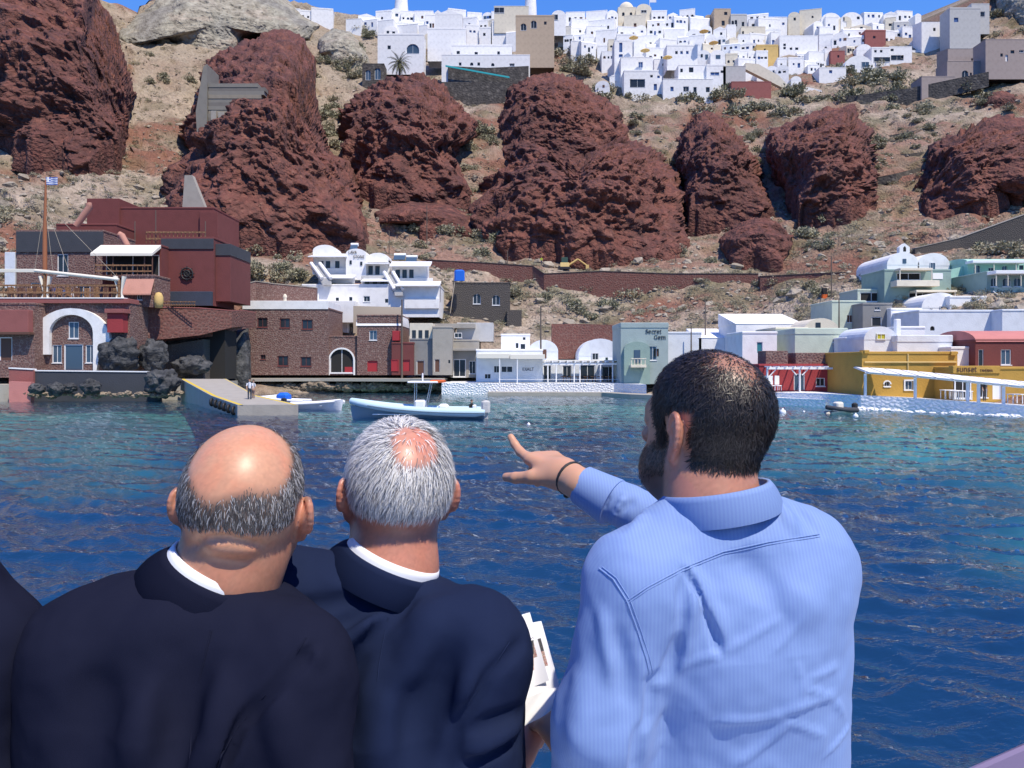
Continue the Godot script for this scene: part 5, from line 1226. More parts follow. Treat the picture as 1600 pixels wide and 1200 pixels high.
	# houses behind
	var rows := [
		["white vaulted house with a lime green window behind the taverna", 1350, 1402, 560, 510, "blue_wash", "vault", [[1376, 526, 14, 9, "wy"]], 74, 6],
		["long white terrace house with uplights behind the taverna", 1402, 1488, 560, 534, "blue_wash", "parapet", [], 73, 4],
		["small white house between the chimney and the retaining wall", 1404, 1445, 536, 513, "white", "flat", [[1417, 527, 3, 4, "wk"]], 79, 5],
		["white house with a striped awning left of the red barrel house", 1486, 1526, 575, 545, "white", "flat", [[1518, 562, 7, 18, "ak"]], 71, 5],
		["white house with a blue door and arched light on the right", 1242, 1324, 568, 522, "pale_green", "parapet", [[1306, 548, 10, 20, "db"], [1306, 531, 10, 8, "as"]], 81, 7],
		["small white house with a teal door beside the stone parapets", 1160, 1214, 568, 521, "white", "flat", [[1187, 543, 9, 17, "dt"]], 83, 6],
		["cream vaulted house with a single small window mid right", 1255, 1312, 535, 497, "cream", "vault", [[1278, 508, 7, 8, "wk"]], 90, 7],
		["cream house with three panes left of the cream vault", 1212, 1262, 545, 514, "cream", "flat", [[1224, 530, 6, 10, "wk"], [1231, 530, 6, 10, "wk"], [1238, 530, 6, 10, "wk"]], 87, 7],
		["long cream roofed house stepping down to the left", 1150, 1256, 530, 506, "white", "shed", [], 95, 8],
		["white house with two arched windows left of the yellow taverna", 1322, 1350, 600, 530, "white", "flat", [[1338, 536, 8, 6, "ak"], [1330, 565, 6, 10, "wk"]], 78, 6],
		["pale green house with a window left of the ruined wall", 1300, 1352, 520, 472, "pale_green", "flat", [[1328, 498, 9, 12, "wn"]], 98, 7],
		["grey weathered ruin wall between green and white houses", 1348, 1394, 518, 476, "grey_block", "flat", [[1371, 482, 8, 5, "wk"], [1370, 502, 16, 14, "dk"]], 95, 6],
		["white house with a big arched niche right of the grey ruin", 1392, 1440, 520, 484, "white", "flat", [[1402, 497, 14, 16, "ao"], [1427, 507, 10, 8, "wt"]], 94, 6],
		["long white retaining house with an oval opening, left half", 1436, 1552, 530, 487, "blue_wash", "flat", [[1457, 513, 7, 7, "ao"]], 88, 8],
		["long white wall house at the right edge", 1566, 1680, 530, 486, "blue_wash", "flat", [], 86, 8],
		["white house with a curved gable and arched window below the green house", 1440, 1500, 487, 470, "white", "vault", [[1473, 483, 9, 9, "as"]], 100, 6],
		["white house with a shuttered arch below the mint house", 1484, 1541, 487, 465, "white", "flat", [[1527, 481, 11, 10, "an"], [1521, 468, 3, 3, "wk"]], 99, 6],
		["small pale green garage house left of the green terrace house", 1340, 1386, 476, 454, "pale_green", "flat", [[1362, 464, 36, 15, "oo"]], 108, 6],
	]
	for q in rows: house("house", q[0], q[1], q[2], q[3], q[4], q[8], q[9], q[5], q[6], q[7], 0.0, "", "house", "", 4.0)
	var ch := Shape.new(); ch.soft_box(Vector3(-0.25, 0, -0.25), Vector3(0.25, 2.3, 0.25), 0.06); solid("chimney", ch, mats.white, "tall white chimney behind the yellow taverna", "chimney", "", spot(1402, 535, 75))
	var rb := house("red_house", "dark red house with a pink barrel roof at the right edge", 1524, 1660, 582, 534, 70, 7, "maroon", "flat", [[1572, 558, 16, 24, "ws"], [1533, 560, 8, 28, "dk"]])
	var br := Shape.new(); var bp := PackedVector2Array()
	for q in 13: bp.append(Vector2(cos(PI * q / 12.0) * 3.6, sin(PI * q / 12.0) * 1.15))
	br.prism(bp, -68 * 70 / FL, 68 * 70 / FL, Transform3D(Basis(Vector3(0, 0, -1), Vector3.UP, Vector3(1, 0, 0)), Vector3(0, 48 * 70 / FL, -3.5))); part(rb, "barrel_vault", br, mats.pink)
	for q in 12: block(rb, "railing_post", 1562 + q * 4.5, 582, 1564.4 + q * 4.5, 573, 0.6, 0.75, "white_paint")
	# green terrace house, church, mint house
	var g := house("terrace_house", "dark green terrace house with cream balconies under the church", 1382, 1486, 478, 423, 106, 7, "sea_green", "flat", [[1442, 466, 44, 18, "oo"], [1420, 432, 38, 12, "oo"]])
	block(g, "balcony", 1391, 449, 1457, 440, 0.0, 1.8, "cream"); block(g, "upper_rail", 1397, 424, 1447, 421, 0.0, 1.7, "cream"); block(g, "canopy", 1421, 458, 1484, 455, 0.0, 1.8, "cream")
	for q in [1397, 1446]: block(g, "post", q - 0.8, 440, q + 0.8, 424, 1.5, 1.65, "cream")
	for q in [1422, 1455, 1482]: block(g, "post", q - 0.8, 478, q + 0.8, 458, 1.5, 1.65, "cream")
	block(g, "shutter", 1457, 436, 1473, 427, 0.003, 0.08, "white_paint")
	var c := house("church", "small white church with a bell gable above the green house", 1386, 1436, 428, 394, 112, 10, "white", "vault", [[1413, 408, 5, 7, "ws"]], 0.0, "", "church", "", 1.0)
	var bg := Shape.new(); var kc := 112.0 / FL; var bo := PackedVector2Array([Vector2(-8 * kc, 0), Vector2(8 * kc, 0), Vector2(8 * kc, 9 * kc), Vector2(0, 15 * kc), Vector2(-8 * kc, 9 * kc)])
	bg.prism(bo, -0.8, 0.0)
	var bgp := part(c, "bell_gable", bg, mats.white); bgp.position = Vector3(2.5 * kc, 33 * kc, 0)
	var bh := Shape.new(); bh.prism(PackedVector2Array([Vector2(-2.2 * kc, 2 * kc), Vector2(2.2 * kc, 2 * kc), Vector2(2.2 * kc, 8 * kc), Vector2(0, 10.5 * kc), Vector2(-2.2 * kc, 8 * kc)]), -0.82, 0.02); part(c, "bell_opening", bh, mats.dark_room).position = bgp.position
	house("chapel", "second white vault joined to the church", 1434, 1484, 424, 399, 112, 8, "white", "vault", [[1457, 416, 8, 11, "ws"]], 0.0, "", "chapel", "", 1.0)
	var mh := house("mint_house", "mint green vaulted house with white veranda roof at the right", 1512, 1620, 432, 401, 108, 7, "mint", "barrel", [[1527, 421, 11, 14, "as"], [1549, 421, 9, 6, "wk"], [1570, 420, 9, 10, "as"], [1596, 418, 7, 7, "wk"]], 0.0, "", "house", "", 1.5)
	block(mh, "veranda_roof", 1508, 413, 1592, 409, 0.0, 1.8, "white_paint")
	for q in [1513, 1542, 1576]: block(mh, "post", q - 0.7, 432, q + 0.7, 413, 1.5, 1.65, "cream")
	var mw := thing("garden_wall", "mint green sloping garden wall right of the church", "wall", spot(1512, 440, 109)); mw.set_meta("scale_here", 109.0 / FL); mw.set_meta("cx", 1512.0); mw.set_meta("base", 440.0)
	var km := 109.0 / FL; var ms := Shape.new(); ms.prism(PackedVector2Array([Vector2(-30 * km, -4 * km), Vector2(30 * km, -6 * km), Vector2(30 * km, 14 * km), Vector2(2 * km, 26 * km), Vector2(-30 * km, 18 * km)]), -0.6, 0.0); part(mw, "wall", ms, mats.mint)
	var sg := house("guest_house", "green guest house with script lettering at the right edge", 1542, 1640, 490, 426, 101, 8, "sea_green", "flat", [[1553, 441, 10, 14, "ak"], [1573, 441, 13, 14, "ak"], [1590, 441, 12, 14, "ak"], [1585, 482, 8, 8, "ws"]], 0.0, "", "guest house")
	block(sg, "veranda_roof", 1542, 430, 1640, 425, 0.0, 1.9, "white_paint"); block(sg, "name_panel", 1553, 486, 1640, 449, 0.003, 0.12, "pale_green")
	for q in [1544, 1562, 1582]: block(sg, "post", q - 0.7, 449, q + 0.7, 430, 1.6, 1.75, "cream")
	words_on(sg, "Secret", 1569, 456, 6.5, 0.14, "black", 1.0); words_on(sg, "Gem", 1578, 466, 7.5, 0.14, "black", 1.0)
	for q in 2:
		bar(sg, "stair_rail", [1543 + q * 12, 456 + q * 2, 1.2], [1562 + q * 12, 486, 2.6], 0.06, "white_paint")
	for q in 6: bar(sg, "baluster", [1546 + q * 3.4, 460 + q * 4.6, 1.6], [1546 + q * 3.4, 470 + q * 4.6, 1.6], 0.04, "white_paint")
	var tl := thing("traffic_lamp", "dark lamp head with orange case on the slope path", "lamp", spot(1288, 472, 120)); tl.set_meta("scale_here", 120.0 / FL); tl.set_meta("cx", 1288.0); tl.set_meta("base", 472.0)
	block(tl, "case", 1284, 470, 1292, 460, -0.3, 0.3, "orange"); block(tl, "head", 1284.5, 460, 1291.5, 450, -0.3, 0.3, "black"); bar(tl, "post", [1288, 480, 0], [1288, 470, 0], 0.06, "black")

# ---------------------------------------------------------------- boats
func hull(length: float, beam: float, height: float, sheer: float, flare := 0.75) -> Shape:
	var s := Shape.new()
	var n := 22; var m := 10
	for i in n + 1:
		var t := float(i) / n
		var w := beam * 0.5 * pow(maxf(1.0 - pow(t, 3.4), 0.0), 0.6)
		for j in m + 1:
			var a := lerpf(-1.0, 1.0, float(j) / m)
			var y := -0.25 + (height + 0.25 + sheer * t * t) * pow(absf(a), 1.6)
			s.v.append(Vector3(-length * 0.5 + t * length + absf(a) * 0.25 * t, y, a * w * lerpf(flare, 1.0, absf(a))))
	finish_grid(s, n, m)
	return s

func rib_boat() -> void:
	var o := thing("inflatable_boat", "long pale blue inflatable boat with a white T-top on the bay", "boat", Vector3(0, 0, 0))
	var d := 55.5
	var mid := spot(654, 0, d); o.position = Vector3(mid.x, 0.0, -d); o.rotation.y = PI - 0.05
	# local x runs to the bow
	var L := 9.9
	for sd in [-1.0, 1.0]:
		var pts := []; var rr := []
		for k in 15:
			var t := k / 14.0
			var z: float = sd * 1.05 * pow(maxf(1.0 - pow(t, 4.0), 0.0), 0.55)
			pts.append(Vector3(-L * 0.5 + t * L, 0.5 + 0.75 * pow(t, 2.6), z)); rr.append(lerpf(0.34, 0.24, t) if k > 0 else 0.2)
		var s := Shape.new(); s.tube(pts, rr, 14); part(o, "tube", s, mats.boat_blue)
		var st := Shape.new(); st.tube(pts.slice(0, 13).map(func(p): return p + Vector3(0, -0.02, sd * 0.33)), [0.045], 6); part(o, "rubbing_strake", st, mats.boat_grey)
	part(o, "hull", hull(L * 0.97, 1.9, 0.35, 0.6), mats.boat_grey)
	var dk := Shape.new(); dk.box(Vector3(-4.7, 0.3, -0.9), Vector3(3.2, 0.36, 0.9)); part(o, "deck", dk, mats.white_paint)
	var co := Shape.new(); co.soft_box(Vector3(-0.55, 0.36, -0.45), Vector3(0.25, 1.35, 0.45), 0.12); part(o, "console", co, mats.white_paint)
	for q in [1.2, 2.2, 3.1, -4.1]:
		var b := Shape.new(); b.soft_box(Vector3(q - 0.12, 0.36, -0.4), Vector3(q + 0.12, 1.0, 0.4), 0.06); part(o, "seat_back", b, mats.white_paint)
	var cs := Shape.new(); cs.soft_box(Vector3(-2.2, 0.36, -0.5), Vector3(-1.5, 1.05, 0.5), 0.14); part(o, "bench", cs, mats.white_paint)
	for q in [[-0.5, 0.45], [-0.5, -0.45], [0.25, 0.45], [0.25, -0.45]]:
		var b := Shape.new(); b.tube([Vector3(q[0], 0.5, q[1]), Vector3(q[0] - 0.15 + (0.1 if q[0] > 0 else -0.3), 2.6, q[1] * 0.9)], [0.035], 6); part(o, "frame_tube", b, mats.metal)
	var tt := Shape.new(); tt.soft_box(Vector3(-1.5, 2.6, -0.75), Vector3(0.7, 2.72, 0.75), 0.05); part(o, "canopy", tt, mats.white_paint)
	var ob := Shape.new(); ob.soft_box(Vector3(-1.9, 2.62, -0.5), Vector3(-0.9, 2.8, 0.78), 0.05); part(o, "lifejacket_bundle", ob, mats.orange)
	var an := Shape.new(); an.tube([Vector3(-0.3, 2.7, 0), Vector3(-0.3, 3.3, 0)], [0.06], 6); part(o, "antenna", an, mats.white_paint)
	var en := Shape.new(); en.soft_box(Vector3(-5.25, 0.45, -0.28), Vector3(-4.6, 1.35, 0.28), 0.16); part(o, "outboard_motor", en, mats.pale_grey)
	var lg := Shape.new(); lg.box(Vector3(-5.1, -0.6, -0.1), Vector3(-4.85, 0.5, 0.1)); part(o, "motor_leg", lg, mats.pale_grey)
	var rp := Shape.new(); rp.tube([Vector3(4.9, 1.05, 0.2), Vector3(5.0, 0.3, 0.4), Vector3(4.6, -0.3, 0.5)], [0.025], 5); part(o, "bow_rope", rp, mats.black)
	small_person("person in black sitting at the stern of the inflatable boat", 737, 0, 55.2, 1.7, Color(0.02, 0.02, 0.022), Color(0.45, 0.12, 0.08), true, 0.8)
	var pr := get_child(get_child_count() - 1); pr.position.y = 0.42

func dinghy(label: String, px: float, d: float, L: float, turn: float, colour: String, cover := "", motor := false, at_y := 0.0) -> void:
	var o := thing("dinghy", label, "boat", Vector3((px - 800) * d / FL, at_y, -d), turn)
	part(o, "hull", hull(L, L * 0.36, 0.55, 0.35), mats[colour])
	for sd in [-1.0, 1.0]:
		var pts := []
		for k in 9:
			var t := k / 8.0
			pts.append(Vector3(-L * 0.5 + t * L, 0.5 + 0.3 * t * t, sd * L * 0.18 * pow(maxf(1.0 - pow(t, 3.4), 0.0), 0.6)))
		var s := Shape.new(); s.tube(pts, [0.13], 8); part(o, "gunwale", s, mats.white_paint)
	for q in [-0.2, 0.15]:
		var b := Shape.new(); b.box(Vector3(L * q, 0.34, -L * 0.15), Vector3(L * q + 0.25, 0.4, L * 0.15)); part(o, "thwart", b, mats.white_paint)
	if cover != "":
		var c := Shape.new(); c.soft_box(Vector3(-L * 0.12, 0.4, -0.5), Vector3(L * 0.16, 1.25, 0.5), 0.25); part(o, "cover", c, mats[cover])
	if motor:
		var e := Shape.new(); e.soft_box(Vector3(-L * 0.5 - 0.5, 0.4, -0.2), Vector3(-L * 0.5 - 0.05, 1.0, 0.2), 0.1); part(o, "outboard_motor", e, mats.black)

func boats() -> void:
	mats.boat_blue = surf("boat_blue", Color(0.50, 0.66, 0.72), 0.45); mats.boat_grey = surf("boat_grey", Color(0.19, 0.27, 0.33), 0.5)
	rib_boat()
	dinghy("white dinghy with a blue cover moored beside the jetty", 445, 72, 4.6, PI - 0.2, "white_paint", "blue_tarp")
	dinghy("white dinghy nearest the jetty end with a dark outboard", 490, 66, 4.8, -0.1, "blue_wash", "", true)
	dinghy("small white dinghy tucked behind the person on the jetty", 420, 78, 3.4, 0.3, "white_paint", "")
	var r := thing("motorboat", "black inflatable motorboat moored off the right quay", "boat", Vector3((1312 - 800) * 60.5 / FL, 0, -60.5), 0.35)
	for sd in [-1.0, 1.0]:
		var pts := []
		for k in 9:
			var t := k / 8.0
			pts.append(Vector3(1.25 - t * 2.5, 0.3 + 0.25 * t * t, sd * 0.55 * pow(maxf(1.0 - pow(t, 4.0), 0.0), 0.5)))
		var s := Shape.new(); s.tube(pts, [0.2, 0.22, 0.22, 0.2, 0.16], 10); part(r, "tube", s, mats.slate)
	part(r, "hull", hull(2.4, 1.0, 0.2, 0.2), mats.pale_grey)
	var c := Shape.new(); c.soft_box(Vector3(-0.5, 0.2, -0.3), Vector3(0.2, 0.95, 0.3), 0.1); part(r, "console", c, mats.canvas)
	var e := Shape.new(); e.soft_box(Vector3(1.3, 0.2, -0.2), Vector3(1.75, 0.85, 0.2), 0.1); part(r, "outboard_motor", e, mats.black)
	for q in [["white mooring buoy left of the black motorboat", 1223, 645, 0.28], ["small white buoy in open water near the pointing finger", 826, 664, 0.12], ["white buoy beside the stern of the black motorboat", 1337, 651, 0.2], ["tiny white float off the bow of the inflatable boat", 537, 628, 0.16], ["tiny white float right of the mooring buoy", 1256, 644, 0.1]]:
		var d: float = CH * FL / (q[2] - YH)
		var s := Shape.new(); s.lathe([Vector2(0, -0.9), Vector2(0.7, -0.7), Vector2(1, 0), Vector2(0.75, 0.65), Vector2(0.25, 0.95), Vector2(0.2, 1.3), Vector2(0, 1.35)].map(func(p): return p * q[3]), 12)
		solid("buoy", s, mats.white_paint, q[0], "buoy", "", Vector3((q[1] - 800) * d / FL, 0.02, -d))
# ---------------------------------------------------------------- plants
func bush_mesh(sd: int, leaves: int, dry: float) -> ArrayMesh:
	# a twiggy dome of many small leaf faces, about 1 m across
	var r := RandomNumberGenerator.new(); r.seed = sd
	var s := Shape.new(); s.tinted = true
	var clumps := []
	for k in 14:
		var a := r.randf() * TAU; var q := sqrt(r.randf()) * 0.38
		clumps.append([Vector3(cos(a) * q, r.randf_range(0.08, 0.42) * (1.0 - q), sin(a) * q), r.randf_range(0.1, 0.22)])
	for k in leaves:
		var c = clumps[r.randi() % clumps.size()]
		var u := Vector3(r.randfn(), r.randfn(), r.randfn()).normalized()
		var p: Vector3 = c[0] + u * c[1] * pow(r.randf(), 0.35)
		if p.y < 0.0: p.y = -p.y * 0.5
		var up := (u + Vector3(r.randfn(), r.randfn() + 0.6, r.randfn()) * 0.6).normalized()
		var side := up.cross(Vector3(r.randfn(), r.randfn(), r.randfn())).normalized()
		var l := r.randf_range(0.035, 0.08); var w := l * r.randf_range(0.3, 0.55)
		var g := r.randf()
		s.tint = Color(0.16, 0.175, 0.10).lerp(Color(0.36, 0.35, 0.25), g).lerp(Color(0.42, 0.35, 0.25), dry * r.randf())
		s.tri(p - side * w, p + up * l, p + side * w)
		s.tri(p - side * w, p + side * w, p - up * l * 0.5)
	return s.mesh()

func plants() -> void:
	var pr := RandomNumberGenerator.new(); pr.seed = 505
	var kinds := []
	for k in 5: kinds.append(bush_mesh(900 + k, 900, [0.15, 0.5, 0.8, 0.3, 0.6][k]))
	var places := [
		# left, right, top, bottom, how many, size in photograph points, where
		[490, 560, 84, 126, 22, 26, "on the green bank left of the palm tree"], [556, 600, 40, 62, 7, 20, "beside the tuff crag"],
		[505, 540, 150, 240, 14, 22, "in the gap right of the bunker outcrop"], [728, 772, 195, 300, 22, 20, "in the gully between the two big outcrops"],
		[880, 960, 84, 118, 18, 24, "below the tan tower house"], [930, 1052, 132, 165, 20, 26, "under the lowest white houses"],
		[1060, 1280, 148, 190, 40, 28, "on the green slope below the village"], [1165, 1215, 190, 345, 26, 20, "in the green gully"],
		[1290, 1440, 96, 165, 44, 30, "on the slope left of the mauve terraces"], [1440, 1600, 118, 180, 18, 26, "around the mauve terraces"],
		[1365, 1470, 175, 300, 30, 20, "on the terraced slope at the right"], [1230, 1340, 345, 400, 18, 24, "above the right retaining wall"],
		[640, 800, 360, 410, 16, 28, "above the white hotel"], [384, 470, 392, 440, 22, 30, "on the bank left of the white hotel"],
		[780, 1000, 452, 505, 18, 22, "between the retaining wall and the restaurant"], [1170, 1290, 440, 490, 14, 22, "below the right retaining wall"],
		[1480, 1600, 372, 410, 10, 34, "above the mint house"], [0, 40, 330, 362, 6, 30, "at the left edge above the dark house"], [1480, 1540, 430, 462, 5, 28, "between the green and mint houses"],
		[980, 1060, 175, 260, 16, 16, "beside the broad middle outcrop"], [210, 300, 60, 170, 14, 18, "on the pale slope between the left cliffs"], [1540, 1600, 20, 60, 8, 26, "on the top right crag"], [1000, 1180, 395, 412, 9, 18, "along the dirt track"]]
	var n := 0
	for q in places:
		for k in int(q[4] * 0.7):
			var px := pr.randf_range(q[0], q[1]); var py := pr.randf_range(q[2], q[3])
			var at := hill_point(px, py); var d := -at.z
			var size: float = q[5] * pr.randf_range(0.7, 1.7) * d / FL
			var o := MeshInstance3D.new()
			o.mesh = kinds[pr.randi() % 5]; o.material_override = mats.leaf
			o.name = numbered("bush"); add_child(o)
			o.position = at - Vector3(0, size * 0.1, 0)
			o.rotation.y = pr.randf() * TAU
			o.scale = Vector3(size * pr.randf_range(0.9, 1.4), size * pr.randf_range(0.8, 1.1), size)
			tag(o, "grey green scrub bush " + q[6], "bush", "scrub " + q[6])
			n += 1
	# low scrub and loose stones that nobody could count
	var mm := MultiMesh.new(); mm.transform_format = MultiMesh.TRANSFORM_3D; mm.mesh = bush_mesh(990, 260, 0.7)
	var spots := []
	for k in 5200:
		var px := pr.randf_range(-150, 1750); var py := pr.randf_range(20, 520)
		if py < along(RX, RY, px) + 8: continue
		var at := hill_point(px, py)
		var z := pr.randf_range(0.7, 2.3)
		spots.append(Transform3D(Basis(Vector3.UP, pr.randf() * TAU).scaled(Vector3(z * 1.3, z * 0.8, z)), at))
	mm.instance_count = spots.size()
	for k in spots.size(): mm.set_instance_transform(k, spots[k])
	var mi := MultiMeshInstance3D.new(); mi.multimesh = mm; mi.material_override = mats.leaf; mi.name = "undergrowth"; add_child(mi)
	mi.set_meta("kind", "stuff"); tag(mi, "low dry scrub scattered over the hillside", "undergrowth")
	var sm := MultiMesh.new(); sm.transform_format = MultiMesh.TRANSFORM_3D
	var st := Shape.new()
	var pts := []
	for k in 12: pts.append(Vector3(pr.randfn(), pr.randfn() * 0.7, pr.randfn()).normalized() * pr.randf_range(0.7, 1.0))
	for a in 12:
		for b in range(a + 1, 12):
			for c in range(b + 1, 12):
				var nn: Vector3 = (pts[b] - pts[a]).cross(pts[c] - pts[a])
				var pos := 0; var neg := 0
				for e in 12:
					var dd := nn.dot(pts[e] - pts[a])
					if dd > 1e-6: pos += 1
					elif dd < -1e-6: neg += 1
				if pos == 0 or neg == 0: st.tri_out(pts[a], pts[b], pts[c], Vector3.ZERO)
	sm.mesh = st.mesh()
	spots = []
	for k in 9000:
		var px := pr.randf_range(-150, 1750); var py := 30.0 + 500.0 * pr.randf()
		if py < along(RX, RY, px) + 8: continue
		var at := hill_point(px, py)
		var z := pr.randf_range(0.12, 0.55) * (1.0 if pr.randf() < 0.93 else 2.6)
		spots.append(Transform3D(Basis.from_euler(Vector3(pr.randf(), pr.randf() * TAU, pr.randf())).scaled(Vector3(z * 1.3, z, z)), at))
	sm.instance_count = spots.size()
	for k in spots.size(): sm.set_instance_transform(k, spots[k])
	var si := MultiMeshInstance3D.new(); si.multimesh = sm; si.material_override = mats.tuff; si.name = "rubble"; add_child(si)
	si.set_meta("kind", "stuff"); tag(si, "loose pale stones strewn over the hillside", "rubble")
	# palm tree
	var p := thing("palm_tree", "date palm with a full crown in front of the white village", "palm", spot(624, 122, 279))
	var tr := Shape.new(); tr.tube([Vector3(0, -1.5, 0), Vector3(0.1, 2.5, 0), Vector3(0, 5.5, 0)], [0.45, 0.38, 0.42], 9); part(p, "trunk", tr, mats.pole_wood)
	for k in 46:
		var s := Shape.new(); s.tinted = true
		var a := k * 2.399; var lift := lerpf(1.25, -0.75, k / 45.0)
		var dir := Vector3(cos(a) * cos(lift), sin(lift), sin(a) * cos(lift))
		var pos := Vector3(0, 5.5, 0); var L := pr.randf_range(4.2, 5.6)
		for j in 11:
			var nx := pos + dir * L / 11.0
			dir = (dir + Vector3(0, -0.13, 0)).normalized()
			var side := dir.cross(Vector3.UP).normalized()
			s.tint = Color(0.07, 0.085, 0.04).lerp(Color(0.17, 0.16, 0.075), pr.randf() * (0.5 + 0.5 * k / 45.0))
			for sd in [-1.0, 1.0]:
				for e in 2:
					var b := pos.lerp(nx, e * 0.5)
					var tip: Vector3 = b + side * sd * 0.75 * sin(PI * (j + 1.5) / 13.0) + dir * 0.45 - Vector3(0, 0.18, 0)
					s.tri(b, tip, b + dir * 0.16); 
			s.tube([pos, nx], [0.035], 3)
			pos = nx
		part(p, "frond", s, mats.leaf)
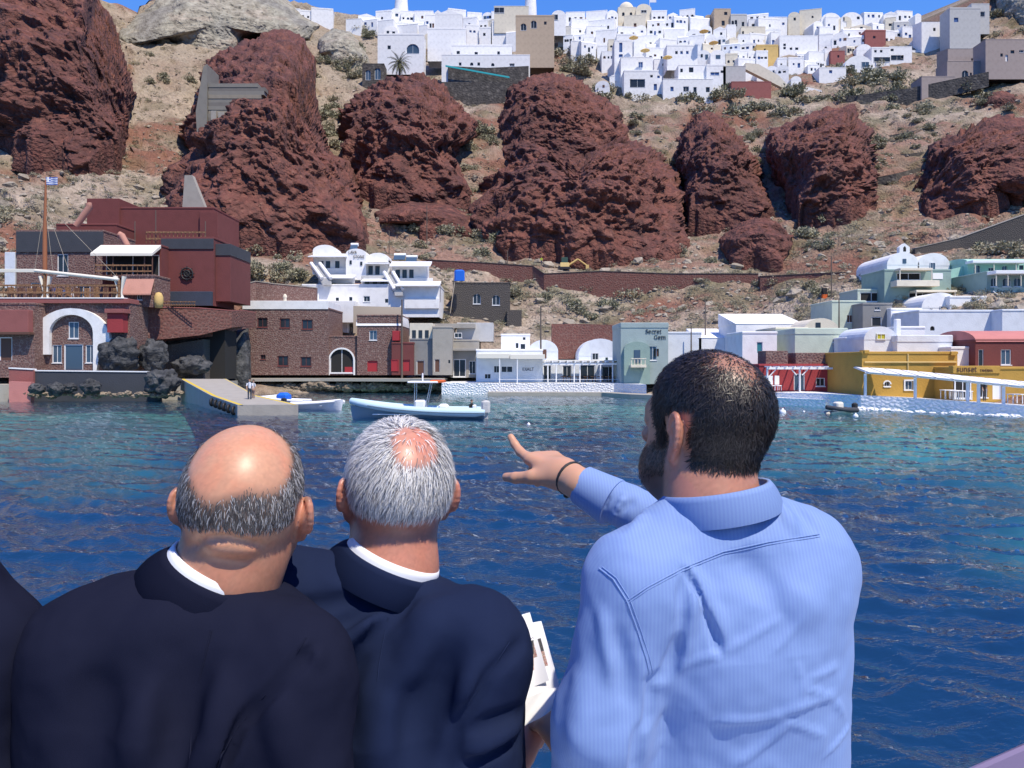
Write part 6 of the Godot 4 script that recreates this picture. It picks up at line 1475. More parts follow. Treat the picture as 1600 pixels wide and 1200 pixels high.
# ---------------------------------------------------------------- people
# Bodies and clothes are fields of tapered capsules and ellipsoids joined by a smooth minimum, meshed as surface nets.
class Field:
	var a := PackedVector3Array(); var b := PackedVector3Array()
	var ra := PackedFloat32Array(); var rb := PackedFloat32Array(); var kk := PackedFloat32Array()
	var inv: Array[Basis] = []; var ell := PackedByteArray(); var minr := PackedFloat32Array()
	var folds := []            # [a, b, width, height]
	var act := []              # the folds near the block at hand
	var wob: FastNoiseLite = null
	var wob_amp := 0.0
	func bone(p: Vector3, q: Vector3, r0: float, r1: float, k := 0.04) -> void:
		a.append(p); b.append(q); ra.append(r0); rb.append(r1); kk.append(k); inv.append(Basis.IDENTITY); ell.append(0); minr.append(maxf(r0, r1))
	func egg(c: Vector3, r: Vector3, rot := Basis.IDENTITY, k := 0.02) -> void:
		a.append(c); b.append(c); ra.append(0); rb.append(0); kk.append(k)
		inv.append(Basis.from_scale(Vector3(1 / r.x, 1 / r.y, 1 / r.z)) * rot.inverse()); ell.append(1); minr.append(minf(r.x, minf(r.y, r.z)))
	func carve(c: Vector3, r: Vector3, rot := Basis.IDENTITY) -> void:
		egg(c, r, rot, 0.004); ell[ell.size() - 1] = 2
	func one(i: int, p: Vector3) -> float:
		if ell[i]:
			var q := inv[i] * (p - a[i])
			var l := q.length()
			var g := (inv[i].transposed() * q).length()
			return l * (l - 1.0) / maxf(g, 1e-6)
		var pa := p - a[i]; var ba := b[i] - a[i]
		var h := clampf(pa.dot(ba) / maxf(ba.length_squared(), 1e-9), 0.0, 1.0)
		return (pa - ba * h).length() - lerpf(ra[i], rb[i], h)
	func at(p: Vector3, which: PackedInt32Array) -> float:
		var d := 1e3
		for i in which:
			var e := one(i, p)
			if ell[i] == 2:
				d = maxf(d, -e); continue
			var k := kk[i]
			var h := maxf(k - absf(d - e), 0.0) / k
			d = minf(d, e) - h * h * k * 0.25
		if absf(d) < 0.05:
			for f in act:
				var pa: Vector3 = p - f[0]; var ba: Vector3 = f[1] - f[0]
				var h := clampf(pa.dot(ba) / ba.length_squared(), 0.0, 1.0)
				var q: float = (pa - ba * h).length_squared() / (f[2] * f[2])
				if q < 6.0: d -= f[3] * exp(-q)
			if wob: d -= wob.get_noise_3dv(p) * wob_amp
		return d
	func all() -> PackedInt32Array:
		var r := PackedInt32Array()
		for i in a.size(): r.append(i)
		return r
	func near(p: Vector3, reach: float) -> PackedInt32Array:
		var e := PackedFloat32Array(); var m := 1e3
		for i in a.size():
			var v := one(i, p); e.append(v)
			if ell[i] < 2: m = minf(m, v)
		var r := PackedInt32Array()
		for i in a.size(): if e[i] < m + reach * 2.0 + kk[i] + 0.01: r.append(i)
		act = []
		for f in folds:
			var q: float = reach + f[2] * 2.5
			if p.distance_squared_to((f[0] + f[1]) * 0.5) < pow(q + f[0].distance_to(f[1]) * 0.5, 2.0): act.append(f)
		return r
	# adds the surface above floor_y to s; paint(p, normal) gives a colour
	func net(s: Shape, floor_y: float, c: float, paint: Callable) -> void:
		var B := 4
		var lo := Vector3.ONE * 1e3; var hi := -lo
		for i in a.size():
			var r := maxf(ra[i], rb[i]) + 0.012
			if ell[i]: r = 1.0 / minf(inv[i].x.length(), minf(inv[i].y.length(), inv[i].z.length())) + 0.012
			lo = lo.min(a[i] - Vector3.ONE * r).min(b[i] - Vector3.ONE * r); hi = hi.max(a[i] + Vector3.ONE * r).max(b[i] + Vector3.ONE * r)
		lo.y = maxf(lo.y, floor_y)
		var nb := Vector3i(((hi - lo) / (c * B)).ceil())
		var n := nb * B + Vector3i.ONE
		var val := PackedFloat32Array(); val.resize(n.x * n.y * n.z); val.fill(9.0)
		var sx := n.y * n.z; var sy := n.z
		var live := []
		var half := c * B * 0.5
		var diag := half * 1.75
		for bx in nb.x:
			for by in nb.y:
				for bz in nb.z:
					var mid := lo + Vector3(bx * B + B * 0.5, by * B + B * 0.5, bz * B + B * 0.5) * c
					var which := near(mid, diag)
					if absf(at(mid, which)) > diag + 0.03: continue
					live.append(Vector3i(bx, by, bz))
					for x in range(bx * B, bx * B + B + 1):
						for y in range(by * B, by * B + B + 1):
							for z in range(bz * B, bz * B + B + 1):
								var o := x * sx + y * sy + z
								if val[o] > 8.0: val[o] = at(lo + Vector3(x, y, z) * c, which)
		var made := {}
		var base := s.v.size()
		for q in live:
			var mid: Vector3 = lo + (Vector3(q) + Vector3.ONE * 0.5) * B * c
			var which := near(mid, diag)
			for x in range(q.x * B, q.x * B + B):
				for y in range(q.y * B, q.y * B + B):
					for z in range(q.z * B, q.z * B + B):
						var o := x * sx + y * sy + z
						var m := 0
						var sum := Vector3.ZERO; var cnt := 0
						var v := PackedFloat32Array([val[o], val[o + 1], val[o + sy], val[o + sy + 1], val[o + sx], val[o + sx + 1], val[o + sx + sy], val[o + sx + sy + 1]])
						for e in 8: if v[e] < 0.0: m |= 1 << e
						if m == 0 or m == 255: continue
						for e in 8:
							for bit in [1, 2, 4]:
								if e & bit: continue
								var f: int = e | bit
								if (v[e] < 0.0) != (v[f] < 0.0):
									var t := v[e] / (v[e] - v[f])
									var pe := Vector3(1.0 if e & 4 else 0.0, 1.0 if e & 2 else 0.0, 1.0 if e & 1 else 0.0)
									var pf := Vector3(1.0 if f & 4 else 0.0, 1.0 if f & 2 else 0.0, 1.0 if f & 1 else 0.0)
									sum += pe.lerp(pf, t); cnt += 1
						var p := lo + (Vector3(x, y, z) + sum / cnt) * c
						var h := 0.0016
						var k0 := at(p + Vector3(h, -h, -h), which); var k1 := at(p + Vector3(-h, -h, h), which); var k2 := at(p + Vector3(-h, h, -h), which); var k3 := at(p + Vector3(h, h, h), which)
						var nn := (Vector3(1, -1, -1) * k0 + Vector3(-1, -1, 1) * k1 + Vector3(-1, 1, -1) * k2 + Vector3(1, 1, 1) * k3).normalized()
						p -= nn * (k0 + k1 + k2 + k3) * 0.25
						made[o] = s.v.size()
						s.v.append(p); s.n.append(nn); s.c.append(paint.call(p, nn))
		for o in made:
			var v0 := val[o]
			for ax in 3:
				var st: int = [sx, sy, 1][ax]; var u: int = [sy, 1, sx][ax]; var w: int = [1, sx, sy][ax]
				if o + st >= val.size(): continue
				if (v0 < 0.0) == (val[o + st] < 0.0): continue
				var i0: int = made.get(o, -1); var i1: int = made.get(o - u, -1); var i2: int = made.get(o - u - w, -1); var i3: int = made.get(o - w, -1)
				if i0 < 0 or i1 < 0 or i2 < 0 or i3 < 0: continue
				s.face(i0, i1, i2); s.face(i0, i2, i3)
	func drop(p: Vector3, dir: Vector3) -> Vector3:
		# walk from p along dir to the surface
		act = folds
		var which := all()
		for k in 24:
			var d := at(p, which)
			if absf(d) < 0.0004: break
			p += dir * d * 0.9
		return p

func head_field(f: Field, t: Transform3D, jaw := 1.0, full := 1.0) -> void:
	# head-local axes: x to the person's right ear, y up, z to the back of the head
	var g := t.basis
	f.egg(t * Vector3(0, 0.035, 0.008), Vector3(0.0765 * full, 0.082, 0.096), g, 0.03)
	f.egg(t * Vector3(0, 0.012, 0.035), Vector3(0.071 * full, 0.068, 0.066), g, 0.03)
	f.egg(t * Vector3(0, -0.025, -0.035), Vector3(0.060 * full, 0.075, 0.060), g, 0.03)
	f.egg(t * Vector3(0, -0.072, -0.052), Vector3(0.046 * jaw, 0.036, 0.042), g, 0.03)
	f.bone(t * Vector3(-0.05 * jaw, -0.062, -0.005), t * Vector3(-0.022, -0.088, -0.072), 0.016, 0.016, 0.03)
	f.bone(t * Vector3(0.05 * jaw, -0.062, -0.005), t * Vector3(0.022, -0.088, -0.072), 0.016, 0.016, 0.03)
	f.bone(t * Vector3(0, 0.0, -0.09), t * Vector3(0, -0.032, -0.112), 0.010, 0.015, 0.012)
	f.bone(t * Vector3(-0.03, 0.016, -0.082), t * Vector3(0.03, 0.016, -0.082), 0.013, 0.013, 0.02)
	f.bone(t * Vector3(-0.02, -0.056, -0.088), t * Vector3(0.02, -0.056, -0.088), 0.009, 0.009, 0.012)
	for sd in [-1.0, 1.0]:
		f.egg(t * Vector3(sd * 0.032, -0.002, -0.083), Vector3(0.013, 0.012, 0.012), g, 0.006)
		# ear: a shell set at an angle, its rim, the lobe, and the hollow in front
		var eb := Basis(Vector3.UP, sd * 0.5) * Basis(Vector3.RIGHT, 0.15)
		var er := g * eb
		var ec := Vector3(sd * 0.083 * full, -0.012, 0.014)
		f.egg(t * ec, Vector3(0.0085, 0.027, 0.0165), er, 0.008)
		var pts := []
		for k in 12:
			var a := -0.7 + 3.9 * k / 11.0
			pts.append(t * (ec + eb * Vector3(sd * 0.005, 0.004 + sin(a) * 0.0285, cos(a) * 0.0165)))
		for k in 11: f.bone(pts[k], pts[k + 1], 0.0042, 0.0042, 0.004)
		f.egg(t * (ec + eb * Vector3(sd * 0.001, -0.031, -0.005)), Vector3(0.0055, 0.011, 0.0085), er, 0.008)
		f.carve(t * (ec + eb * Vector3(sd * 0.0105, -0.003, -0.002)), Vector3(0.0075, 0.0165, 0.0095), er)
		f.carve(t * (ec + eb * Vector3(sd * 0.0100, 0.018, 0.002)), Vector3(0.0050, 0.008, 0.0085), er)

func fibo(k: int, n: int) -> Vector3:
	var y := 1.0 - 2.0 * (k + 0.5) / n
	var r := sqrt(1.0 - y * y)
	return Vector3(cos(k * 2.399963) * r, y, sin(k * 2.399963) * r)

# hair: fine tapered blades that grow out of the head's surface where mask(local point) allows and lie along flow(local point)
func hair_mesh(f: Field, t: Transform3D, n: int, length: float, wide: float, mask: Callable, flow: Callable, tone: Callable, lift: float, sd: int, curl := 0.28) -> Shape:
	var r := RandomNumberGenerator.new(); r.seed = sd
	var s := Shape.new(); s.tinted = true
	var inv := t.affine_inverse()
	var which := f.all()
	var c := Vector3(0, 0.012, 0.012)
	for k in n:
		var u := (fibo(k, n) + Vector3(r.randfn(), r.randfn(), r.randfn()) * 0.012).normalized()
		if u.y < -0.75: continue
		var q := c + u * 0.1
		if mask.call(q) <= 0.0 and mask.call(c + u * 0.085) <= 0.0: continue
		var p := f.drop(t * (c + u * 0.14), -(t.basis * u))
		var lp := inv * p
		var m: float = mask.call(lp)
		if r.randf() > m or (absf(lp.x) > 0.0795 and lp.y < 0.035): continue
		var h := 0.002
		var nn := Vector3(f.at(p + Vector3(h, 0, 0), which) - f.at(p - Vector3(h, 0, 0), which), f.at(p + Vector3(0, h, 0), which) - f.at(p - Vector3(0, h, 0), which), f.at(p + Vector3(0, 0, h), which) - f.at(p - Vector3(0, 0, h), which)).normalized()
		var dir: Vector3 = t.basis * (flow.call(lp) + Vector3(r.randfn(), r.randfn(), r.randfn()) * curl)
		dir = (dir - nn * dir.dot(nn)).normalized()
		var L := length * r.randf_range(0.55, 1.25) * (0.55 + 0.45 * m)
		var l0 := lift * r.randf_range(0.6, 1.5)
		s.tint = tone.call(lp, r.randf())
		var p0 := p - nn * 0.001
		var p1 := p0 + (dir + nn * l0).normalized() * L * 0.4
		var p2 := p1 + (dir + nn * l0 * 0.35).normalized() * L * 0.35
		var p3 := p2 + (dir - nn * 0.12).normalized() * L * 0.3
		var side := dir.cross(nn).normalized()
		side = (side + nn * r.randf_range(-0.6, 0.6)).normalized() * wide * 0.5
		var fn := side.cross(dir).normalized()
		if fn.dot(nn) < 0: fn = -fn
		fn = (fn + nn * 0.6).normalized()
		var i := s.vert(p0 - side, fn); s.vert(p0 + side, fn); s.vert(p1 - side * 0.95, fn); s.vert(p1 + side * 0.95, fn); s.vert(p2 - side * 0.7, fn); s.vert(p2 + side * 0.7, fn); s.vert(p3, fn)
		s.face(i, i + 1, i + 3); s.face(i, i + 3, i + 2); s.face(i + 2, i + 3, i + 5); s.face(i + 2, i + 5, i + 4); s.face(i + 4, i + 5, i + 6)
	return s

func skin_paint(t: Transform3D, base: Color, mask: Callable, root: Color) -> Callable:
	var inv := t.affine_inverse()
	var fn := noise(FastNoiseLite.TYPE_SIMPLEX_SMOOTH, 22.0, 4, 5)
	var pores := noise(FastNoiseLite.TYPE_SIMPLEX_SMOOTH, 170.0, 2, 6)
	return func(p: Vector3, _n: Vector3) -> Color:
		var l := inv * p
		var k := fn.get_noise_3dv(p) * 0.5 + 0.5
		var c := base.lerp(Color(base.r * 1.12, base.g * 0.88, base.b * 0.82), smoothstep(0.4, 0.75, k) * 0.6)
		c = c.lerp(Color(0.44, 0.185, 0.12), smoothstep(0.0, -0.05, l.y) * 0.6) * (1.0 + 0.16 * pores.get_noise_3dv(p))
		if absf(l.x) > 0.078: c = c.lerp(Color(0.52, 0.20, 0.145), 0.45)
		var m: float = mask.call(l)
		return c.lerp(root, clampf(m, 0.0, 1.0) * 0.85)

func hand(f: Field, wrist: Vector3, palm_dir: Vector3, back: Vector3, curls: Array, right: bool, size := 1.0) -> void:
	# palm_dir: wrist to knuckles; back: out of the back of the hand; curls: bend of index, middle, ring, little, thumb (0 straight, 1 closed)
	var y := palm_dir.normalized(); var z := (back - y * back.dot(y)).normalized(); var x := y.cross(z) * (1.0 if right else -1.0)   # x towards the thumb
	x = -x
	var T := func(q: Vector3) -> Vector3: return wrist + (x * q.x + y * q.y + z * q.z) * size
	f.bone(T.call(Vector3(0.0, -0.03, 0)), T.call(Vector3(0, 0.02, 0)), 0.026 * size, 0.027 * size, 0.02)
	for k in 4:
		var px: float = [0.030, 0.010, -0.010, -0.028][k]
		f.bone(T.call(Vector3(px * 0.55, 0.02, 0)), T.call(Vector3(px, 0.085 - 0.004 * absf(k - 1), 0.003)), 0.017 * size, 0.0115 * size, 0.018)
		var len: float = [0.072, 0.08, 0.074, 0.058][k]
		var p := Vector3(px, 0.086 - 0.004 * absf(k - 1), 0.002)
		var ang := 0.12
		for j in 3:
			ang += curls[k] * [1.25, 1.5, 0.9][j]
			var L: float = len * [0.46, 0.31, 0.26][j]
			var q := p + Vector3(px * 0.06, cos(ang), -sin(ang)) * L
			f.bone(T.call(p), T.call(q), (0.0098 - j * 0.0009) * size, (0.0090 - j * 0.0009) * size, 0.004)
			p = q
	var t0 := Vector3(0.02, 0.012, -0.008); var t1 := Vector3(0.046, 0.045, -0.016)
	var c: float = curls[4]
	var t2 := t1 + Vector3(0.022 * (1.0 - c), 0.028, -0.008 - 0.015 * c); var t3 := t2 + Vector3(0.010 - 0.022 * c, 0.024, -0.006 - 0.01 * c)
	f.bone(T.call(t0), T.call(t1), 0.017 * size, 0.013 * size, 0.016); f.bone(T.call(t1), T.call(t2), 0.0125 * size, 0.0105 * size, 0.006); f.bone(T.call(t2), T.call(t3), 0.0105 * size, 0.0085 * size, 0.005)

func folds_px(f: Field, list: Array) -> void:
	# [x, y, x, y, width, height] of ridges (height > 0) and creases (< 0) seen from the camera; dropped onto the cloth
	f.act = []
	for q in list:
		var n := maxi(2, int(ceil(Vector2(q[0] - q[2], q[1] - q[3]).length() / 13.0)))
		var was := on_cloth(f, q[0], q[1])
		for k in n:
			var t := (k + 1.0) / n
			var bend := sin(PI * t) * 2.5
			var now := on_cloth(f, lerpf(q[0], q[2], t) + bend, lerpf(q[1], q[3], t))
			if now.distance_to(was) < 0.06: f.folds.append([was, now, q[4], q[5] * (0.55 if (k == 0 or k == n - 1) else 1.0)])
			was = now

func on_cloth(f: Field, x: float, y: float) -> Vector3:
	var o := Vector3(0, CH, 0)
	var dir := (spot(x, y, 1.0) - o).normalized()
	var p := o + dir * 0.55
	var which := f.all()
	for k in 40:
		var d := f.at(p, which)
		if d < 0.0006 or (p - o).length() > 2.2: break
		p += dir * d * 0.85
	return p

func legs(o: Node3D, x: float, z: float, top: float, m: Material, wide := 0.11) -> void:
	var s := Shape.new()
	var deck := 2.2
	s.tube([Vector3(x, top + 0.12, z), Vector3(x, top - 0.12, z)], [0.19, 0.19], 14, 0.75)
	for sd in [-1.0, 1.0]:
		s.tube([Vector3(x + sd * wide * 0.8, top, z), Vector3(x + sd * wide, lerpf(top, deck, 0.5), z - 0.02), Vector3(x + sd * wide, deck + 0.07, z)], [0.11, 0.085, 0.075], 12)
	part(o, "trousers", s, m)
	for sd in [-1.0, 1.0]:
		var sh := Shape.new(); sh.tube([Vector3(x + sd * wide, deck + 0.05, z + 0.08), Vector3(x + sd * wide, deck + 0.055, z - 0.05), Vector3(x + sd * wide, deck + 0.04, z - 0.19)], [0.045, 0.05, 0.035], 10); part(o, "shoe", sh, mats.black)

func seam(o: Node3D, called: String, j: Field, pts: Array, m: Material) -> void:
	j.act = j.folds
	var way := []
	for k in pts.size() - 1:
		for e in 6: way.append(on_cloth(j, lerpf(pts[k][0], pts[k + 1][0], e / 6.0), lerpf(pts[k][1], pts[k + 1][1], e / 6.0)))
	var s := Shape.new(); s.tube(way, [0.0012], 6); part(o, called, s, m)

# the body under the clothes: joints with radii, joined to the head and hands
func core(s: Shape, chain: Array) -> void:
	var f := Field.new()
	for c in chain:
		for k in c.size() - 1: f.bone(spot(c[k][0], c[k][1], c[k][2]), spot(c[k + 1][0], c[k + 1][1], c[k + 1][2]), c[k][3], c[k + 1][3], 0.03)
	f.net(s, 3.12, 0.014, func(_p: Vector3, _n: Vector3) -> Color: return Color(0.48, 0.26, 0.18))

func plain(_p: Vector3, _n: Vector3) -> Color:
	return Color.WHITE

func people() -> void:
	var skin := surf("skin", Color.WHITE, 0.42, null, 1.0, null, 0.0, true)
	skin.subsurf_scatter_enabled = true; skin.subsurf_scatter_strength = 0.12
	var hairm := surf("hair", Color.WHITE, 0.45, null, 1.0, null, 0.0, true)
	var weave := noise(FastNoiseLite.TYPE_SIMPLEX, 0.35, 2, 8)
	var wt := grey_tex(weave, 256)
	var navy := surf("navy_wool", Color(0.0125, 0.0145, 0.031), 0.9, ramp_tex(weave, 256, [[0.0, Color(0.75, 0.75, 0.78)], [1.0, Color(1, 1, 1)]]), 0.09, wt, 0.03)
	navy.metallic_specular = 0.12
	var navy2 := surf("blue_wool", Color(0.014, 0.022, 0.056), 0.85, ramp_tex(weave, 256, [[0.0, Color(0.6, 0.62, 0.7)], [0.5, Color(0.9, 0.9, 0.92)], [1.0, Color(1, 1, 1)]]), 0.07, wt, 0.04)
	navy2.metallic_specular = 0.15
	var white_shirt := surf("white_shirt", Color(0.78, 0.80, 0.84), 0.8)
	# striped shirt: fine woven stripes
	var im := Image.create(64, 64, false, Image.FORMAT_RGB8)
	for x in 64:
		for y in 64:
			var k := 1.0 if (x / 8) % 2 == 0 else 0.95
			k *= 0.985 + 0.03 * ((x * 7 + y * 13 + (x * y) % 5) % 4) / 4.0
			im.set_pixel(x, y, Color(k, k * (1.0 if k > 0.95 else 0.995), 1.0 if k > 0.95 else 0.985))
	var shirt := surf("blue_shirt", Color(0.195, 0.30, 0.545), 0.8, ImageTexture.create_from_image(im), 0.022, wt, 0.01)
	shirt.uv1_world_triplanar = false
	shirt.rim_enabled = true; shirt.rim = 0.25; shirt.rim_tint = 0.5
	man_bald(skin, hairm, navy, white_shirt)
	man_grey(skin, hairm, navy2, white_shirt)
	man_pointing(skin, hairm, shirt)
	# the shoulder that enters the picture at the left edge
	var o := thing("person", "person in a dark suit whose shoulder enters at the left edge", "person")
	var f := Field.new(); f.wob = noise(FastNoiseLite.TYPE_SIMPLEX_SMOOTH, 9.0, 2, 44); f.wob_amp = 0.006
	f.bone(spot(-170, 920, 1.02), spot(-45, 1020, 1.02), 0.085, 0.085, 0.06); f.bone(spot(-40, 1030, 1.03), spot(-60, 1330, 1.0), 0.082, 0.068, 0.05)
	f.bone(spot(-180, 1000, 1.08), spot(-170, 1500, 1.08), 0.15, 0.15, 0.08); f.bone(spot(-280, 900, 1.02), spot(-150, 900, 1.02), 0.085, 0.085, 0.06)
	f.bone(spot(-300, 1000, 1.08), spot(-290, 1500, 1.08), 0.14, 0.14, 0.08)
	var s := Shape.new(); f.net(s, 3.12, 0.009, plain); s.c.clear(); part(o, "jacket", s, navy)
	var fh := Field.new(); var th := Transform3D(Basis.IDENTITY, spot(-215, 720, 1.03)); head_field(fh, th); fh.bone(th * Vector3(0, -0.05, 0.03), th * Vector3(0, -0.2, 0.04), 0.055, 0.06, 0.03)
	var none := func(l: Vector3) -> float: return smoothstep(-0.03, 0.0, l.y + l.z * 0.2) * smoothstep(-0.07, -0.04, l.z)
	var sh := Shape.new(); fh.net(sh, 3.12, 0.006, skin_paint(th, Color(0.50, 0.29, 0.20), none, Color(0.04, 0.03, 0.025))); part(o, "body", sh, skin)
	legs(o, spot(-225, 0, 1.08).x, -1.08, 3.0, navy)
	papers_and_phone(skin)

func man_bald(skin: Material, hairm: Material, cloth: Material, linen: Material) -> void:
	var o := thing("person", "bald man with a grey fringe of hair in a navy suit", "person")
	var t := Transform3D(Basis(Vector3.FORWARD, 0.09) * Basis(Vector3.UP, 0.06) * Basis(Vector3.RIGHT, 0.34), spot(385, 785, 1.11))
	var f := Field.new(); head_field(f, t, 1.05, 1.04)
	var nb := spot(356, 900, 1.095)
	f.bone(t * Vector3(0.004, -0.035, 0.012), nb + Vector3(0, 0.01, 0), 0.060, 0.066, 0.035)
	f.bone(t * Vector3(-0.03, -0.052, 0.05), t * Vector3(0.03, -0.055, 0.05), 0.024, 0.024, 0.03)
	f.bone(nb, spot(345, 1010, 1.13), 0.064, 0.06, 0.05)
	# the roll of skin at the nape
	folds_px(f, [[292, 856, 318, 842, 0.006, -0.004], [318, 842, 360, 840, 0.006, -0.005], [360, 840, 410, 852, 0.006, -0.004], [320, 852, 400, 860, 0.012, 0.003]])
	# hair: a fringe round the sides and back; the crown is bare
	var mask := func(l: Vector3) -> float:
		var q := Vector3(l.x * 1.08, l.y - 0.035, l.z - 0.01)
		var a := acos(clampf(q.normalized().dot(Vector3(0, 0.90, 0.20).normalized()), -1, 1))
		var back := smoothstep(-0.02, 0.06, l.z)
		var upper := smoothstep(0.80, 1.06, a + 0.08 * sin(l.x * 70.0) - back * 0.12)
		var low := smoothstep(0.022, 0.034, l.y - maxf(0.0, 0.02 - l.z) * 0.2 + absf(l.x) * 0.25)
		var ear := (1.0 - smoothstep(-0.024, -0.016, l.z) * (1.0 - smoothstep(0.030, 0.038, l.z)) * (1.0 - smoothstep(0.018, 0.028, l.y)))
		return upper * low * ear * smoothstep(-0.055, -0.035, l.z)
	var s := Shape.new()
	f.net(s, 3.12, 0.0042, skin_paint(t, Color(0.55, 0.285, 0.17), mask, Color(0.10, 0.075, 0.062)))
	core(s, [[[352, 930, 1.11, 0.05], [340, 1060, 1.14, 0.08], [320, 1300, 1.14, 0.09]]])
	part(o, "body", s, skin)
	var flow := func(l: Vector3) -> Vector3: return Vector3(-l.x * 3.0 + signf(l.x) * 0.15, -1.0, 0.15 + l.z * 1.0)
	var tone := func(l: Vector3, k: float) -> Color:
		var g := 0.25 + 0.5 * smoothstep(0.02, 0.07, absf(l.x)) * smoothstep(-0.03, 0.05, l.y)
		return Color(0.42, 0.41, 0.40) if k < g * 0.55 else Color(0.035, 0.03, 0.028).lerp(Color(0.12, 0.11, 0.105), k)
	part(o, "hair", hair_mesh(f, t, 32000, 0.0135, 0.0010, mask, flow, tone, 0.28, 11), hairm)
	# jacket
	var j := Field.new(); j.wob = noise(FastNoiseLite.TYPE_SIMPLEX_SMOOTH, 7.0, 3, 45); j.wob_amp = 0.007
	j.bone(spot(290, 962, 1.065), spot(150, 1012, 1.04), 0.055, 0.070, 0.07); j.bone(spot(402, 1012, 1.06), spot(460, 1035, 1.02), 0.060, 0.066, 0.07)
	j.bone(spot(338, 1025, 1.10), spot(330, 1100, 1.09), 0.07, 0.14, 0.08); j.bone(spot(230, 1060, 1.09), spot(205, 1480, 1.09), 0.13, 0.135, 0.09); j.bone(spot(400, 1080, 1.09), spot(400, 1480, 1.09), 0.125, 0.135, 0.09)
	j.bone(spot(300, 1080, 1.10), spot(300, 1480, 1.10), 0.145, 0.15, 0.09)
	j.bone(spot(128, 1032, 1.05), spot(96, 1370, 1.06), 0.074, 0.064, 0.05); j.bone(spot(468, 1060, 1.01), spot(484, 1370, 0.99), 0.068, 0.060, 0.04)
	folds_px(j, [[492, 1008, 440, 1060, 0.009, -0.008], [440, 1060, 372, 1135, 0.009, -0.009], [372, 1135, 333, 1215, 0.010, -0.009], [470, 1005, 500, 1030, 0.012, 0.004],
		[300, 1040, 275, 1200, 0.03, -0.008], [330, 1060, 320, 1210, 0.03, 0.006], [300, 1210, 318, 1160, 0.012, 0.006], [150, 1060, 120, 1190, 0.03, -0.005], [200, 1000, 260, 960, 0.03, 0.004], [430, 1100, 460, 1200, 0.02, 0.005], [225, 1100, 210, 1200, 0.025, 0.005]])
	var js := Shape.new()
	j.net(js, 3.12, 0.0075, plain); js.c.clear()
	part(o, "jacket", js, cloth)
	seam(o, "armhole_seam", j, [[478, 996], [446, 1052], [405, 1096], [372, 1135], [346, 1180], [332, 1225]], cloth)
	seam(o, "back_seam", j, [[330, 985], [312, 1060], [300, 1130], [294, 1230]], cloth)
	# collars lie round the neck: shirt inside, jacket collar outside
	collar(o, "shirt_collar", spot(350, 880, 1.09), Vector3(0.88, -0.46, 0), Vector3(0, 0.05, 1), 0.0715, 0.05, 0.004, 0.004, linen)
	collar(o, "jacket_collar", spot(348, 893, 1.09), Vector3(0.88, -0.46, 0), Vector3(0, 0.05, 1), 0.0785, 0.046, 0.024, 0.006, cloth)
	legs(o, spot(300, 0, 1.08).x, -1.08, 3.0, cloth)

# a collar stands round the neck: c centre, side towards the right end, fwd towards the viewer, r radius, h height, flare outwards at the foot
func collar(o: Node3D, called: String, c: Vector3, side: Vector3, fwd: Vector3, r: float, h: float, flare: float, thick: float, m: Material, a0 := -0.75, a1 := 3.9) -> void:
	var s := Shape.new()
	var x := side.normalized(); var z := (fwd - x * fwd.dot(x)).normalized(); var y := z.cross(x)
	var up := []; var down := []
	for k in 33:
		var a := lerpf(a0, a1, k / 32.0)
		var e := 1.0 - 0.35 * pow(absf(k - 16) / 16.0, 3.0)
		var q := x * cos(a) + z * sin(a)
		up.append(c + q * r); down.append(c + q * (r + flare) - y * h * e)
	var mid := c - y * h * 0.5
	var rows := 6
	var grid := []
	for i in 33:
		var row := PackedInt32Array()
		var out: Vector3 = up[i] - c; out = (out - y * out.dot(y)).normalized()
		for j in rows * 2:
			var t := float(j if j < rows else rows * 2 - 1 - j) / (rows - 1)
			var sg := 1.0 if j < rows else -1.0
			var p: Vector3 = up[i].lerp(down[i], t) + out * (sg * thick * 0.5 + sin(PI * t) * thick * 0.7)
			if j == 0 or j == rows * 2 - 1: p += y * thick * -0.3
			row.append(s.vert(p, (out * sg + y * (0.5 - t) * 0.5 + y * (0.8 if t == 0.0 else 0.0)).normalized()))
		grid.append(row)
	for i in 32:
		for j in rows * 2:
			var k := (j + 1) % (rows * 2)
			s.face(grid[i][j], grid[i + 1][j], grid[i + 1][k]); s.face(grid[i][j], grid[i + 1][k], grid[i][k])
	part(o, called, s, m)

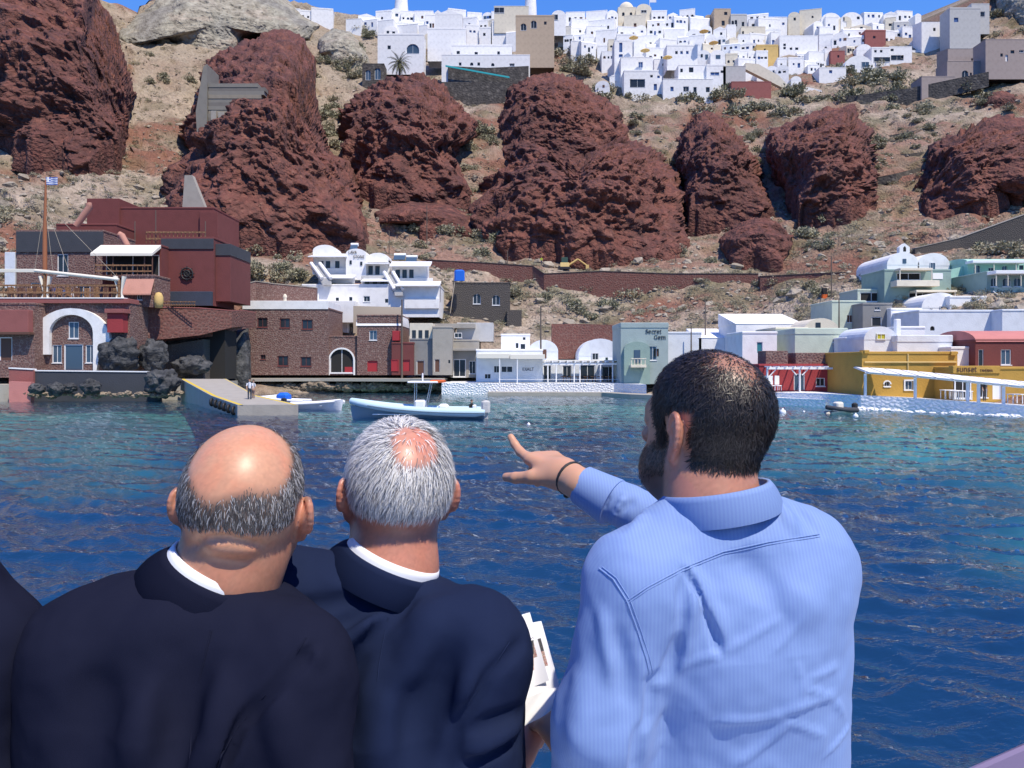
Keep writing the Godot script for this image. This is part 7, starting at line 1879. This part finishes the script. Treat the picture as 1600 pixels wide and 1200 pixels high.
func man_grey(skin: Material, hairm: Material, cloth: Material, linen: Material) -> void:
	var o := thing("person", "grey haired man in a blue suit holding papers", "person")
	var t := Transform3D(Basis(Vector3.FORWARD, 0.05) * Basis(Vector3.UP, 0.26) * Basis(Vector3.RIGHT, 0.20), spot(622, 764, 1.27))
	var f := Field.new(); head_field(f, t, 1.03, 1.02)
	var nb := spot(612, 888, 1.245)
	f.bone(t * Vector3(0.0, -0.035, 0.012), nb, 0.060, 0.066, 0.035); f.bone(nb, spot(605, 1010, 1.25), 0.064, 0.06, 0.05)
	var spot_c := Vector3(0.018, 0.094, 0.062).normalized()
	var mask := func(l: Vector3) -> float:
		var q := Vector3(l.x, l.y - 0.01, l.z)
		var a := acos(clampf(q.normalized().dot(spot_c), -1, 1))
		var bare := smoothstep(0.30, 0.52, a + 0.05 * sin(l.x * 90.0 + l.z * 60.0))
		var low := smoothstep(-0.008, 0.006, l.y - maxf(0.0, 0.02 - l.z) * 0.6)
		var ear := (1.0 - smoothstep(-0.024, -0.016, l.z) * (1.0 - smoothstep(0.030, 0.038, l.z)) * (1.0 - smoothstep(0.018, 0.028, l.y)))
		return maxf(bare, 0.06) * low * ear * smoothstep(-0.085, -0.06, l.z - l.y * 0.35)
	var s := Shape.new()
	f.net(s, 3.12, 0.0042, skin_paint(t, Color(0.54, 0.235, 0.155), mask, Color(0.27, 0.255, 0.25)))
	# right hand, seen below the sleeve, gripping the sheet
	var g := Field.new()
	hand(g, spot(800, 1185, 1.30), spot(826, 1128, 1.36) - spot(800, 1185, 1.30), Vector3(-0.25, 0.2, 1), [0.55, 0.6, 0.65, 0.7, 0.5], true, 1.0)
	g.bone(spot(800, 1185, 1.30), spot(775, 1260, 1.26), 0.027, 0.033, 0.02)
	g.net(s, 3.12, 0.0035, func(p: Vector3, _n: Vector3) -> Color: return Color(0.50, 0.26, 0.19))
	core(s, [[[612, 920, 1.26, 0.05], [610, 1060, 1.29, 0.08], [600, 1300, 1.29, 0.09]], [[610, 1040, 1.28, 0.06], [730, 1035, 1.19, 0.045], [737, 1165, 1.175, 0.036], [770, 1215, 1.24, 0.03], [800, 1185, 1.30, 0.026]]])
	part(o, "body", s, skin)
	var whorl := Vector3(0.0, 0.105, 0.035)
	var flow := func(l: Vector3) -> Vector3:
		var away := (l - whorl) * Vector3(1, 1, 1)
		var swirl := Vector3(away.z, 0, -away.x) * -0.55
		return (away + swirl).normalized() * 0.9 + Vector3(0, -0.75, 0.1)
	var tone := func(l: Vector3, k: float) -> Color:
		var low := smoothstep(0.02, -0.05, l.y)
		if k < 0.16 + 0.25 * low: return Color(0.20, 0.19, 0.185)
		return Color(0.50, 0.49, 0.475).lerp(Color(0.78, 0.77, 0.75), k)
	part(o, "hair", hair_mesh(f, t, 38000, 0.026, 0.0010, mask, flow, tone, 0.42, 12), hairm)
	var j := Field.new(); j.wob = noise(FastNoiseLite.TYPE_SIMPLEX_SMOOTH, 7.0, 3, 46); j.wob_amp = 0.007
	j.bone(spot(565, 942, 1.215), spot(435, 925, 1.2), 0.062, 0.072, 0.07); j.bone(spot(664, 982, 1.205), spot(742, 1008, 1.16), 0.062, 0.070, 0.07)
	j.bone(spot(612, 1005, 1.25), spot(620, 1120, 1.23), 0.07, 0.15, 0.08); j.bone(spot(520, 1040, 1.24), spot(520, 1480, 1.24), 0.14, 0.15, 0.09); j.bone(spot(680, 1060, 1.23), spot(670, 1480, 1.23), 0.135, 0.15, 0.09)
	j.bone(spot(420, 950, 1.21), spot(400, 1300, 1.25), 0.078, 0.068, 0.05)
	j.bone(spot(742, 1022, 1.155), spot(737, 1180, 1.16), 0.074, 0.068, 0.045); j.bone(spot(737, 1180, 1.16), spot(776, 1222, 1.25), 0.064, 0.050, 0.03)
	folds_px(j, [[560, 935, 450, 955, 0.012, -0.008], [620, 925, 520, 985, 0.016, -0.010], [600, 950, 500, 1040, 0.02, 0.008], [640, 930, 560, 1010, 0.014, -0.009], [560, 1010, 500, 1110, 0.02, -0.009],
		[818, 1000, 760, 1060, 0.010, -0.005], [760, 1060, 716, 1130, 0.010, -0.006], [716, 1130, 690, 1200, 0.011, -0.006], [680, 950, 640, 1060, 0.03, 0.007], [700, 1000, 655, 1130, 0.03, -0.006],
		[815, 1110, 740, 1140, 0.012, -0.008], [812, 1135, 735, 1175, 0.012, 0.007], [810, 1155, 730, 1195, 0.010, -0.008], [600, 1060, 590, 1200, 0.03, 0.006], [640, 1100, 650, 1200, 0.03, -0.006], [735, 1050, 712, 1110, 0.02, 0.005]])
	var js := Shape.new()
	j.net(js, 3.12, 0.0078, plain); js.c.clear()
	part(o, "jacket", js, cloth)
	seam(o, "armhole_seam", j, [[796, 1004], [765, 1052], [735, 1096], [712, 1140], [696, 1185], [688, 1230]], cloth)
	seam(o, "back_seam", j, [[606, 965], [592, 1040], [585, 1120], [582, 1230]], cloth)
	collar(o, "shirt_collar", spot(620, 862, 1.245), Vector3(0.92, -0.40, 0), Vector3(0, 0.05, 1), 0.0745, 0.05, 0.006, 0.004, linen)
	collar(o, "jacket_collar", spot(617, 874, 1.245), Vector3(0.92, -0.40, 0), Vector3(0, 0.05, 1), 0.0820, 0.046, 0.024, 0.006, cloth)
	legs(o, spot(590, 0, 1.24).x, -1.24, 3.0, cloth)

func man_pointing(skin: Material, hairm: Material, cloth: Material) -> void:
	var o := thing("person", "dark haired bearded man in a pale blue striped shirt pointing at the shore", "person")
	var t := Transform3D(Basis(Vector3.FORWARD, 0.03) * Basis(Vector3.UP, 0.66) * Basis(Vector3.RIGHT, 0.06), spot(1102, 664, 1.20))
	var f := Field.new(); head_field(f, t, 1.08, 1.03)
	var nb := spot(1112, 790, 1.17)
	f.bone(t * Vector3(0.0, -0.04, 0.020), nb, 0.058, 0.063, 0.035); f.bone(nb, spot(1120, 920, 1.2), 0.06, 0.06, 0.05)
	f.egg(t * Vector3(0, -0.086, -0.048), Vector3(0.053, 0.05, 0.056), t.basis, 0.03)
	var thin := Vector3(-0.012, 0.11, 0.066).normalized()
	var mask := func(l: Vector3) -> float:
		var a := acos(clampf(Vector3(l.x, l.y - 0.01, l.z).normalized().dot(thin), -1, 1))
		var cover := lerpf(0.28, 1.0, smoothstep(0.12, 0.75, a + 0.06 * sin(l.x * 100.0)))
		var zf := along([-0.03, -0.005, 0.03, 0.06, 0.085, 0.11], [-0.036, -0.042, -0.058, -0.066, -0.078, -0.06], l.y)
		var front := smoothstep(-0.003, 0.005, l.z - zf)
		var low := smoothstep(-0.062, -0.046, l.y) if l.z > 0.0 else smoothstep(-0.034, -0.02, l.y)
		var ear := (1.0 - smoothstep(-0.024, -0.016, l.z) * (1.0 - smoothstep(0.030, 0.038, l.z)) * (1.0 - smoothstep(0.018, 0.028, l.y)))
		return cover * front * low * ear
	var beard := func(l: Vector3) -> float:
		var edge := smoothstep(0.002, -0.010, l.y + 0.016 - (l.z + 0.03) * 0.5)
		return edge * smoothstep(-0.006, -0.020, l.z) * smoothstep(-0.150, -0.130, l.y)
	var hidden := func(l: Vector3) -> float: return maxf(mask.call(l), beard.call(l) * 0.86)
	var s := Shape.new()
	f.net(s, 3.12, 0.0042, skin_paint(t, Color(0.45, 0.235, 0.15), hidden, Color(0.05, 0.036, 0.03)))
	# the pointing right hand and the left fingers on the papers
	var g := Field.new()
	var wr := spot(886, 744, 1.56)
	var knuckle := spot(834, 708, 1.66)
	var y := (knuckle - wr).normalized()
	hand(g, wr, y, Vector3(0.30, 0.80, 0.52), [-0.16, 0.95, 1.0, 1.0, 0.25], true, 1.12)
	g.bone(wr, spot(912, 760, 1.525), 0.028, 0.029, 0.02)
	g.net(s, 3.12, 0.0035, func(p: Vector3, _n: Vector3) -> Color: return Color(0.56, 0.30, 0.185))
	var lh := Field.new()
	hand(lh, spot(905, 1180, 1.26), spot(862, 1120, 1.33) - spot(905, 1180, 1.26), Vector3(0.4, 0.3, 0.9), [0.35, 0.4, 0.45, 0.5, 0.4], false, 1.0)
	lh.bone(spot(905, 1180, 1.26), spot(930, 1240, 1.22), 0.027, 0.032, 0.02)
	lh.net(s, 3.12, 0.0035, func(p: Vector3, _n: Vector3) -> Color: return Color(0.50, 0.29, 0.20))
	core(s, [[[1112, 830, 1.19, 0.05], [1120, 960, 1.23, 0.08], [1130, 1300, 1.23, 0.08]], [[1120, 930, 1.22, 0.06], [1215, 890, 1.22, 0.045], [1090, 850, 1.42, 0.036], [912, 760, 1.525, 0.028]], [[1110, 940, 1.2, 0.06], [1000, 940, 1.10, 0.045], [942, 1125, 1.09, 0.038], [905, 1180, 1.22, 0.027]]])
	part(o, "body", s, skin)
	var flow := func(l: Vector3) -> Vector3:
		var away := l - Vector3(0.0, 0.115, 0.05)
		return away.normalized() + Vector3(0, -0.55, -0.1)
	var tone := func(_l: Vector3, k: float) -> Color: return Color(0.012, 0.009, 0.008).lerp(Color(0.05, 0.038, 0.032), k * k)
	part(o, "hair", hair_mesh(f, t, 42000, 0.015, 0.0012, mask, flow, tone, 0.5, 13, 0.75), hairm)
	var bflow := func(l: Vector3) -> Vector3: return Vector3(0, -1, -0.25)
	part(o, "beard", hair_mesh(f, t, 34000, 0.008, 0.0009, beard, bflow, func(_l: Vector3, k: float) -> Color: return Color(0.022, 0.015, 0.012).lerp(Color(0.075, 0.048, 0.035), k * k), 0.5, 14), hairm)
	# bracelet
	var br := Shape.new(); var ring := []
	var ax := (wr - spot(925, 768, 1.50)).normalized(); var u := ax.cross(Vector3.UP).normalized(); var v := u.cross(ax)
	var bc := wr - ax * 0.010
	for k in 19: ring.append(bc + (u * cos(TAU * k / 18.0) + v * sin(TAU * k / 18.0)) * 0.0335)
	br.tube(ring, [0.0034], 6)
	br.lathe([Vector2(0, -0.007), Vector2(0.007, -0.003), Vector2(0.007, 0.003), Vector2(0, 0.007)], 8, Transform3D(Basis.IDENTITY, bc + v * -0.038))
	part(o, "bracelet", br, mats.black)
	# shirt
	var j := Field.new(); j.wob = noise(FastNoiseLite.TYPE_SIMPLEX_SMOOTH, 8.0, 3, 47); j.wob_amp = 0.006
	j.bone(spot(1072, 838, 1.165), spot(988, 905, 1.09), 0.058, 0.066, 0.06); j.bone(spot(1155, 824, 1.175), spot(1246, 868, 1.17), 0.058, 0.068, 0.06)
	j.bone(spot(1115, 858, 1.19), spot(1130, 990, 1.18), 0.085, 0.135, 0.08); j.bone(spot(1085, 960, 1.17), spot(1105, 1480, 1.18), 0.115, 0.13, 0.08); j.bone(spot(1208, 930, 1.19), spot(1200, 1480, 1.19), 0.110, 0.122, 0.08)
	j.bone(spot(990, 928, 1.085), spot(942, 1130, 1.08), 0.070, 0.064, 0.035); j.bone(spot(942, 1130, 1.08), spot(915, 1330, 1.12), 0.064, 0.058, 0.04)
	# right sleeve reaching forward past the neck
	j.bone(spot(1238, 880, 1.2), spot(1090, 850, 1.42), 0.068, 0.056, 0.05); j.bone(spot(1090, 850, 1.42), spot(945, 777, 1.51), 0.056, 0.043, 0.03)
	folds_px(j, [[1068, 890, 1100, 950, 0.006, -0.008], [1100, 950, 1124, 1020, 0.007, -0.009], [1076, 888, 1130, 1000, 0.012, 0.004], [1068, 915, 1066, 990, 0.010, -0.008], [1066, 990, 1042, 1052, 0.010, -0.010], [1042, 1052, 1018, 1066, 0.008, -0.010], [1080, 930, 1060, 1040, 0.012, 0.006],
		[1016, 1066, 1016, 1110, 0.009, -0.011], [1016, 1110, 1006, 1145, 0.009, -0.009], [1000, 1145, 992, 1210, 0.010, -0.012],
		[1120, 1128, 1200, 1122, 0.0065, 0.003], [1200, 1122, 1304, 1084, 0.0065, 0.0035], [1255, 1074, 1300, 1092, 0.0065, 0.003], [1300, 1092, 1320, 1120, 0.0065, 0.003], [1150, 1195, 1230, 1132, 0.0065, 0.003], [1206, 1022, 1258, 954, 0.0065, 0.002], [1064, 1038, 1130, 1020, 0.0065, 0.0025], [1130, 1020, 1215, 968, 0.0065, 0.002], [1262, 1062, 1310, 1040, 0.0065, 0.0025], [1240, 1030, 1255, 1090, 0.0065, 0.002], [1290, 1180, 1330, 1130, 0.005, 0.003], [1210, 1122, 1290, 1150, 0.0065, 0.002],
		[1165, 880, 1230, 940, 0.025, -0.005], [1190, 900, 1270, 960, 0.025, 0.004], [940, 960, 960, 1060, 0.012, 0.004], [955, 980, 985, 1100, 0.014, -0.005], [915, 1050, 900, 1180, 0.02, 0.004], [1215, 782, 1240, 830, 0.010, 0.005], [1235, 785, 1275, 830, 0.010, -0.004],
		[975, 772, 955, 815, 0.006, 0.005], [990, 780, 965, 800, 0.008, -0.004], [950, 770, 940, 800, 0.005, -0.005], [1005, 800, 985, 830, 0.010, 0.005]])
	var js := Shape.new()
	j.net(js, 3.12, 0.0062, plain); js.c.clear()
	part(o, "shirt", js, cloth)
	# seams: two rows of stitching stand up a little where the yoke and the sleeve are sewn on
	j.act = j.folds
	for line in [["yoke_seam", [[978, 940], [1010, 918], [1066, 888], [1130, 862], [1200, 847], [1296, 832]]], ["armhole_seam", [[936, 888], [958, 905], [980, 940], [996, 985], [1010, 1030], [1017, 1060]]]]:
		for side in 2:
			var pts := []
			for k in line[1].size() - 1:
				for e in 6:
					var u0 := lerpf(line[1][k][0], line[1][k + 1][0], e / 6.0) + side * (5 if line[0] == "armhole_seam" else 1); var v0 := lerpf(line[1][k][1], line[1][k + 1][1], e / 6.0) + side * (4 if line[0] == "yoke_seam" else -2)
					pts.append(on_cloth(j, u0, v0))
			var ss := Shape.new(); ss.tube(pts, [0.0011 if side == 0 else 0.0007], 6); part(o, line[0], ss, cloth)
	# cuff: a slightly wider turned edge at the wrist
	var cf := Shape.new()
	var e0 := spot(908, 757, 1.537); var e1 := spot(958, 785, 1.50)
	cf.tube([e0, e0.lerp(e1, 0.03), e0.lerp(e1, 0.5), e1.lerp(e0, 0.03), e1], [0.0385, 0.0405, 0.0445, 0.0490, 0.0480], 28)
	part(o, "cuff", cf, cloth)
	collar(o, "shirt_collar", spot(1118, 760, 1.17), Vector3(0.985, 0.17, 0.10), Vector3(0, 0.06, 1), 0.0790, 0.048, 0.012, 0.005, cloth, -0.5, 4.0)
	legs(o, spot(1160, 0, 1.2).x, -1.2, 3.0, mats.slate)

func face_viewer(s: Shape) -> void:
	if s.n[s.n.size() / 2].z > 0: return
	for k in s.n.size(): s.n[k] = -s.n[k]
	for k in range(0, s.ix.size(), 3):
		var t := s.ix[k]; s.ix[k] = s.ix[k + 1]; s.ix[k + 1] = t

func papers_and_phone(skin: Material) -> void:
	var o := thing("paper_sheets", "white printed sheets held between the two men", "paper")
	var grids := [[[782, 978], [846, 972], [876, 1076], [806, 1110], 1.345, 0.0], [[779, 968], [828, 959], [858, 1062], [795, 1100], 1.352, 0.012], [[776, 958], [790, 953], [800, 990], [770, 1000], 1.36, 0.02]]
	var im := Image.create(64, 96, false, Image.FORMAT_RGB8); im.fill(Color(0.93, 0.94, 0.96))
	var pr := RandomNumberGenerator.new(); pr.seed = 4
	for y in range(24, 62):
		for x in range(18, 56):
			var c := Color(0.16, 0.17, 0.20) if y < 42 else Color(0.62, 0.52, 0.48)
			if y < 42 and pr.randf() < 0.3: c = Color(0.32, 0.30, 0.30)
			if y >= 42 and pr.randf() < 0.35: c = [Color(0.78, 0.35, 0.36), Color(0.85, 0.83, 0.78), Color(0.40, 0.36, 0.33)][pr.randi() % 3]
			im.set_pixel(x, y, c)
	for x in range(20, 50, 3): im.set_pixel(x, 20, Color(0.2, 0.2, 0.22)); im.set_pixel(x + 1, 21, Color(0.2, 0.2, 0.22))
	var m := StandardMaterial3D.new(); m.resource_name = "print"; m.albedo_texture = ImageTexture.create_from_image(im); m.roughness = 0.7; m.albedo_color = Color(0.95, 0.95, 0.95)
	for g in 3:
		var s := Shape.new()
		var q = grids[g]
		var n := 14
		for i in n + 1:
			for k in n + 1:
				var u := float(i) / n; var v := float(k) / n
				var a := spot(q[0][0], q[0][1], q[4] + 0.06); var b := spot(q[1][0], q[1][1], q[4] + 0.06); var c := spot(q[2][0], q[2][1], q[4] - 0.02); var d := spot(q[3][0], q[3][1], q[4] - 0.02)
				var p := a.lerp(b, u).lerp(d.lerp(c, u), v)
				p.z += sin(u * PI * 1.4 + v * 2.0) * 0.006 + q[5] * -0.2; p.y += sin(u * 5.0) * 0.002 * v
				s.v.append(p); s.uv.append(Vector2(u, v))
		# lower flap of the sheet hangs to the hands
		finish_grid(s, n, n)
		face_viewer(s)
		part(o, "sheet", s, m)
	var s2 := Shape.new(); var nn := 10
	for i in nn + 1:
		for k in nn + 1:
			var u := float(i) / nn; var v := float(k) / nn
			var p := spot(806, 1092, 1.327).lerp(spot(876, 1074, 1.323), u).lerp(spot(800, 1150, 1.30).lerp(spot(862, 1108, 1.30), u), v)
			p.z += sin(u * 6.0 + v * 3.0) * 0.005
			s2.v.append(p)
	finish_grid(s2, nn, nn)
	face_viewer(s2)
	part(o, "sheet_corner", s2, mats.white_paint)
	var ph := thing("phone", "mauve smartphone raised at the lower right corner", "phone", spot(1596, 1232, 0.62))
	var b := Basis(Vector3.FORWARD, -0.42) * Basis(Vector3.RIGHT, -0.25)
	var pb := Shape.new(); pb.soft_box(Vector3(-0.036, -0.075, -0.004), Vector3(0.036, 0.028, 0.004), 0.0025, Transform3D(b, Vector3.ZERO)); part(ph, "case", pb, surf("phone_case", Color(0.22, 0.17, 0.27), 0.35))
	for k in 2:
		var ln := Shape.new(); ln.lathe([Vector2(0, 0.0025), Vector2(0.005, 0.0025), Vector2(0.006, 0.0015), Vector2(0.006, 0)], 16, Transform3D(b * Basis(Vector3.RIGHT, PI / 2), b * Vector3(-0.022 + 0.013 * k, 0.016 - 0.012 * k, 0.004))); part(ph, "lens", ln, mats.black)
	var dk := Shape.new(); dk.box(Vector3(-2.2, 2.0, -1.75), Vector3(2.2, 2.2, 1.6)); structure("boat_deck", dk, mats.white_paint)
	var rl := thing("railing", "metal deck railing in front of the men", "railing", Vector3(0, 2.2, -1.62))
	for k in 9:
		var ps := Shape.new(); ps.tube([Vector3(-2.0 + k * 0.5, 0, 0), Vector3(-2.0 + k * 0.5, 0.82, 0)], [0.018], 8); part(rl, "post", ps, mats.metal)
	var tr := Shape.new(); tr.tube([Vector3(-2.2, 0.84, 0), Vector3(2.2, 0.84, 0)], [0.024], 10); part(rl, "top_rail", tr, mats.metal)
func build_all() -> void:
	village()
	waterfront_left()
	waterfront_middle()
	waterfront_right()
	boats()
	plants()
	people()
func _ready() -> void:
	rng.seed = 20240511
	var cam := Camera3D.new()
	cam.name = "camera"
	cam.position = Vector3(0, CH, 0)
	add_child(cam)
	var near := 0.05
	cam.set_frustum(1200.0 / FL * near, Vector2(0, (YH - 600.0) / FL * near), near, 2500.0)
	cam.current = true
	var env := Environment.new()
	env.background_mode = Environment.BG_SKY
	var sky := Sky.new()
	var sm := ProceduralSkyMaterial.new()
	sm.sky_top_color = Color(0.14, 0.36, 0.76)
	sm.sky_horizon_color = Color(0.50, 0.75, 1.0)
	sm.sky_curve = 0.25
	sm.ground_bottom_color = Color(0.05, 0.12, 0.22)
	sm.ground_horizon_color = Color(0.30, 0.42, 0.55)
	sm.sun_angle_max = 1.0
	sky.sky_material = sm
	env.sky = sky
	env.tonemap_mode = Environment.TONE_MAPPER_LINEAR
	env.tonemap_exposure = 1.38
	env.sdfgi_enabled = true; env.ssao_enabled = true; env.ssil_enabled = true
	var we := WorldEnvironment.new()
	we.name = "world_environment"
	we.environment = env
	add_child(we)
	var sun := DirectionalLight3D.new()
	sun.name = "sun"
	sun.light_color = Color(1.0, 0.955, 0.88)
	sun.light_energy = 1.3
	sun.light_angular_distance = 0.53
	sun.shadow_enabled = true
	add_child(sun)
	sun.look_at_from_position(Vector3.ZERO, -Vector3(0.30, 0.86, 0.38), Vector3.UP)
	make_materials()
	make_ground()
	make_sea()
	make_rocks()
	build_all()
